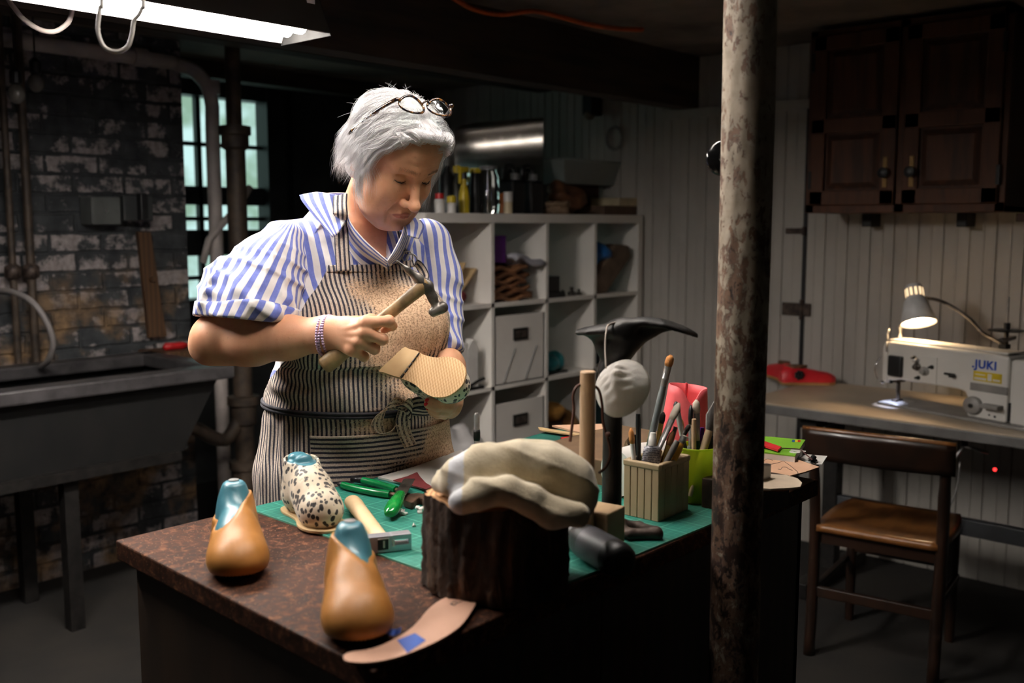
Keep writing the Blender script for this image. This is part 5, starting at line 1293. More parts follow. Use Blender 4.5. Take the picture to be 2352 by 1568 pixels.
t = empty('lime_cup', (cc.x, cc.y, ZM), 0, 'lime green translucent cup of brushes beside the iron post', 'cup')
ob('cup_wall', MB().lathe([(.0, .001), (.026, .001), (.029, .006), (.0355, .098), (.0365, .1), (.0365, .102), (.0345, .102), (.0335, .098), (.0275, .008), (.0, .006)], 32, caps=False), M['lime'], t, world=False, smooth=True, sharp=60)
ob('cup_lip', MB().tube([(.0365*math.cos(a), .0365*math.sin(a), .101) for a in np.linspace(0, 2*PI, 33)[:-1]], .0018, 8, closed=True), M['lime'], t, world=False, smooth=True)
MBR = {'grey': mat('grey_brush_handle', srgb(130, 136, 138), .35), 'black': M['black'], 'wood': M['dowel'], 'yellow': mat('amber_brush_handle', srgb(222, 160, 60), .3), 'white': M['white'],
       'green': mat('dark_green_handle', srgb(20, 84, 64), .4), 'red': M['red'], 'gstick': mat('bright_green_stick', srgb(20, 140, 70), .4), 'beige': mat('beige_stick', srgb(190, 166, 132), .6), 'purple': mat('violet_pen', srgb(110, 40, 150), .3),
       'brown': mat('brown_handle', srgb(110, 74, 44), .5), 'dgrey': mat('stained_grey_handle', srgb(120, 116, 112), .5)}
BR = {'orange': mat('orange_bristle', srgb(206, 136, 72), .8, scale=60, stretch=(4, 4, .4)), 'dark': mat('dark_bristle', srgb(46, 32, 26), .8), 'pale': mat('pale_bristle', srgb(216, 204, 186), .8), 'brown': mat('brown_bristle', srgb(136, 88, 50), .8), 'black': M['black']}
GOLD = mat('gold_ferrule', srgb(206, 168, 92), .25, .9)
def brush(tip, low, D0, D1, r, hm, bm, lab, group, ferr=M['steel'], bl=.13, fl=.2, flat=1.0, kind='paintbrush', base=ZM+.012):
    a, b = P(*tip, D0), P(*low, D1)
    d = (b-a).normalized()
    end = b + d * max(0, min((b.z - base) / max(-d.z, .2), .075))
    Lt = (end-a).length; hx = frame(a, (end-a))
    t = empty(kind, end, 0, lab, 'brush' if kind == 'paintbrush' else 'pen', group)
    if bm is not None:
        ob('bristles', MB().tube([(x*Lt, 0, 0) for x in (0, bl*.25, bl*.7, bl)], [r*.35, r*1.05, r*1.2, r*.95], 12, hx, True, (flat, 1)), bm, t, smooth=True)
        ob('ferrule', MB().tube([(x*Lt, 0, 0) for x in (bl, bl+fl*.6, bl+fl*.62, bl+fl*.7, bl+fl)], [r, r*.95, r*1.02, r*.92, r*.85], 12, hx, True, (flat, 1)), ferr, t, smooth=True, sharp=60)
        s0 = bl + fl
    else: s0 = 0
    ob('handle', MB().tube([(x*Lt, 0, 0) for x in (s0, s0+.1, s0+(1-s0)*.5, 1)], [r*.85, r*1.0, r*.9, r*.5], 12, hx), hm, t, smooth=True, sharp=60)
    return t
GB, GC = 'brushes in the bamboo box', 'brushes in the lime cup'
D = DBX
brush((1541, 815), (1497, 1000), D-.01, D-.005, .0062, MBR['grey'], BR['orange'], 'tallest brush with grey handle and orange bristles, in the bamboo box', GB, bl=.09, fl=.16)
brush((1533, 838), (1494, 1000), D+.012, D+.01, .0042, MBR['gstick'], BR['orange'], 'bright green brush right behind the tallest grey brush', GB, bl=.07, fl=.14)
brush((1449, 983), (1456, 1060), D-.02, D-.02, .0042, MBR['red'], BR['orange'], 'thin brush with orange bristles and red handle at the left of the bamboo box', GB, ferr=M['white'], bl=.2, fl=.3)
brush((1466, 950), (1467, 1060), D-.0, D-.0, .0045, MBR['black'], None, 'black handled brush standing upright at the left of the bamboo box', GB)
brush((1458, 998), (1460, 1060), D+.01, D+.01, .0035, MBR['black'], None, 'short black handle behind the orange tipped brush', GB)
brush((1560, 925), (1515, 1026), D-.0, D-.012, .0085, MBR['wood'], BR['pale'], 'flat brush with pale bristles leaning right in the bamboo box', GB, bl=.2, fl=.35, flat=.5)
brush((1524, 946), (1512, 1010), D+.012, D+.012, .0045, MBR['red'], BR['dark'], 'brush with gold ferrule and dark spread bristles in the bamboo box', GB, ferr=GOLD, bl=.16, fl=.4)
brush((1574, 1000), (1548, 1056), D-.012, D-.018, .0058, MBR['yellow'], BR['pale'], 'amber handled brush leaning over the right corner of the bamboo box', GB, ferr=M['steel'], bl=.02, fl=.1)
brush((1556, 1012), (1528, 1066), D-.024, D-.028, .0055, MBR['dgrey'], None, 'stained grey handle at the front right of the bamboo box', GB)
brush((1546, 990), (1524, 1056), D-.012, D-.016, .0048, MBR['brown'], BR['brown'], 'brown brush in the middle of the bamboo box', GB, ferr=GOLD, bl=.2, fl=.3)
brush((1552, 980), (1530, 1050), D-.0, D-.008, .004, MBR['dgrey'], None, 'thin grey stick beside the brown brush', GB)
brush((1584, 975), (1548, 1040), D+.01, D-.004, .0038, MBR['dgrey'], BR['dark'], 'dark thin brush leaning far right out of the bamboo box', GB, ferr=M['iron_worn'], bl=.1, fl=.3)
# paint tube
a, b = P(1500, 994, D-.022), P(1494, 1068, D-.03)
t = empty('paint_tube', b, 0, 'white capped metal paint tube with small print in the bamboo box', 'tube')
g = []
axis_ = (b-a); 
for s, w_, th in ((.38, .006, .006), (.44, .0135, .0085), (.6, .0145, .007), (.85, .0155, .0045), (1.15, .0165, .0012)):
    c_ = a + axis_*s
    g.append([c_ + rt*(w_*math.cos(q)) + fw*(th*math.sin(q)) for q in np.linspace(0, 2*PI, 25)[:-1]])
def printed():
    m = NM('printed_tube'); x, y, z = m.sep(m.coord())
    ln = m.mapr(m.math('FRACT', m.math('MULTIPLY', z, 330.0)), .35, .5); nz = m.mapr(m.noise(m.coord(scale=(260, 260, 330)), 1.0, 2), .42, .5)
    c = m.mix(m.math('MULTIPLY', ln, nz), srgb(176, 174, 182), srgb(64, 62, 74))
    m.set(col=c, rough=.4, metal=.2); return m.m
ob('tube_body', MB().grid(g, cv=True), printed(), t, smooth=True)
ob('tube_cap', MB().tube([a + axis_*s for s in (-.02, .0, .12, .14, .4)], [.0035, .0052, .0058, .0066, .0072], 16), M['white'], t, smooth=True, sharp=50)
D = DCP
brush((1587, 930), (1585, 1035), D-.005, D-.005, .0062, MBR['grey'], BR['black'], 'brush with square black bristles and pale tip in the lime cup', GC, bl=.22, fl=.25, flat=.6)
brush((1599, 918), (1602, 1035), D+.0, D+.004, .006, MBR['green'], BR['pale'], 'paint splashed green brush with fanned pale bristles in the lime cup', GC, bl=.14, fl=.3)
brush((1594, 962), (1594, 1040), D-.015, D-.015, .0044, MBR['wood'], None, 'plain pale wooden stick in the lime cup', GC)
brush((1613, 982), (1608, 1038), D+.008, D+.008, .0044, MBR['purple'], None, 'black pen with violet band in the lime cup', GC, kind='pen')
brush((1629, 988), (1612, 1046), D-.012, D-.018, .0072, MBR['beige'], None, 'thick beige stick leaning right in the lime cup', GC)
brush((1638, 1000), (1626, 1046), D-.0, D-.004, .0058, MBR['black'], None, 'black handle at the right of the lime cup', GC)
brush((1552, 922), (1574, 1040), D+.004, D-.002, .0052, MBR['black'], BR['black'], 'black brush leaning left out of the lime cup', GC, bl=.12, fl=.25)
brush((1563, 960), (1572, 1045), D+.016, D+.01, .0045, MBR['black'], BR['orange'], 'thin brush with orange point leaning left in the lime cup', GC, bl=.16, fl=.2)
# ------------------------------------------------------------------ leather, rolls and cards behind the brushes
DPK = 1.90
pc = P(1578, 1000, DPK)
t = empty('pink_upper', (pc.x, pc.y, ZM), 0, 'pink leather boot upper standing open behind the brushes', 'leather')
g = []
for v in np.linspace(0, 1, 12):
    row = []
    for k in range(49):
        a = 2*PI*k/48
        rx = .056*(1-v) + .036*v; off = -.012*(1-v)
        front = max(0, -math.sin(a))
        ht = .187 - .030*front*math.exp(-((math.cos(a)-.05)/.4)**2) + .004*math.cos(a)*-1
        row.append(pc*0 + Vector((pc.x, pc.y, ZM)) + rt*(off + rx*math.cos(a)) + fw*((.03*v+.022*(1-v))*math.sin(a)) + upv*(ht*v))
    g.append(row)
ob('leather_shell', MB().grid(g), [M['pink']], t, smooth=True, solid=.002)
ob('back_seam', MB().tube([Vector((pc.x, pc.y, ZM)) + rt*.002 + fw*.029 + upv*z_ for z_ in (.1, .14, .188)], .0022, 6), M['pinkin'], t)
c = P(1648, 950, 1.80)
g = [[Vector((c.x, c.y, 0)) + rt*(-.02 + .06*u) + fw*(.012*math.sin(3*u)) + upv*(ZM + (.15+.09*u)*v + .0) for v in np.linspace(0, 1, 5)] for u in np.linspace(0, 1, 9)]
thing('felt_piece', MB().grid(g), M['felt'], 'grey felt piece standing half hidden by the iron post', 'felt', solid=.004, smooth=True)
r0, r1 = P(1418, 1005, 1.78), P(1530, 1000, 1.86)
r0.z = r1.z = ZM + .045
m = MB().tube([r0, (r0+r1)/2 + Vector((0, 0, .002)), r1], [.043, .0445, .043], 24)
t = empty('paper_roll', ((r0.x+r1.x)/2, (r0.y+r1.y)/2, ZM), 0, 'fat white roll lying behind the bamboo box', 'roll')
ob('roll', m, M['whitep'], t, smooth=True, sharp=60)
ob('roll_strap', MB().tube([r0.lerp(r1, .4), r0.lerp(r1, .62)], .0452, 24), mat('tan_strip', srgb(160, 122, 84), .8), t, smooth=True, sharp=60)
blob('leather_crumb', gp(1430, 1072), (.022, .02, .017), M['welt'], 'dark crumpled leather scrap in front of the white roll', 'scrap', seed=71, n=18, amp=.6)
sheet('buff_strip', [(1236, 983), (1330, 998), (1335, 1003), (1240, 990)], ZM+.034, M['card'], 'long buff card strip at the far edge of the bench, left of the dowel', 'card', .003)
sheet('buff_strip', [(1268, 980), (1400, 976), (1405, 986), (1330, 996)], ZM+.03, M['tan'], 'tan leather strip under the long buff card strip', 'leather', .004)
thing('card_stack', MB().prism([(v.x, v.y) for v in [PZ(x, y, ZM+.02) for x, y in ((1190, 1018), (1270, 995), (1400, 985), (1420, 1012), (1230, 1040))]], ZM, ZM+.029), mat('dark_green_board', srgb(20, 96, 84), .6), 'dark green board stack at the far edge of the bench, under the tan strip', 'board', bevel=.002)
sheet('red_scrap', [(1288, 1006), (1312, 1003), (1318, 1014), (1292, 1017)], ZM+.0295, M['redleather'], 'small red leather scrap left of the dowel', 'scrap', .002)
blob('plastic_wrap', gp(1420, 1120), (.02, .018, .035), M['clear'], 'clear crumpled plastic wrap left of the bamboo box', 'plastic wrap', seed=73, n=16, amp=.8)
a = P(1095, 948, 1.75)
t = empty('steel_punch', (a.x, a.y, ZM), 0, 'slim steel punch standing upright behind the towel', 'punch')
ob('shaft', MB().lathe([(.0052, 0), (.0052, a.z-ZM-.004), (.003, a.z-ZM)], 14), M['steel'], t, world=False, smooth=True, sharp=50)
ob('grip_band', MB().lathe([(.0056, a.z-ZM-.05), (.0062, a.z-ZM-.045), (.0062, a.z-ZM-.035), (.0056, a.z-ZM-.03)], 14), M['iron'], t, world=False, smooth=True)
# ------------------------------------------------------------------ insole pattern with blue tape
ins = [(1097, 1373), (1080, 1364), (1050, 1364), (1015, 1376), (985, 1398), (962, 1425), (940, 1446), (905, 1468), (860, 1488), (810, 1496), (791, 1504), (790, 1513), (806, 1520), (850, 1521), (905, 1511), (950, 1496), (1005, 1472), (1055, 1440), (1082, 1405)]
ins = [tuple(q[:2]) for q in bez([(x, y, 0) for x, y in ins], 95, True)]
q = [PZ(x, y, ZB+.007) for x, y in ins]
cx = sum(v.x for v in q)/len(q); cy = sum(v.y for v in q)/len(q)
t = empty('insole_pattern', (cx, cy, ZB), 0, 'nude coloured insole with blue tape at the front corner of the bench', 'insole')
ob('insole', MB().prism([(v.x, v.y) for v in q], ZB+.0045, ZB+.0075), M['insole'], t)
def quad(pts, z, th): return MB().prism([(v.x, v.y) for v in [PZ(x, y, z) for x, y in pts]], z, z+th)
ob('tape', quad([(912, 1470), (953, 1454), (978, 1470), (936, 1499)], ZB+.0077, .0004), M['bluetape'], t)
ob('tape', MB().grid([[PZ(878+44*u-4*v, 1432+14*v+ 10*math.sin(3*u)+ 6*u, ZB+.008+.006*math.sin(6*u)**2*(1-v)) for v in np.linspace(0, 1, 5)] for u in np.linspace(0, 1, 10)]).grid([[PZ(868+26*u, 1452-20*v, ZB+.006+.012*v) for v in np.linspace(0, 1, 4)] for u in np.linspace(0, 1, 4)]), M['bluetape'], t, solid=.0005)
mk = ob('pen_mark', MB().tube(bez([PZ(x, y, ZB+.0077) for x, y in ((1034, 1388), (1042, 1381), (1050, 1383), (1044, 1390), (1036, 1387), (1046, 1386), (1062, 1380))], 24), .0004, 5), M['black'], t)
# ------------------------------------------------------------------ pile at the right end of the bench
ZP = ZB + .052
thing('pattern_box', MB().box(1.50, 1.80, .92, 1.30, ZB+.001, ZP), mat('brown_cardboard', srgb(120, 94, 70), .8), 'flat cardboard box under the leather pieces at the right end of the bench', 'box', bevel=.002)
bk = [(1745, 1000), (1850, 1009), (1826, 1046), (1740, 1036)]
q = [PZ(x, y, ZP+.016) for x, y in bk]
t = empty('green_book', ((q[0].x+q[2].x)/2, (q[0].y+q[2].y)/2, ZP), 0, 'green printed booklet on the pile at the right end of the bench', 'booklet')
ob('cover', MB().prism([(v.x, v.y) for v in q], ZP+.0135, ZP+.0155), M['greenbook'], t)
ob('pages', MB().prism([(v.x*.998+.002*q[0].x, v.y*.998+.002*q[0].y) for v in q], ZP+.003, ZP+.0134), M['whitep'], t)
e1 = (q[1]-q[0]).normalized(); e2 = (q[0]-q[3]).normalized()
tx = Matrix((e1, Vector((0, 0, 1)).cross(e1), Vector((0, 0, 1)))).transposed()
o = lettering('op', .036, M['whitep'], (0, 0, 0), (0, 0, 0), t, 'cover_lettering', .0003, bold=.0018)
o.location = PZ(1834, 1041, ZP+.0158) - Vector(t.location); o.rotation_euler = (0, 0, math.atan2(e1.y, e1.x) + PI/2)
for k, (cm, x) in enumerate(((M['blue'], 1823), (M['yellow'], 1830), (M['red'], 1836))):
    ob('cover_mark', quad([(x-3, 1010), (x+3, 1010.5), (x+2, 1015), (x-4, 1014.5)], ZP+.0156, .0004), cm, t)
def sheet3(name, pts, z, mt, label, cat, th=.003, **k): return sheet(name, pts, z, mt, label, cat, th, **k)
sheet3('red_piece', [(1740, 1012), (1757, 1016), (1795, 1029), (1786, 1037), (1758, 1028), (1740, 1030)], ZP+.018, M['redleather'], 'red leather piece lying across the green booklet', 'leather')
tp = [(1735, 1040), (1757, 1037), (1792, 1037), (1830, 1055), (1882, 1073), (1850, 1084), (1812, 1094), (1770, 1094), (1735, 1085)]
t = empty('pattern_leather', PZ(1800, 1068, ZP), 0, 'large tan leather pattern piece with drawn lines at the right end of the bench', 'leather')
ob('hide', MB().prism([(v.x, v.y) for v in [PZ(x, y, ZP+.002) for x, y in tp]], ZP+.0005, ZP+.003), M['tan'], t)
for pl in (((1756, 1041), (1780, 1048), (1805, 1062), (1826, 1078), (1833, 1086), (1828, 1090)), ((1800, 1058), (1785, 1063), (1765, 1067)), ((1787, 1077), (1793, 1078), (1797, 1073), (1806, 1073), (1812, 1077), (1820, 1080)), ((1756, 1057), (1763, 1054), (1775, 1057))):
    ob('drawn_line', MB().tube(bez([PZ(x, y, ZP+.0031) for x, y in pl], 20), .0005, 5), M['black'], t)
sheet3('tan_tongue', [(1797, 1034), (1806, 1034), (1832, 1047), (1826, 1051), (1800, 1042)], ZP+.0035, M['tan'], 'small tan leather tongue between the green booklet and the large tan piece', 'leather', .003)
sheet3('note_paper', [(1832, 1054), (1852, 1045), (1900, 1049), (1888, 1068), (1860, 1066)], ZP+.0005-.004, M['whitep'], 'white note paper at the far right corner of the bench', 'paper', .002)
sheet3('sole_blank', [(1735, 1094), (1770, 1092), (1805, 1094), (1832, 1102), (1842, 1112), (1838, 1121), (1815, 1124), (1770, 1126), (1735, 1124)], ZP+.009, mat('pale_sole_sheet', srgb(216, 196, 172), .6), 'pale sole blank jutting out at the right end of the bench', 'sole', .003)
sheet3('sole_blank', [(1735, 1097), (1800, 1097), (1828, 1104), (1838, 1113), (1830, 1122), (1800, 1128), (1735, 1128)], ZP+.0045, mat('orange_edge_leather', srgb(176, 110, 60), .6), 'brown edged sole blank under the pale one', 'sole', .004)
thing('sole_stack', MB().box(1.50, 1.62, .792, .90, ZB+.001, ZP+.0042), M['welt'], 'stack of dark leather soles at the right end of the bench, behind the post', 'leather', bevel=.002)
c = PZ(1752, 1106, ZP+.0125)
g = [[c + rt*(-.02 + .040*u) + fw*(.02*(1-math.cos(2*u)) + .0) + upv*(.032*v*(1 - .25*u*u)) for v in np.linspace(0, 1, 6)] for u in np.linspace(0, 1, 12)]
thing('heel_counter', MB().grid(g), M['white'], 'white curved heel stiffener standing on the sole blanks', 'heel stiffener', smooth=True, solid=.002)
m = MB().tube(bez([PZ(x, y, ZP+.02) for x, y in ((1795, 1029), (1815, 1030), (1836, 1032), (1850, 1042), (1866, 1056))], 24), .0012, 6)
thing('thin_cord', m, M['darkred'], 'thin dark red cord across the booklet and note paper', 'cord', smooth=True)
blob('black_clip', PZ(1868, 1060, ZP), (.012, .008, .005), M['black'], 'small black clip on the white note paper', 'clip', seed=80, n=14, amp=.5)
# ================================================================== the woman
R0, D0 = -.34, 2.13
OFFQ = np.array([R0, D0, 0.0])
PR = empty('person', Vector(W(OFFQ)), YAW - PI/2, 'grey haired woman in a striped shirt and apron, looking down and hammering a shoe', 'person')
def pfin(name, Vq, F, mats, parent=None, **k):
    k.setdefault('smooth', True)
    return finish(name, np.asarray(Vq, float) - OFFQ, F, mats, parent or PR, world=False, **k)
def pob(name, mb, mats, parent=None, **k):
    if isinstance(mats, (list, tuple)) and len(mats) > 1: k['mi'] = mb.m
    return pfin(name, mb.v, mb.f, mats, parent, **k)
PH = math.radians(28); CPH, SPH = math.cos(PH), math.sin(PH)
def TB(p):
    x = p[:, 0] - R0; y = p[:, 1] - D0
    return np.stack([x*CPH + y*SPH, x*SPH - y*CPH, p[:, 2]], 1)
def FT(a, b, c): return np.array([R0 + a*CPH + b*SPH, D0 + a*SPH - b*CPH, c])
def sd_trunk_local(t):
    d = sd_ell(t, (0, 0, .93), (.20, .163, .2))
    cyl = (np.sqrt(t[:, 0]**2 + (1.22*t[:, 1])**2) - (.203 + .05*np.clip(.9 - t[:, 2], 0, .5))) * .85
    cyl = smax(cyl, t[:, 2] - .93, .04); cyl = smax(cyl, .42 - t[:, 2], .01)
    d = smin(d, cyl, .04)
    d = smin(d, sd_ell(t, (0, .008, 1.08), (.184, .152, .16)), .05)
    d = smin(d, sd_ell(t, (0, -.005, 1.27), (.18, .132, .17)), .05)
    d = smin(d, sd_cone(t, (-.145, -.02, 1.378), (.145, -.02, 1.378), .058, .058), .05)
    d = smin(d, sd_ell(t, (0, -.055, 1.34), (.135, .1, .11)), .05)
    for s in (-1, 1): d = smin(d, sd_ell(t, (s*.082, .088, 1.222), (.088, .086, .088)), .035)
    d = smin(d, sd_ell(t, (0, .10, 1.20), (.06, .07, .08)), .04)
    return d
def sd_trunk(p): return sd_trunk_local(TB(p))
# ---- right sleeve / left sleeve -------------------------------------------------
SRa = [Q(654, 566, 2.05), Q(612, 628, 1.995), Q(580, 700, 1.945), Q(576, 745, 1.93)]
SRr = [.052, .073, .086, .092]
folds_r = [([(668, 600), (620, 622), (560, 618), (502, 604)], 1.885, .016), ([(668, 640), (600, 668), (530, 655), (488, 640)], 1.855, .012), ([(540, 668), (585, 700), (640, 718)], 1.825, .014),
           ([(478, 668), (540, 690), (590, 724)], 1.84, .013), ([(655, 560), (610, 575), (560, 600)], 1.95, .012), ([(668, 660), (662, 690), (672, 716)], 1.865, .013), ([(470, 700), (520, 716), (560, 728)], 1.845, .010)]
def cuffplane(p): 
    o = Q(572, 736, 1.93); n = np.array([-.10, -.16, -1.0]); n /= np.linalg.norm(n)
    return (p - o.astype(np.float32)) @ n.astype(np.float32)
def sd_sleeve_r(p):
    d = sd_chain(p, SRa, SRr, .03)
    d = smin(d, sd_cone(p, Q(500, 640, 1.95), Q(500, 735, 1.93), .028, .036), .045)
    # cloth billow and folds
    for pts, D, r in folds_r:
        d = smin(d, sd_chain(p, [Q(x, y, D + .035 + (.045 if i_ == 0 and x > 640 else 0)) for i_, (x, y) in enumerate(pts)], [r*.5] + [r]*(len(pts)-2) + [r*.55], .006), .016)
    x, y, z = p[:, 0], p[:, 1], p[:, 2]
    top = Q(640, 540, 2.0)[2]; fade = np.clip((top - z)/.06, 0, 1)
    w1 = x*30 + z*62 + 1.3*np.sin(26*z + 14*y) + 12*y; w2 = x*52 - z*30 + 1.1*np.sin(30*x) + 18*y
    d = d - fade*(.0060*(1 - np.abs(np.sin(w1)))**2 + .0045*(1 - np.abs(np.sin(w2)))**2 - .003)
    return d
def sd_sleeve_r_cut(p): return smax(sd_sleeve_r(p), cuffplane(p), .006)
SLa = [Q(978, 562, 2.21), Q(1000, 640, 2.20), Q(1004, 720, 2.18), Q(1012, 795, 2.13)]
SLr = [.058, .054, .05, .049]
def sd_sleeve_l(p):
    d = sd_chain(p, SLa, SLr, .03)
    for pts, D, r in (([(1010, 720), (1032, 735), (1046, 760)], 2.135, .008), ([(1010, 765), (1032, 775), (1050, 785)], 2.105, .008)):
        d = smin(d, sd_chain(p, [Q(x, y, D) for x, y in pts], [r*.6, r, r*.6], .005), .014)
    d = d - .0045*(1 - np.abs(np.sin(30*p[:, 0] + 55*p[:, 2] + 10*p[:, 1] + np.sin(30*p[:, 2]))))**2*np.clip((1.36 - p[:, 2])/.08, 0, 1)
    o = Q(1018, 812, 2.10).astype(np.float32); n = np.array([.25, -.35, -.9]); n /= np.linalg.norm(n)
    return smax(d, (p - o) @ n.astype(np.float32), .006)
def sd_shirt(p):
    t = TB(p); d = sd_trunk_local(t)
    x, z = p[:, 0], p[:, 2]
    w = np.clip((t[:, 2] - 1.0)/.1, 0, 1)
    d = d + w*(.0022*np.sin(46*t[:, 0] + 60*t[:, 2]) * np.sin(30*t[:, 2] + 2) )
    d = d - .0050*(1 - np.abs(np.sin(26*t[:, 0]*.6 + 34*t[:, 2] + 1.0)))**3*np.clip((np.abs(t[:, 0]) - .08)/.05, 0, 1)*w
    d = smax(d, -(d + .011), .002)
    half = .010 + np.clip(t[:, 2] - 1.362, 0, .2) * .62
    cut = np.maximum(np.abs(t[:, 0] - .028 + .25*np.clip(t[:, 2]-1.362, 0, .1)) - half, np.maximum(1.362 - t[:, 2], -.02 - t[:, 1]))
    d = smax(d, -cut, .003)
    hole = np.sqrt((t[:, 0] - .0)**2 + (t[:, 1] - .005)**2) - .064
    d = smax(d, -np.maximum(hole, 1.40 - t[:, 2]), .004)
    return smax(d, .97 - t[:, 2], .003)
def surf(px, py, off=.006, fn=sd_trunk, D=1.6):
    for _ in range(60):
        d = float(fn(Q(px, py, D)[None].astype(np.float32))[0]) - off
        D += d * .8
        if abs(d) < 3e-4: break
        if D > 2.6: break
    return Q(px, py, D)
# ---- materials --------------------------------------------------------------------
def shirtmat():
    m = NM('blue_striped_shirt_cotton'); u = m.attr('su')
    f = m.math('FRACT', m.math('DIVIDE', u, .0212))
    k = m.math('MULTIPLY', m.mapr(f, .02, .07), m.mapr(f, .52, .47))
    v = m.coord()
    c = m.mix(k, m.ramp(m.noise(v, 30, 3), [(.3, srgb(222, 216, 214)), (.7, srgb(236, 231, 229))]), m.ramp(m.noise(v, 120, 3), [(.3, srgb(88, 100, 176)), (.7, srgb(108, 120, 192))]))
    m.set(col=c, rough=.8, sheen=.15); m.bump(m.noise(v, 55, 4), .25, .004); return m.m
M['shirt'] = shirtmat()
def apronmat(name, period=.0094):
    m = NM(name); u = m.attr('au'); du = m.attr('dust'); v = m.coord()
    wob = m.math('MULTIPLY', m.math('SUBTRACT', m.noise(v, 90, 2), .5), .0012)
    f = m.math('FRACT', m.math('DIVIDE', m.math('ADD', u, wob), period))
    k = m.math('MULTIPLY', m.mapr(f, .03, .12), m.mapr(f, .58, .49))
    n = m.noise(v, 420, 2)
    navy = m.ramp(n, [(.3, srgb(30, 31, 44)), (.7, srgb(58, 58, 72))]); cream = m.ramp(n, [(.3, srgb(176, 158, 142)), (.7, srgb(214, 200, 186))])
    c = m.mix(k, cream, navy)
    dn = m.noise(v, 300, 4, .7); dn2 = m.noise(v, 22, 5)
    mask = m.mapr(m.math('ADD', m.math('ADD', dn, m.math('MULTIPLY', dn2, .6)), m.math('MULTIPLY', du, .95)), 1.02, 1.32)
    dust = m.ramp(dn, [(.38, srgb(156, 114, 84)), (.50, srgb(234, 196, 160)), (.7, srgb(250, 222, 190))])
    c = m.mix(m.math('MULTIPLY', mask, .92), c, dust)
    m.set(col=c, rough=.95); m.bump(m.math('ADD', m.math('MULTIPLY', dn, mask), m.math('MULTIPLY', n, .3)), .5, .0016); return m.m
M['apron'] = apronmat('navy_striped_apron_ticking')
def skinmat():
    m = NM('skin'); v = m.coord()
    a = m.noise(v, 18, 4); b = m.noise(v, 140, 3)
    c = m.ramp(a, [(.3, srgb(206, 148, 114)), (.7, srgb(230, 175, 140))])
    c = m.mix(m.mapr(b, .62, .75, 0, .4), c, srgb(178, 112, 82))
    c = m.mix(m.math('MULTIPLY', m.attr('lip'), .75), c, srgb(164, 86, 78))
    m.set(col=c, rough=.5, sub=.12, subr=(.012, .005, .003), subs=1.0); m.bump(m.noise(v, 420, 3), .12, .0008); return m.m
M['skin'] = skinmat()
M['lips'] = mat('lips', srgb(178, 108, 96), .45)
M['lash'] = mat('dark_lash', srgb(36, 26, 22), .7)
M['eyeball'] = mat('eye_white', srgb(214, 206, 200), .2)
M['iris'] = mat('blue_grey_iris', srgb(70, 84, 92), .2)
M['brow'] = mat('grey_brown_brow', srgb(176, 140, 112), .8)
M['nailred'] = mat('red_nail_polish', srgb(206, 36, 44), .2)
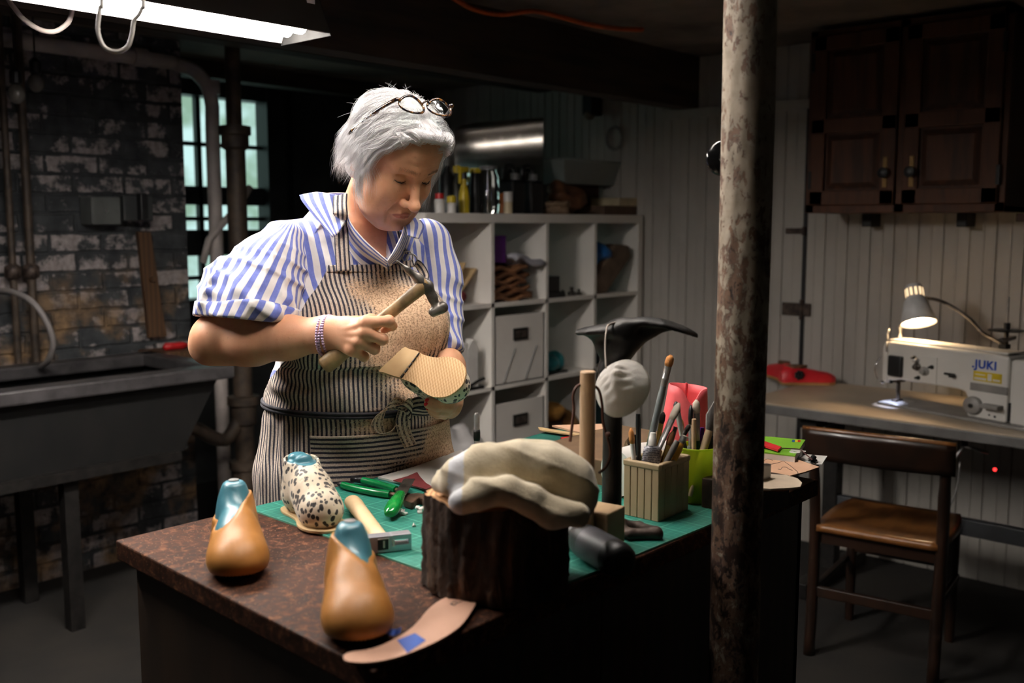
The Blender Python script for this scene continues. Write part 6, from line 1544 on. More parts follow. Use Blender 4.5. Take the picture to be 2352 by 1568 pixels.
# ---- head --------------------------------------------------------------------------
EQ = Q(951, 411, 1.995)
HX = np.array([-.70711, -.70711, 0]); HY = np.array([.5793, -.5793, -.5736]); HZ = np.array([.4056, -.4056, .8192])
HR = np.stack([HX, HY, HZ])                      # rows: her right, forward, up
HS = 1.035
def toH(p): return (p - EQ.astype(np.float32)) @ HR.T.astype(np.float32) / np.float32(HS)
def fromH(h): return EQ + HS * (np.asarray(h, float) @ HR)
NB = FT(.030, -.034, 1.430)
def mir(f): return (-1, 1)
def sd_head_h(h):
    h = h.copy(); x = np.abs(h[:, 0]); s = np.stack([x, h[:, 1], h[:, 2]], 1)
    d = sd_ell(s, (0, -.082, .028), (.075, .090, .078))
    d = smin(d, sd_ell(s, (0, -.036, .045), (.060, .045, .052)), .03)
    d = smin(d, sd_ell(s, (0, -.044, -.037), (.062, .05, .072)), .03)
    d = smin(d, sd_ell(s, (.036, -.022, -.036), (.027, .026, .028)), .02)
    d = smin(d, sd_cone(s, (.053, -.072, -.068), (.022, -.016, -.104), .021, .020), .025)
    d = smin(d, sd_ell(s, (.038, -.032, -.078), (.025, .027, .030)), .02)
    d = smin(d, sd_ell(s, (0, -.007, -.106), (.018, .018, .015)), .018)
    d = smin(d, sd_ell(s, (0, -.052, -.098), (.043, .042, .027)), .02)
    d = smin(d, sd_cone(s, (.030, -.036, -.100), (.044, -.062, -.090), .011, .010), .012)
    d = smin(d, sd_ell(s, (0, -.008, -.070), (.027, .021, .022)), .014)
    # brow, sockets
    d = smin(d, sd_cone(s, (.010, .006, .019), (.044, -.010, .020), .008, .007), .014)
    d = smax(d, -sd_ell(s, (.031, .0105, -.001), (.0180, .0175, .0120)), .010)
    # nose
    d = smin(d, sd_cone(s, (0, .005, .010), (0, .0265, -.040), .0074, .0098), .010)
    d = smin(d, sd_ell(s, (0, .0305, -.0435), (.0112, .0105, .0098)), .008)
    d = smin(d, sd_ell(s, (.0135, .0150, -.0465), (.0078, .0098, .0076)), .006)
    d = smax(d, -sd_ell(s, (.0066, .0215, -.0545), (.0036, .0060, .0034)), .003)
    # lids (lowered)
    d = smin(d, sd_ell(s, (.031, -.0105, -.001), (.0142, .0132, .0128)), .0035)
    d = smax(d, -sd_ell(s, (.031, .0026, -.0075), (.0115, .006, .0012)), .0012)
    d = smax(d, -sd_chain(s, [(.019, .0035, .0062), (.031, .0040, .0090), (.043, -.004, .0060)], [.0009]*3, 0), .0030)
    d = smin(d, sd_chain(s, [(.021, .0000, -.0125), (.031, .0012, -.0150), (.042, -.006, -.0125)], [.0030, .0034, .0026], .004), .005)
    # lips
    mc = -.0745 - .0022*np.clip(x/.024, 0, 1.2)**2
    d = smin(d, sd_chain(s, [(0, .0128, -.0705), (.010, .0118, -.0708), (.0225, .0035, -.0758)], [.0036, .0034, .0018], .003), .005)
    d = smin(d, sd_chain(s, [(0, .0125, -.0800), (.010, .0105, -.0797), (.0215, .0030, -.0772)], [.0044, .0038, .0018], .003), .005)
    d = smax(d, -sd_chain(s, [(0, .0185, -.0748), (.010, .0165, -.0752), (.0225, .0070, -.0780)], [.0012, .0011, .0006], 0), .0025)
    d = smax(d, -sd_cone(s, (0, .0205, -.060), (0, .0195, -.066), .0012, .0018), .006)
    d = smax(d, -sd_cone(s, (-.01, .013, -.0895), (.012, .013, -.0895), .0030, .0030), .010)
    # age lines: nasolabial, marionette, forehead
    d = d + .0022*np.exp(-((x - .0205 - .42*np.clip(-.044 - h[:, 2], 0, .035))/.0032)**2)*np.exp(-((h[:, 2] + .060)/.014)**2)*(h[:, 1] > -.02)
    d = d - .0020*np.exp(-((x - .031 - .30*np.clip(-.044 - h[:, 2], 0, .035))/.0060)**2)*np.exp(-((h[:, 2] + .062)/.016)**2)*(h[:, 1] > -.02)
    d = d + .0016*np.exp(-((x - .0265 - .05*np.clip(-.079 - h[:, 2], 0, .03))/.0035)**2)*np.exp(-((h[:, 2] + .090)/.010)**2)*(h[:, 1] > -.02)
    d = d + np.where(h[:, 1] > -.03, 1, 0)*np.exp(-(x/.034)**4)*sum(.0011*np.exp(-((h[:, 2] - z0 - .0022*np.cos(x*110 + z0*300))/.0014)**2) for z0 in (.033, .0405, .048, .0565))
    d = smax(d, -sd_chain(s, [(.006, .0125, .012), (.0065, .0150, .022)], [.0007, .0007], 0), .0035)
    # ear
    d = smin(d, sd_ell(s, (.0755, -.088, -.012), (.007, .016, .029)), .008)
    return d
def sd_headneck(p):
    h = toH(p); d = sd_head_h(h) * HS
    top = fromH((0, -.100, -.040))
    n = sd_cone(p, top, NB, .048, .052)
    n = smin(n, sd_cone(p, NB, FT(.01, .0, 1.385), .052, .070), .03)
    # neck cords and skin folds under the chin
    n = n + .0012*np.sin(95*(p[:, 2] + .5*p[:, 0]))*np.clip((1.50 - p[:, 2])/.1, 0, 1)
    d = smin(d, n, .014)
    t = TB(p); ch = sd_trunk_local(t) + .006
    ch = smax(ch, np.maximum(1.30 - t[:, 2], np.abs(t[:, 0] - .01) - .12), .01)
    d = smin(d, ch, .025)
    return d
lo = np.array([EQ[0] - .27, EQ[1] - .16, 1.295]); hi = np.array([EQ[0] + .13, EQ[1] + .28, EQ[2] + .20])
Vh, Fh = nets(sd_headneck, lo, hi, .0019)
hh = toH(Vh.astype(np.float32)); xx = np.abs(hh[:, 0])
fcen = hh[Fh].mean(1); fx = np.abs(fcen[:, 0])
lipz = np.where(fcen[:, 2] > -.0755, .0715 + .0035 + .0*fx, 0)
def lipmask(c):
    x = np.abs(c[:, 0]); t = np.clip(x/.0235, 0, 1)
    up = -.0672 - .0090*t**1.6 + .0010*np.cos(x*420)*(x < .012); lowr = -.0848 + .0075*t**1.8
    return (x < .0235) & (c[:, 2] < up) & (c[:, 2] > lowr) & (c[:, 1] > -.006)
mih = np.zeros(len(Fh), int)
xl = np.abs(hh[:, 0]); tl_ = np.clip(xl/.0235, 0, 1)
lipa = np.clip(1 - np.maximum(np.maximum((hh[:, 2] + .0675 + .0090*tl_**1.6)/.0016, (-.0842 + .0072*tl_**1.8 - hh[:, 2])/.0016), (xl - .0215)/.002), 0, 1)*(hh[:, 1] > -.006)
parts = [(Vh, Fh, mih)]
# eyeballs
eb = MB()
for s in (-1, 1):
    b = MB().ball((s*.031, -.0108, -.001), .0124, 20, 14)
    parts.append((fromH(np.array(b.v)), [f for f in b.f], [2]*len(b.f)))
    b = MB().ball((s*.031, -.0050, -.0085), (.0056, .0056, .0046), 12, 8)
    parts.append((fromH(np.array(b.v)), b.f, [3]*len(b.f)))
# ---- right arm and hand -----------------------------------------------------------------
WR = Q(752, 767, 1.865)
fingers_r = [ # knuckle, middle joint, end joint, tip (image position and distance)
    [(842, 741, 1.815), (893, 737, 1.822), (901, 748, 1.850), (882, 757, 1.866)],
    [(840, 764, 1.812), (878, 779, 1.820), (876, 781, 1.852), (856, 772, 1.868)],
    [(828, 785, 1.815), (860, 801, 1.825), (856, 800, 1.855), (838, 789, 1.868)],
    [(810, 803, 1.822), (836, 819, 1.832), (832, 817, 1.858), (818, 806, 1.868)]]
rad_r = [[.0118, .0102, .0090, .0074], [.0120, .0104, .0090, .0076], [.0114, .0098, .0086, .0072], [.0104, .0088, .0078, .0064]]
HA, HB = Q(742, 843, 1.838), Q(978, 652, 1.862)        # hammer handle axis
def sd_arm_r(p):
    el = Q(500, 781, 1.93)
    d = sd_cone(p, Q(585, 690, 1.95), el, .052, .048)
    d = smin(d, sd_chain(p, [el, Q(575, 782, 1.91), Q(660, 775, 1.885), WR], [.0475, .0475, .040, .0305], .02), .025)
    d = smin(d, sd_ell(p, Q(486, 772, 1.905), (.03, .028, .03)), .02)
    d = smin(d, sd_ell(p, Q(470, 800, 1.95), (.025, .025, .022)), .03)
    # back of the hand
    kn = [Q(*f[0]) for f in fingers_r]
    hnd = None
    for i, k in enumerate(kn):
        e = sd_chain(p, [WR + np.array([0, .0, .010 - .007*i]), WR*.45 + k*.55 + np.array([0, .006, 0]), k + np.array([-.004, .006, 0])], [.020, .0150, .0125], .01)
        hnd = e if hnd is None else smin(hnd, e, .018)
    pal = (kn[0] + kn[3])*.30 + WR*.40 + np.array([0, .014, 0])
    hnd = smin(hnd, sd_ell(p, pal, (.035, .016, .031)), .018)
    d = smin(d, hnd, .022)
    # tendons and veins on the back of the hand
    for i, k in enumerate(kn[:3]):
        d = smin(d, sd_cone(p, WR*.55 + k*.45 + np.array([0, -.0135, 0]), k + np.array([-.006, -.0085, 0]), .0012, .0028), .008)
    for i, k in enumerate(kn): d = smin(d, sd_ell(p, k + np.array([0, -.002, .001]), (.0118, .0105, .0112)), .007)
    # thumb base and thumb behind the handle
    d = smin(d, sd_chain(p, [WR + np.array([.012, .016, .012]), Q(815, 745, 1.872), Q(852, 736, 1.884), Q(882, 742, 1.884)], [.016, .0145, .0115, .0090], .01), .010)
    fg = None
    for f, rr in zip(fingers_r, rad_r):
        e = sd_chain(p, [Q(*q) for q in f], rr, .004)
        e = smin(e, sd_ell(p, Q(*f[1]), (rr[1]*1.06,)*3), .003)
        fg = e if fg is None else smin(fg, e, .0022)
    d = smin(d, fg, .006)
    # hollow where the handle runs
    d = smax(d, -sd_cone(p, HA, HB, .0118, .0112), .003)
    return d
Va, Fa = nets(sd_arm_r, (Q(436, 800, 1.95)[0], 1.775, Q(700, 852, 1.84)[2]), (Q(918, 700, 1.88)[0], 2.04, Q(600, 668, 1.93)[2]), .0022)
parts.append((Va, Fa, np.zeros(len(Fa), int)))
# ---- left arm and hand ------------------------------------------------------------------
WL = Q(1034, 880, 2.035)
fingers_l = [[(1046, 913, 1.975), (1034, 922, 1.915), (1008, 921, 1.890), (984, 920, 1.893)],
             [(1046, 925, 1.972), (1030, 935, 1.912), (1004, 934, 1.888), (982, 929, 1.892)],
             [(1042, 937, 1.972), (1026, 945, 1.918), (1004, 945, 1.896), (986, 938, 1.898)],
             [(1034, 946, 1.975), (1020, 953, 1.930), (1004, 952, 1.910), (990, 946, 1.908)]]
def sd_arm_l(p):
    el = Q(1010, 800, 2.17)
    d = sd_chain(p, [Q(1000, 740, 2.18), el, Q(1024, 846, 2.09), WL], [.045, .043, .039, .030], .02)
    kn = [Q(*f[0]) for f in fingers_l]
    hnd = None
    for i, k in enumerate(kn):
        e = sd_chain(p, [WL + np.array([.0, 0, .006 - .005*i]), k], [.019, .0125], .01)
        hnd = e if hnd is None else smin(hnd, e, .016)
    d = smin(d, hnd, .02)
    fg = None
    for f, r in zip(fingers_l, (.0098, .0100, .0094, .0084)):
        e = sd_chain(p, [Q(*q) for q in f], [r*1.1, r, r*.9, r*.76], .004)
        fg = e if fg is None else smin(fg, e, .002)
    d = smin(d, fg, .007)
    d = smin(d, sd_chain(p, [WL + np.array([-.01, -.012, .01]), Q(1010, 872, 1.995), Q(1000, 880, 1.965)], [.015, .012, .009], .008), .010)
    return d
Vl, Fl = nets(sd_arm_l, (Q(970, 900, 1.9)[0], 1.865, Q(1010, 975, 1.92)[2]), (Q(1060, 800, 2.2)[0] + .04, 2.24, Q(1000, 730, 2.18)[2]), .0024)
parts.append((Vl, Fl, np.zeros(len(Fl), int)))
# ---- legs and covered trunk ----------------------------------------------------------------
def sd_legs(p):
    t = TB(p)
    d = sd_trunk_local(t) + .014; d = smax(d, .60 - t[:, 2], .03); d = smax(d, t[:, 2] - 1.32, .03)
    for s in (-1, 1):
        d = smin(d, sd_chain(t, [(s*.09, 0, .80), (s*.095, .01, .45), (s*.10, -.01, .09)], [.095, .062, .042], .02), .03)
        d = smin(d, sd_cone(t, (s*.10, -.02, .055), (s*.105, .13, .035), .036, .03), .02)
    return d
Vg, Fg = nets(sd_legs, (R0-.3, D0-.3, 0.0), (R0+.3, D0+.3, 1.36), .010)
yw = SY*Vg[:, 1] - CY*Vg[:, 0]; dl = np.where(Vg[:, 2] < ZB + .02, np.clip(BY1 + .012 - yw, 0, .2), 0); Vg[:, 1] += SY*dl; Vg[:, 0] -= CY*dl
parts.append((Vg, Fg, np.zeros(len(Fg), int)))
VV, FF, MM, o_ = [], [], [], 0
for v, f, m_ in parts:
    VV.append(np.asarray(v, float)); FF += [[int(i)+o_ for i in q] for q in f]; MM += [int(i) for i in m_]; o_ += len(v)
body = pfin('body', np.concatenate(VV), FF, [M['skin'], M['lips'], M['eyeball'], M['iris']], mi=MM, attrs={'lip': np.concatenate([lipa] + [np.zeros(len(v)) for v in VV[1:]])})
# lashes and brows
lm = MB()
for s in (-1, 1):
    lm.tube([fromH((s*x, y, z)) for x, y, z in ((.0185, .0005, -.0052), (.025, .0035, -.0070), (.031, .0045, -.0078), (.038, .0020, -.0072), (.0435, -.0035, -.0055))], [.0004, .0008, .0010, .0009, .0006], 6)
    for k in range(12):
        u = k/11; x = .021 + .023*u; y = .0035 - .0075*(max(u-.45, 0)/.55)**2; z = -.0075 + .002*abs(u-.5)
        lm.tube([fromH((s*x, y, z)), fromH((s*(x+.003*u), y+.0045, z-.0020))], [.00022, .00008], 3)
pob('eyelashes', lm, M['lash'])
bmh = MB()
for s in (-1, 1):
    for k in range(150):
        u = RNG.uniform(); x = .012 + .034*u; z = .019 + .004*math.sin(PI*u*.8) + RNG.normal()*.0022
        p0 = np.array([s*x, .0, z])
        y = .02
        for _ in range(30):
            dd = float(sd_head_h(np.array([[s*x, y, z]], np.float32))[0]); y -= dd*.8
            if abs(dd) < 2e-4: break
        bmh.tube([fromH((s*x, y-.0003, z)), fromH((s*(x+.003), y+.0008, z+.0022))], [.00022, .00008], 3)
pob('eyebrows', bmh, M['brow'])
nm = MB()
for f in fingers_l[:3]:
    a, b = Q(*f[2]), Q(*f[3]); d_ = (b-a)/np.linalg.norm(b-a)
    c = b + d_*.001 + np.array([0, -.0058, .0015])
    nm.ball(tuple(c), (.0058, .0022, .0042), 10, 8)
pob('fingernails', nm, M['nailred'])
# ---- shirt -------------------------------------------------------------------------------
def su_trunk(V):
    t = TB(V); return t[:, 0] + .1
Vs, Fs = nets(sd_shirt, FT(0, 0, 0) + np.array([-.27, -.27, .89]), FT(0, 0, 0) + np.array([.27, .27, 1.47]), .0052)
shirt = pfin('shirt', Vs, Fs, M['shirt'], attrs={'su': su_trunk(Vs)})
def su_axis(V, A, B, R, ref):
    A, B = np.asarray(A), np.asarray(B); ax = (B-A)/np.linalg.norm(B-A)
    r1 = ref - ax*(ref @ ax); r1 /= np.linalg.norm(r1); r2 = np.cross(ax, r1)
    q = V - A; return np.arctan2(q @ r2, q @ r1) * R + .5
camdir = np.array([0, -1, 0.0])
Vr, Fr = nets(sd_sleeve_r_cut, (Q(448, 700, 1.95)[0]-.02, 1.80, Q(570, 765, 1.9)[2]), (Q(720, 600, 2.05)[0]+.03, 2.14, Q(640, 490, 2.05)[2]), .0042)
Vr2 = Vr; us = su_axis(Vr, Q(655, 540, 2.04), Q(545, 745, 1.93), .088, camdir)
slv = pfin('sleeve', Vr, Fr, M['shirt'], shirt, attrs={'su': us})
def sd_cuff_r(p):
    d = sd_sleeve_r(p) - .0045; c = cuffplane(p)
    d = smax(d, np.maximum(c - .002, -c - .032 + .006*np.sin(30*p[:, 0])), .004)
    return smax(d, -(sd_sleeve_r(p) + .010), .002)
Vc, Fc = nets(sd_cuff_r, (Q(448, 700, 1.95)[0]-.03, 1.79, Q(570, 775, 1.9)[2]), (Q(720, 600, 2.05)[0]+.03, 2.08, Q(570, 680, 1.9)[2]), .0042)
pfin('cuff', Vc, Fc, M['shirt'], shirt, attrs={'su': su_axis(Vc, Q(655, 540, 2.04), Q(545, 745, 1.93), .088, camdir) + .007})
Vq_, Fq_ = nets(sd_sleeve_l, (Q(955, 700, 2.1)[0]-.05, 2.03, Q(1010, 840, 2.1)[2]), (Q(1060, 700, 2.2)[0]+.05, 2.30, Q(980, 500, 2.2)[2]), .0042)
pfin('sleeve', Vq_, Fq_, M['shirt'], shirt, attrs={'su': su_axis(Vq_, SLa[0], SLa[3], .055, camdir)})
# collar: wings and lapels laid on the shirt
def strip(rows, n=14):
    "rows: polylines of space points, interpolated to a grid"
    rr = [bez(r, n*2) for r in rows]; k = min(len(r) for r in rr)
    return np.array([[r[int(round(i*(len(r)-1)/(k-1)))] for i in range(k)] for r in rr])
def cloth(name, rows, mt, parent, u='along', per=0, th=.0022, au=False, n=14, dust=0):
    g = strip(rows, n); g2 = []
    for j in range(g.shape[1]): g2.append(np.array(bez(list(g[:, j]), 8)))
    g = np.array(g2).transpose(1, 0, 2)
    mb = MB().grid(g)
    L = np.concatenate([[0], np.cumsum(np.linalg.norm(np.diff(g.mean(0), axis=0), axis=1))])
    Wd = np.concatenate([[0], np.cumsum(np.linalg.norm(np.diff(g.mean(1), axis=0), axis=1))])
    uu = np.tile(L, (g.shape[0], 1)) if u == 'along' else np.tile(Wd[:, None], (1, g.shape[1]))
    at = {'au' if au else 'su': uu.reshape(-1) + per}
    if au: at['dust'] = np.full(uu.size, float(dust))
    return pfin(name, mb.v, mb.f, mt, parent, attrs=at, solid=th)
S = lambda x, y, o=.010: surf(x, y, o)
cloth('collar', [[Q(792, 470, 2.035), Q(806, 512, 1.985), Q(838, 552, 1.965), Q(889, 598, 1.955)], [S(793, 500, .012), S(800, 540, .013), S(832, 580, .013), S(889, 616, .010)], [S(783, 520, .009), S(793, 560, .009), S(826, 606, .008), S(886, 645, .006)]], M['shirt'], shirt, 'across')
cloth('collar', [[Q(798, 452, 2.06), Q(794, 470, 2.04), Q(800, 498, 2.0)], [Q(760, 446, 2.05), Q(768, 480, 2.02), Q(780, 530, 1.985)], [Q(728, 441, 2.06), Q(738, 472, 2.03), Q(772, 540, 1.985)], [Q(688, 448, 2.08), Q(700, 470, 2.06), Q(764, 545, 1.99)]], M['shirt'], shirt, 'across')
cloth('collar', [[Q(929, 512, 2.06), Q(922, 540, 2.01), Q(905, 575, 1.97), Q(890, 599, 1.953)], [S(945, 520, .010), S(938, 550, .011), S(920, 590, .010), S(893, 612, .008)], [S(962, 528, .006), S(950, 556, .006), S(935, 600, .006), S(897, 640, .005)]], M['shirt'], shirt, 'across')
cloth('collar', [[Q(926, 508, 2.07), Q(932, 520, 2.05), Q(936, 540, 2.01)], [Q(948, 500, 2.09), Q(954, 516, 2.07), Q(950, 545, 2.02)], [Q(966, 506, 2.11), Q(974, 522, 2.09), Q(962, 548, 2.04)]], M['shirt'], shirt, 'across')
# collar stand round the back of the neck
bk = [FT(-.066, .03, 1.438), FT(-.072, -.01, 1.452), FT(-.055, -.062, 1.468), FT(0, -.085, 1.474), FT(.055, -.062, 1.468), FT(.072, -.01, 1.452), FT(.066, .03, 1.438)]
cloth('collar', [[p + np.array([0, 0, .025]) for p in bk], [p + (p - FT(0, -.01, p[2]))*.10 for p in bk], [p + (p - FT(0, -.01, p[2]))*.55 - np.array([0, 0, .035]) for p in bk]], M['shirt'], shirt, 'across', n=20)
pob('button', MB().ball(tuple(S(896, 606, .014)), .0045, 10, 8), M['white'], shirt)
# chest pocket on her left side
g = [[S(x + 2*v, y, .009) for x in (1002, 1012, 1022, 1030)] for v, y in enumerate((662, 680, 700, 720))]
# ---- apron -----------------------------------------------------------------------------------
ZT_, ZW = 1.348, 1.055
def rho(th, z, off):
    n = len(th); lo_ = np.full(n, .02); hi_ = np.full(n, .42)
    for _ in range(22):
        m_ = (lo_ + hi_)/2; t = np.stack([m_*np.sin(th), m_*np.cos(th), z], 1).astype(np.float32)
        s_ = sd_trunk_local(t) < off; lo_ = np.where(s_, m_, lo_); hi_ = np.where(s_, hi_, m_)
    return (lo_ + hi_)/2
def dustf(t):
    d = np.zeros(len(t))
    for (a, c, sa, sc, w) in ((.05, 1.25, .065, .06, 1.15), (.10, 1.22, .06, .05, .8), (.0, 1.165, .07, .035, .55), (.06, 1.10, .06, .04, .55), (.15, .96, .05, .09, 1.15), (.08, .90, .05, .05, .6), (-.02, 1.03, .06, .025, .6), (.0, .95, .07, .03, .25), (-.03, 1.30, .04, .03, .35)):
        d += w*np.exp(-((t[:, 0]-a)/sa)**2 - ((t[:, 2]-c)/sc)**2)
    return np.clip(d, 0, 1.25)
def wrap(name, zs, tl, tr, off, n=150, parent=None, mode='u', th=.0022, fine=None):
    rows = []; U = []
    for z in zs:
        th_ = np.linspace(tl(z), tr(z), n); zz = np.full(n, z)
        r = rho(th_, zz, 0.0) + off(th_, zz)
        a, b = r*np.sin(th_), r*np.cos(th_)
        rows.append(np.stack([a, b, zz], 1))
        ds = np.concatenate([[0], np.cumsum(np.hypot(np.diff(a), np.diff(b)))]); c0 = np.interp(.05, th_, ds); U.append(ds - c0)
    G_ = np.array(rows); t = G_.reshape(-1, 3)
    V = np.stack([R0 + t[:, 0]*CPH + t[:, 1]*SPH, D0 + t[:, 0]*SPH - t[:, 1]*CPH, t[:, 2]], 1)
    yw = SY*V[:, 1] - CY*V[:, 0]; dl = np.where(V[:, 2] < ZB + .02, np.clip(BY1 + .006 - yw, 0, .2), 0); V[:, 1] += SY*dl; V[:, 0] -= CY*dl
    u = np.array(U).reshape(-1) if mode == 'u' else t[:, 2]
    mb = MB().grid(V.reshape(G_.shape))
    return pfin(name, mb.v, mb.f, M['apron'], parent, attrs={'au': u + 1.0, 'dust': dustf(t)}, solid=th)
I_ = lambda xs, ys: (lambda z: float(np.interp(z, xs, ys)))
def off_bib(th, z):
    ss = np.clip((z - 1.142)/.006, 0, 1)
    o = .007 + .010*ss*np.clip(1 - (z-1.142)/.05, 0, 1) + .003*np.sin(th*9 + z*40)*np.clip((1.2 - z)/.1, 0, 1)
    o += .0045*np.sin(26*z*6 + 5*th)*np.exp(-((th+1.15)/.3)**2)                     # creases at her right side
    o += .004*np.sin(th*34 + 30*z)*np.exp(-((th-.75)/.3)**2)*np.clip((1.24-z)/.06, 0, 1)
    o += .004*np.sin(110*z + 9*th)*np.exp(-((th-.45)/.25)**2)*np.clip((1.13-z)/.03, 0, 1)
    return o
apron = wrap('apron', np.concatenate([np.linspace(ZW, 1.138, 22), np.linspace(1.1405, 1.15, 7), np.linspace(1.154, ZT_, 48)]), I_([1.05, 1.10, 1.14, 1.19, 1.25, ZT_], [-1.9, -1.62, -1.30, -1.04, -.87, -.70]), I_([1.05, 1.12, 1.20, 1.27, ZT_], [1.9, 1.5, 1.22, 1.0, .60]), off_bib)
wrap('skirt', np.linspace(.56, ZW - .002, 60), lambda z: -2.2, lambda z: 2.2, lambda th, z: .010 + .0045*np.sin(th*26)*np.exp(-((th+1.25)/.5)**2)*np.clip((z-.8)/.2, .2, 1) + .004*np.sin(th*8+1)*np.clip((1.0-z)/.2, 0, 1) - .006*np.clip((z-1.03)/.02, 0, 1), n=190, parent=apron)
wrap('pocket', np.linspace(.872, 1.012, 34), lambda z: -.82, lambda z: 1.12, lambda th, z: .0165 + .003*np.clip((z-.99)/.02, 0, 1) + .002*np.sin(th*5+z*60), n=90, parent=apron, mode='z')
wrap('hem_band', np.linspace(1.335, ZT_ + .001, 5), lambda z: -.70, lambda z: .60, lambda th, z: .0095 + 0*th, n=60, parent=apron)
# waist tie and bow
tie = MB()
for dz in (-.0034, .0034):
    pts = []
    for th in np.linspace(-2.3, .30, 50):
        z = 1.058 - .010*np.clip((th+1.6)/1.6, 0, 1) + dz; r = rho(np.array([th]), np.array([z]), 0)[0] + .013
        pts.append(FT(r*math.sin(th), r*math.cos(th), z))
    tie.tube(pts, .0038, 8)
for th0, th1 in ((.30, 2.3),):
    pts = []
    for th in np.linspace(th0, th1, 30):
        z = 1.052 + .004*(th-.3); r = rho(np.array([th]), np.array([z]), 0)[0] + .013
        pts.append(FT(r*math.sin(th), r*math.cos(th), z))
    tie.tube(pts, .0042, 8)
M['tiecloth'] = mat('dark_apron_tie', srgb(64, 62, 68), .9, col2=srgb(40, 40, 48), scale=60)
pob('waist_tie', tie, M['tiecloth'], apron)
def ribbon(pts, wid, name='bow_loop', dust=.25, ph=.0, th=.002):
    a = bez([np.asarray(p[0]) for p in pts], 40); w = bez([np.asarray(p[1], float) for p in pts], 40)
    g = np.array([[p + ww/np.linalg.norm(ww)*wid*s for p, ww in zip(a, w)] for s in np.linspace(-.5, .5, 7)])
    mb = MB().grid(g); u = np.tile((np.linspace(-.5, .5, 7)*wid)[:, None], (1, len(a)))
    return pfin(name, mb.v, mb.f, M['apron'], apron, attrs={'au': u.reshape(-1) + 1.0 + ph, 'dust': np.full(u.size, dust)}, solid=th)
kd = surf(928, 940, .028)[1]
K = lambda x, y, dd=0: Q(x, y, kd + dd)
ribbon([(K(932, 934), (0, .6, .8)), (K(905, 926, -.012), (.2, .5, .9)), (K(878, 944, -.022), (.7, .5, .5)), (K(866, 975, -.02), (.9, .5, .1)), (K(880, 1000, -.012), (.6, .6, -.5)), (K(900, 992, .0), (.1, .9, -.3)), (K(912, 962, .004), (-.4, .9, .1)), (K(930, 940, .0), (0, .7, .7))], .026, dust=.35)
ribbon([(K(930, 938, -.006), (1, .2, .1)), (K(924, 965, -.012), (1, .15, .2)), (K(930, 995, -.008), (1, .1, .25)), (K(943, 1024, .0), (1, .1, .3))], .027, 'bow_tail', .3)
ribbon([(K(934, 934, .002), (0, .5, 1)), (K(960, 924, -.006), (0, .4, 1)), (K(992, 925, .004), (.2, .6, .8)), (K(1003, 938, .016), (.3, .8, -.2)), (K(980, 946, .012), (0, .7, -.8)), (K(940, 942, .004), (0, .6, -1))], .024, dust=.1)
ribbon([(K(920, 928, -.014), (.9, .1, .5)), (K(934, 924, -.020), (.6, 0, .8)), (K(946, 936, -.018), (.2, 0, 1)), (K(940, 952, -.012), (-.4, .2, .9)), (K(928, 954, -.006), (-.8, .3, .5))], .022, 'bow_knot', .25)
# straps
def strap(pts, wid, name, parent=apron, dust=0):
    c = bez(pts, 60); L = []
    for i, p in enumerate(c):
        t_ = c[min(i+1, len(c)-1)] - c[max(i-1, 0)]; t_ = t_/np.linalg.norm(t_)
        nrm_ = p - FT(0, 0, p[2]); nrm_ = nrm_/np.linalg.norm(nrm_) + np.array([0, 0, .8*np.clip((p[2]-1.47)/.03, 0, 1)])
        w_ = np.cross(t_, nrm_); w_ /= np.linalg.norm(w_); L.append(w_)
    g = np.array([[p + w_*wid*s for p, w_ in zip(c, L)] for s in np.linspace(-.5, .5, 7)])
    mb = MB().grid(g); u = np.tile((np.linspace(-.5, .5, 7)*wid)[:, None], (1, len(c)))
    return pfin(name, mb.v, mb.f, M['apron'], parent, attrs={'au': u.reshape(-1) + 1.0 + .004, 'dust': np.full(u.size, float(dust))}, solid=.0022)
strap([surf(789, 622, .013), surf(786, 580, .020), surf(784, 540, .028), surf(783, 515, .026), Q(782, 492, 1.985), Q(781, 466, 2.012), Q(782, 448, 2.04)], .029, 'neck_strap')
strap([FT(-.072, -.015, 1.452), FT(-.056, -.066, 1.450), FT(0, -.090, 1.448), FT(.05, -.07, 1.452), FT(.072, -.02, 1.458), Q(913, 528, 2.085), surf(921, 554, .014), surf(933, 582, .014)], .017, 'neck_strap')
rc = surf(936, 590, .017)
pob('ring', MB().tube([rc + np.array([.011*math.cos(a), .003*math.sin(a), .012*math.sin(a)]) for a in np.linspace(0, 2*PI, 25)[:-1]], .0016, 8, closed=True).tube([rc + np.array([.009 + .011*math.cos(a), -.004, -.006 + .012*math.sin(a)]) for a in np.linspace(0, 2*PI, 25)[:-1]], .0016, 8, closed=True), M['steel'], apron)
ribbon([(surf(938, 598, .016), (1, 0, .2)), (surf(944, 612, .018), (.9, -.2, .3)), (surf(956, 604, .024), (.4, -.5, .7)), (surf(968, 616, .022), (.8, 0, .5)), (surf(976, 634, .018), (1, 0, .2)), (surf(970, 650, .014), (1, .1, 0))], .018, 'strap_knot', .1)
ribbon([(surf(934, 600, .016), (1, 0, .2)), (surf(936, 618, .020), (.9, -.2, .3)), (surf(946, 632, .014), (1, 0, .2))], .016, 'strap_knot', .1)
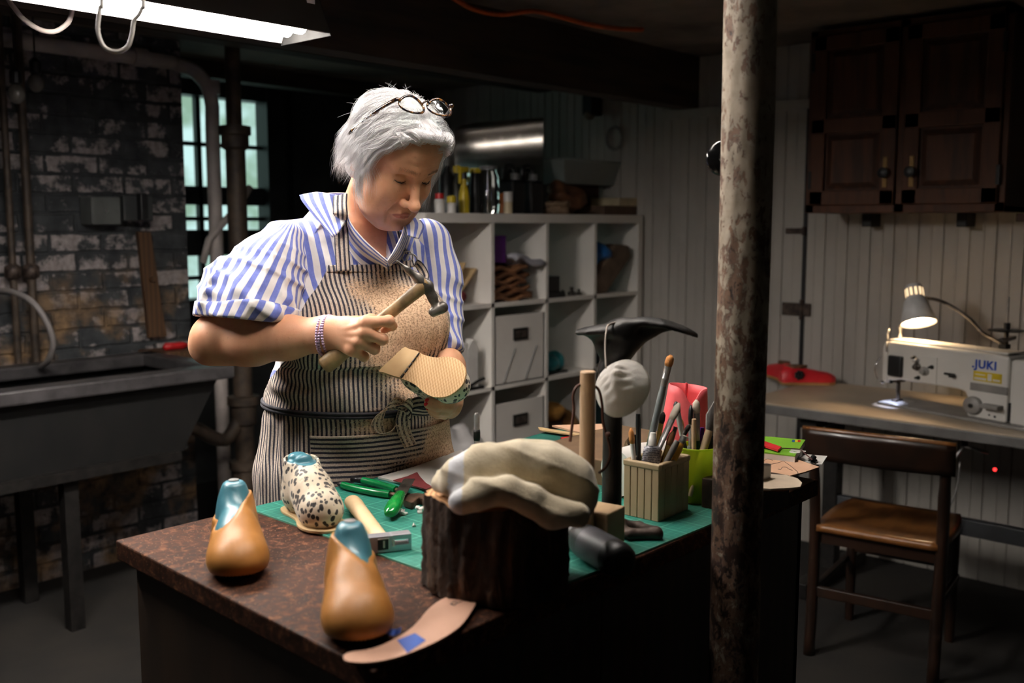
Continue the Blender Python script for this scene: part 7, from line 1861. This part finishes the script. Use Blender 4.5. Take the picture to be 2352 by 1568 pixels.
# ---- bead bracelets
bb = MB(); wa = Q(660, 775, 1.885); wb = WR; ax = (wb-wa)/np.linalg.norm(wb-wa)
e1_ = np.array([0, 0, 1.0]) - ax*ax[2]; e1_ /= np.linalg.norm(e1_); e2_ = np.cross(ax, e1_)
for off_, tl_ in ((-.0065, .05), (-.001, .10), (.0055, .02)):
    for k in range(46):
        a = 2*PI*k/46; p = wb + ax*(off_ + .010*tl_*math.cos(a)*8) + e1_*(.0372*math.cos(a)-.003) + e2_*(.0362*math.sin(a))
        bb.ball(tuple(p), .0029, 8, 6)
pob('bracelet', bb, mat('lilac_pearl_beads', srgb(206, 178, 206), .2, .25, col2=srgb(186, 150, 186)))
# ---- hair ---------------------------------------------------------------------------------------
SKC = np.array([0, -.082, .028]); SKR = np.array([.074, .088, .074])
def sd_hairvol(p):
    h = toH(p); s = np.stack([np.abs(h[:, 0]), h[:, 1], h[:, 2]], 1)
    d = sd_ell(h, SKC + np.array([0, -.006, .002]), (.077, .086, .076))
    d = smin(d, sd_ell(h, (0, -.100, -.030), (.077, .068, .064)), .03)
    d = smin(d, sd_ell(h, (0, -.036, .050), (.064, .050, .060)), .01)
    d = smin(d, sd_chain(s, [(.058, -.046, .060), (.073, -.058, .020), (.076, -.068, -.030)], [.010, .011, .010], .012), .015)
    lim = np.where(h[:, 2] > .055, -.024 + (h[:, 2]-.055)*.75, -.024 - (.055 - h[:, 2])*.55)
    d = smax(d, (h[:, 1] - lim)*.8, .010)
    return smax(d, -.066 - h[:, 2], .012)
Vhr, Fhr = nets(sd_hairvol, fromH((0, -.09, .01)) - .2, fromH((0, -.09, .01)) + .2, .0032)
def hairmat():
    m = NM('silver_hair'); st = m.attr('tone'); v = m.coord()
    n = m.noise(m.coord(scale=(1, 1, .35)), 90, 4, .6, 1.5)
    c = m.ramp(m.math('ADD', m.math('MULTIPLY', st, .75), m.math('MULTIPLY', n, .3)), [(.1, srgb(150, 140, 142)), (.4, srgb(214, 209, 210)), (.75, srgb(246, 244, 245))])
    m.set(col=c, rough=.38, spec=.5); m.bump(n, .5, .002); return m.m
M['hair'] = hairmat()
hair = pfin('hair', Vhr, Fhr, M['hair'], attrs={'tone': np.full(len(Vhr), .28)})  # base under the strands toned darker, painted-in shade for depth
def ellp(th, ph, off):
    R_ = SKR + off
    return SKC + R_*np.array([math.sin(th)*math.sin(ph), math.sin(th)*math.cos(ph), math.cos(th)])
SV, SF, ST = [], [], []
def add_strand(P_, r0_, tone):
    P_ = fromH(np.array(P_)); k = len(P_); t_ = np.gradient(P_, axis=0); t_ /= np.linalg.norm(t_, axis=1)[:, None] + 1e-9
    a = np.cross(t_, [.31, .2, .93]); a /= np.linalg.norm(a, axis=1)[:, None] + 1e-9; b = np.cross(t_, a)
    rr = r0_*np.clip(1.15 - np.linspace(0, 1, k)**3*1.05, .06, 1)[:, None]
    base = sum(len(x) for x in SV) if not SV else add_strand.n
    for j in range(3):
        q = 2*PI*j/3; SV.append(P_ + a*rr*math.cos(q) + b*rr*math.sin(q))
    for i in range(k-1):
        for j in range(3):
            j2 = (j+1) % 3
            SF.append((base + j*k + i, base + j2*k + i, base + j2*k + i+1, base + j*k + i+1))
    ST.append(np.full(3*k, tone)); add_strand.n = base + 3*k
add_strand.n = 0
rg = np.random.default_rng(21)
# locks: each lock is a guide, strands follow it loosely
def lock(guide, n, spread, r=.00045, curl=.0, tone=.6, tw=6.0):
    gd = np.array(bez(guide, 18)); k = len(gd); s = np.linspace(0, 1, k)[:, None]
    for _ in range(n):
        o = rg.normal(size=3)*spread; o2 = rg.normal(size=3)*spread*1.25; ph = rg.uniform(0, 6); am = rg.uniform(.3, 1)*curl
        w = np.stack([np.sin(s[:, 0]*tw + ph), np.cos(s[:, 0]*tw*1.1 + ph), np.sin(s[:, 0]*tw*.8 + ph*2)], 1)*am*s
        pts = gd + o*(1-s)*.8 + o2*s + w
        m_ = max(6, int(k*rg.uniform(.75, 1.0)))
        add_strand(pts[:m_], r*rg.uniform(.7, 1.4), tone + rg.normal()*.16)
def side_pt(sg, lam, y, off):
    k = math.sqrt(max(.16, 1 - ((y - SKC[1])/SKR[1])**2))
    return np.array([sg*(SKR[0]*k + off)*math.sin(lam), y, SKC[2] + (SKR[2]*k + off)*math.cos(lam)])
# hair parted over the crown, falling to both sides past temple, ear and jaw
for k in range(210):
    sg = 1 if rg.uniform() < .56 else -1; s0 = rg.uniform()
    y0 = -.006 - .150*s0; lam0 = rg.uniform(.02, .55); off = rg.uniform(.006, .015); wv = rg.uniform(.004, .012); ph_ = rg.uniform(0, 6)
    yend = y0 - .030*(1-s0) - .004 + rg.normal()*.004; g_ = []
    for u in np.linspace(0, 1, 7):
        lam = lam0 + (1.50 - lam0)*u
        y = y0 + (yend - y0)*u**1.3 + wv*math.sin(ph_ + 5*u)
        arch = (.013 if sg > 0 else .010)*math.sin(PI*min(1, u*1.1))*(1 if s0 < .35 else .7)
        p_ = side_pt(sg, lam, y, off + arch + (.006*u if sg < 0 else .004*u))
        if s0 < .25: p_[1] += (.25 - s0)*.05*math.sin(PI*u)
        g_.append(p_)
    e = g_[-1]; L_ = rg.uniform(.060, .112) if s0 < .5 else rg.uniform(.080, .128)
    fwd = rg.uniform(-.004, .030)*(1 if s0 < .5 else .3); inn = rg.uniform(-.010, .014)
    g_ += [e + np.array([sg*(.004 + wv*math.sin(ph_+6)), fwd*.1 + wv*math.cos(ph_+6), -L_*.35]), e + np.array([sg*(.002 + wv*math.sin(ph_+8) - inn*.4), fwd*.5 + wv*math.cos(ph_+8), -L_*.7]), e + np.array([-sg*inn, fwd + wv*math.cos(ph_+10), -L_])]
    lock(g_, 32, .0036, r=.00028, curl=.005, tone=.74 + .17*rg.normal())
# back of the head
for k in range(80):
    ph = PI + rg.uniform(-1.15, 1.15); th0 = rg.uniform(.12, .7); off = rg.uniform(.006, .016); wv = rg.uniform(-.2, .2); g_ = []
    for u in np.linspace(0, 1, 7): g_.append(ellp(th0 + (1.55-th0)*u, ph + wv*math.sin(4*u+k), off + .012*math.sin(PI*u)))
    e = g_[-1]; L_ = rg.uniform(.08, .125); outw = np.array([math.sin(ph), math.cos(ph), 0])
    g_ += [e + np.array([0, 0, -L_*.5]) + outw*rg.uniform(-.002, .010), e + np.array([0, 0, -L_]) + outw*rg.uniform(-.018, .014)]
    lock(g_, 32, .0034, r=.00028, curl=.004, tone=.68 + .15*rg.normal())
# front roots lifting off the hairline in a soft wave
for k in range(60):
    x0 = rg.uniform(-.050, .050); sg = 1 if x0 + rg.normal()*.01 > .0 else -1
    p0 = np.array([x0, .004 - (x0/.06)**2*.020 - .004, .083 - (x0/.06)**2*.024])
    up_ = rg.uniform(.010, .019)
    g_ = [p0, p0 + np.array([sg*.006, .010, up_*.7]), p0 + np.array([sg*.020, -.004, up_*1.0]), side_pt(sg, .95, -.022 + rg.normal()*.005, .020), side_pt(sg, 1.35, -.038, .020), side_pt(sg, 1.6, -.048, .018) + np.array([0, 0, -.01])]
    lock(g_, 22, .0028, r=.00030, curl=.003, tone=.72)
for k in range(46):
    x0 = rg.uniform(-.040, .030); p0 = np.array([x0, .000 - (x0/.06)**2*.018, .086 - (x0/.06)**2*.022]); lx_ = rg.uniform(-.5, .5)
    g_ = [p0, p0 + np.array([.002, .006, .012]), side_pt(1, x0*12, -.030, .016), side_pt(1, x0*11 + .3*lx_, -.060, .016), side_pt(1, x0*10 + lx_, -.095, .015), side_pt(1, x0*10 + 1.6*lx_, -.13, .014)]
    lock(g_, 18, .0034, r=.00028, curl=.003, tone=.72)
# a few loose locks along temple and cheek
for sg in (1, -1):
    for k in range(16):
        u = rg.uniform()
        g_ = [side_pt(sg, .55, -.022, .020), side_pt(sg, 1.05, -.026 - .01*u, .022), np.array([sg*(.078 + .008*u), -.036 - .016*u, .012]), np.array([sg*(.084 + .004*u), -.040 - .018*u, -.030]), np.array([sg*(.080 - .004*u), -.030 - .016*u, -.066]), np.array([sg*(.072 - .012*u), -.012 - .020*u, -.094 - .014*u])]
        lock(g_, 12, .0030, r=.00028, curl=.007, tone=.7)
for k in range(160):
    ph = rg.uniform(0, 2*PI); th = rg.uniform(.15, 1.75)
    if math.cos(ph) > .55 and th > .7: continue
    p0 = ellp(th, ph, .018); dr = rg.normal(size=3); n_ = (p0 - SKC)/np.linalg.norm(p0-SKC); tg = np.cross(n_, dr); tg /= np.linalg.norm(tg)
    l = rg.uniform(.015, .042)
    add_strand(bez([p0, p0 + n_*l*.25 + tg*l*.5, p0 + n_*l*.42 + tg*l], 8), .00022, .8)
SVa = np.concatenate(SV)
pfin('hair_strands', SVa, SF, M['hair'], hair, attrs={'tone': np.concatenate(ST)})
# ---- reading glasses pushed up on the hair (a thing of its own) -----------------------------------
GC_ = np.array([.007, -.036, .138]); GN = np.array([0, .40, .9165]); GU = np.array([0, .9165, -.40]); GXv = np.array([1.0, 0, 0])
def gl(x, u, n): return Vector(W(fromH(GC_ + GXv*x + GU*u + GN*n)))
t = empty('eyeglasses', gl(0, 0, 0), 0, 'tortoiseshell reading glasses pushed up on the woman\'s hair', 'glasses')
def tort():
    m = NM('tortoiseshell'); n_ = m.noise(m.coord(), 120, 3, .6, 1.0)
    m.set(col=m.ramp(n_, [(.46, srgb(20, 17, 26)), (.60, srgb(96, 62, 30)), (.72, srgb(176, 128, 62))]), rough=.15, coat=.5); return m.m
M['tort'] = tort()
def rim(cx): return [(cx + .0265*math.cos(a)*(1 + .06*math.cos(2*a)), .0205*math.sin(a) * (1.0 if math.sin(a) > 0 else .86) , -.0035*math.cos(a)**2 - .003*abs(math.cos(a))) for a in np.linspace(0, 2*PI, 41)[:-1]]
for cx in (.0335, -.0335):
    r_ = rim(cx)
    fr = ob('rim', MB().tube([gl(*q) for q in r_], .0026, 8, closed=True), [M['tort']], t, smooth=True)
    ob('lens', MB().add([gl(x, u, n_ + .0002) for x, u, n_ in r_] + [gl(cx, 0, .0012)], [(i, (i+1) % 40, 40) for i in range(40)]), M['pane'], fr, smooth=True)
ob('bridge', MB().tube(bez([gl(.0085, -.004, -.001), gl(0, -.0075, .002), gl(-.0085, -.004, -.001)], 8), .0019, 8), M['tort'], t, smooth=True)
for s in (1, -1):
    e = np.array([s*.092, -.118, -.004]) - GC_
    pe = fromH(np.array([s*.091, -.115, .018]))
    p = [gl(s*.0605, -.006, -.002), gl(s*.070, -.008, -.006), Vector(W(fromH(np.array([s*.084, -.080, .088])))), Vector(W(fromH(np.array([s*.095, -.102, .040])))), Vector(W(pe))]
    ob('temple_arm', MB().tube(bez(p, 20), .0038, 8, flat=(1, .6)), [M['tort']], t, smooth=True)
# ---- hammer in her right hand -----------------------------------------------------------------------
WQ = lambda q: Vector(W(q))
t = empty('claw_hammer', WQ(HA), 0, 'old hammer with a worn wooden handle raised in the woman\'s right hand', 'hammer')
hd = (HB - HA); n = len(hd)
ob('handle', MB().tube([WQ(HA + hd*s) for s in (0, .02, .1, .3, .5, .75, .92, 1.02)], [.0125, .0165, .0175, .0140, .0118, .0115, .0128, .0128], 16, flat=(1, .82)), mat('smudged_handle_wood', srgb(162, 132, 90), .5, col2=srgb(98, 78, 52), scale=26, bump=.15, bscale=160), t, smooth=True, sharp=60)
def sd_hh(p):
    d = sd_chain(p, [Q(*x) for x in ((912, 599, 1.848), (935, 618, 1.853), (960, 638, 1.86), (980, 657, 1.864), (994, 684, 1.866), (1001, 708, 1.866))], [.0018, .0048, .0085, .0118, .0085, .0065], .006)
    d = smin(d, sd_cone(p, Q(995, 717, 1.864), Q(1016, 706, 1.868), .0092, .0112), .004)
    return smax(d, -(sd_cone(p, Q(990, 722, 1.864), Q(985, 726, 1.864), .003, .003)), .002)
Vx, Fx = nets(sd_hh, Q(905, 740, 1.86) - np.array([0, .04, .0]), Q(1036, 588, 1.86) + np.array([0, .04, 0]), .002)
finish('hammer_head', W(Vx), Fx, mat('used_hammer_steel', srgb(128, 122, 116), .4, .55, col2=srgb(74, 70, 66), scale=40, bump=.15), t, smooth=True)
# ---- boot held upside down in her left hand ------------------------------------------------------------
hq, tq = Q(906, 829, 1.955), Q(1058, 880, 1.845)
lx = (tq-hq)/np.linalg.norm(tq-hq); wx = np.array([.50, .34, .78]); wx -= lx*(wx@lx); wx /= np.linalg.norm(wx); nx_ = np.cross(lx, wx)
scl = np.linalg.norm(tq-hq)/.177; org = hq + lx*.085*scl
B_ = np.stack([lx, -wx, -nx_], 1)*scl
Wm = np.eye(4); rot3 = np.array([[SY, CY, 0], [-CY, SY, 0], [0, 0, 1]])
def slant(V):
    V = np.array(V, float); V[:, 0] += -V[:, 1]*.42*np.clip((-.02 - V[:, 0])/.05, 0, 1); return V
def btr(V): return W(org + slant(V) @ B_.T)
t = empty('spotted_boot', WQ(org), 0, 'small spotted boot held sole up in the woman\'s left hand', 'boot')
mx4 = np.eye(4); mx4[:3, :3] = rot3 @ B_; mx4[:3, 3] = rot3 @ org - np.array(t.location)
make_boot('boot', t, True, mx4)
OUT2 = [tuple(q[:2]) for q in bez([(-.085, .029, 0), (-.0855, .0, 0), (-.085, -.029, 0), (-.07, -.030, 0), (-.045, -.031, 0), (-.02, -.029, 0), (.008, -.031, 0), (.035, -.040, 0), (.064, -.039, 0), (.086, -.026, 0), (.096, -.004, 0), (.094, .012, 0), (.080, .031, 0), (.055, .041, 0), (.028, .040, 0), (.0, .032, 0), (-.025, .029, 0), (-.05, .030, 0), (-.072, .030, 0)], 114, True)]
sm = MB().prism([(x*1.04, y*1.04) for x, y in OUT2], -.004, .0005)
def solemat():
    m = NM('ribbed_buff_sole'); x, y, z = m.sep(m.coord('Generated'))
    v = m.coord('Generated', scale=(27, 19, 1), rot=(0, 0, .5)); gx, gy, gz = m.sep(v)
    g_ = m.math('MULTIPLY', m.math('SINE', m.math('MULTIPLY', gx, 6.28)), m.math('SINE', m.math('MULTIPLY', gy, 6.28)))
    m.set(col=m.ramp(m.math('MULTIPLY_ADD', g_, .5, .5), [(.3, srgb(196, 152, 102)), (.7, srgb(226, 190, 144))]), rough=.7); m.bump(g_, .4, .001); return m.m
finish('sole', btr(np.array(sm.v)), sm.f, solemat(), t)
hm = MB().prism([(x*1.035, y*1.035) for x, y in OUT2 if x < -.036] , -.0075, -.004)
finish('heel_lift', btr(np.array(hm.v)), hm.f, M['card'], t)
ln = MB()
for k in range(5):
    y0 = -.030 + .0125*k; ln.box(-.0375, -.0362, y0, y0 + .0095, -.0079, -.0040)
finish('heel_stitch', btr(np.array(ln.v)), ln.f, M['black'], t)
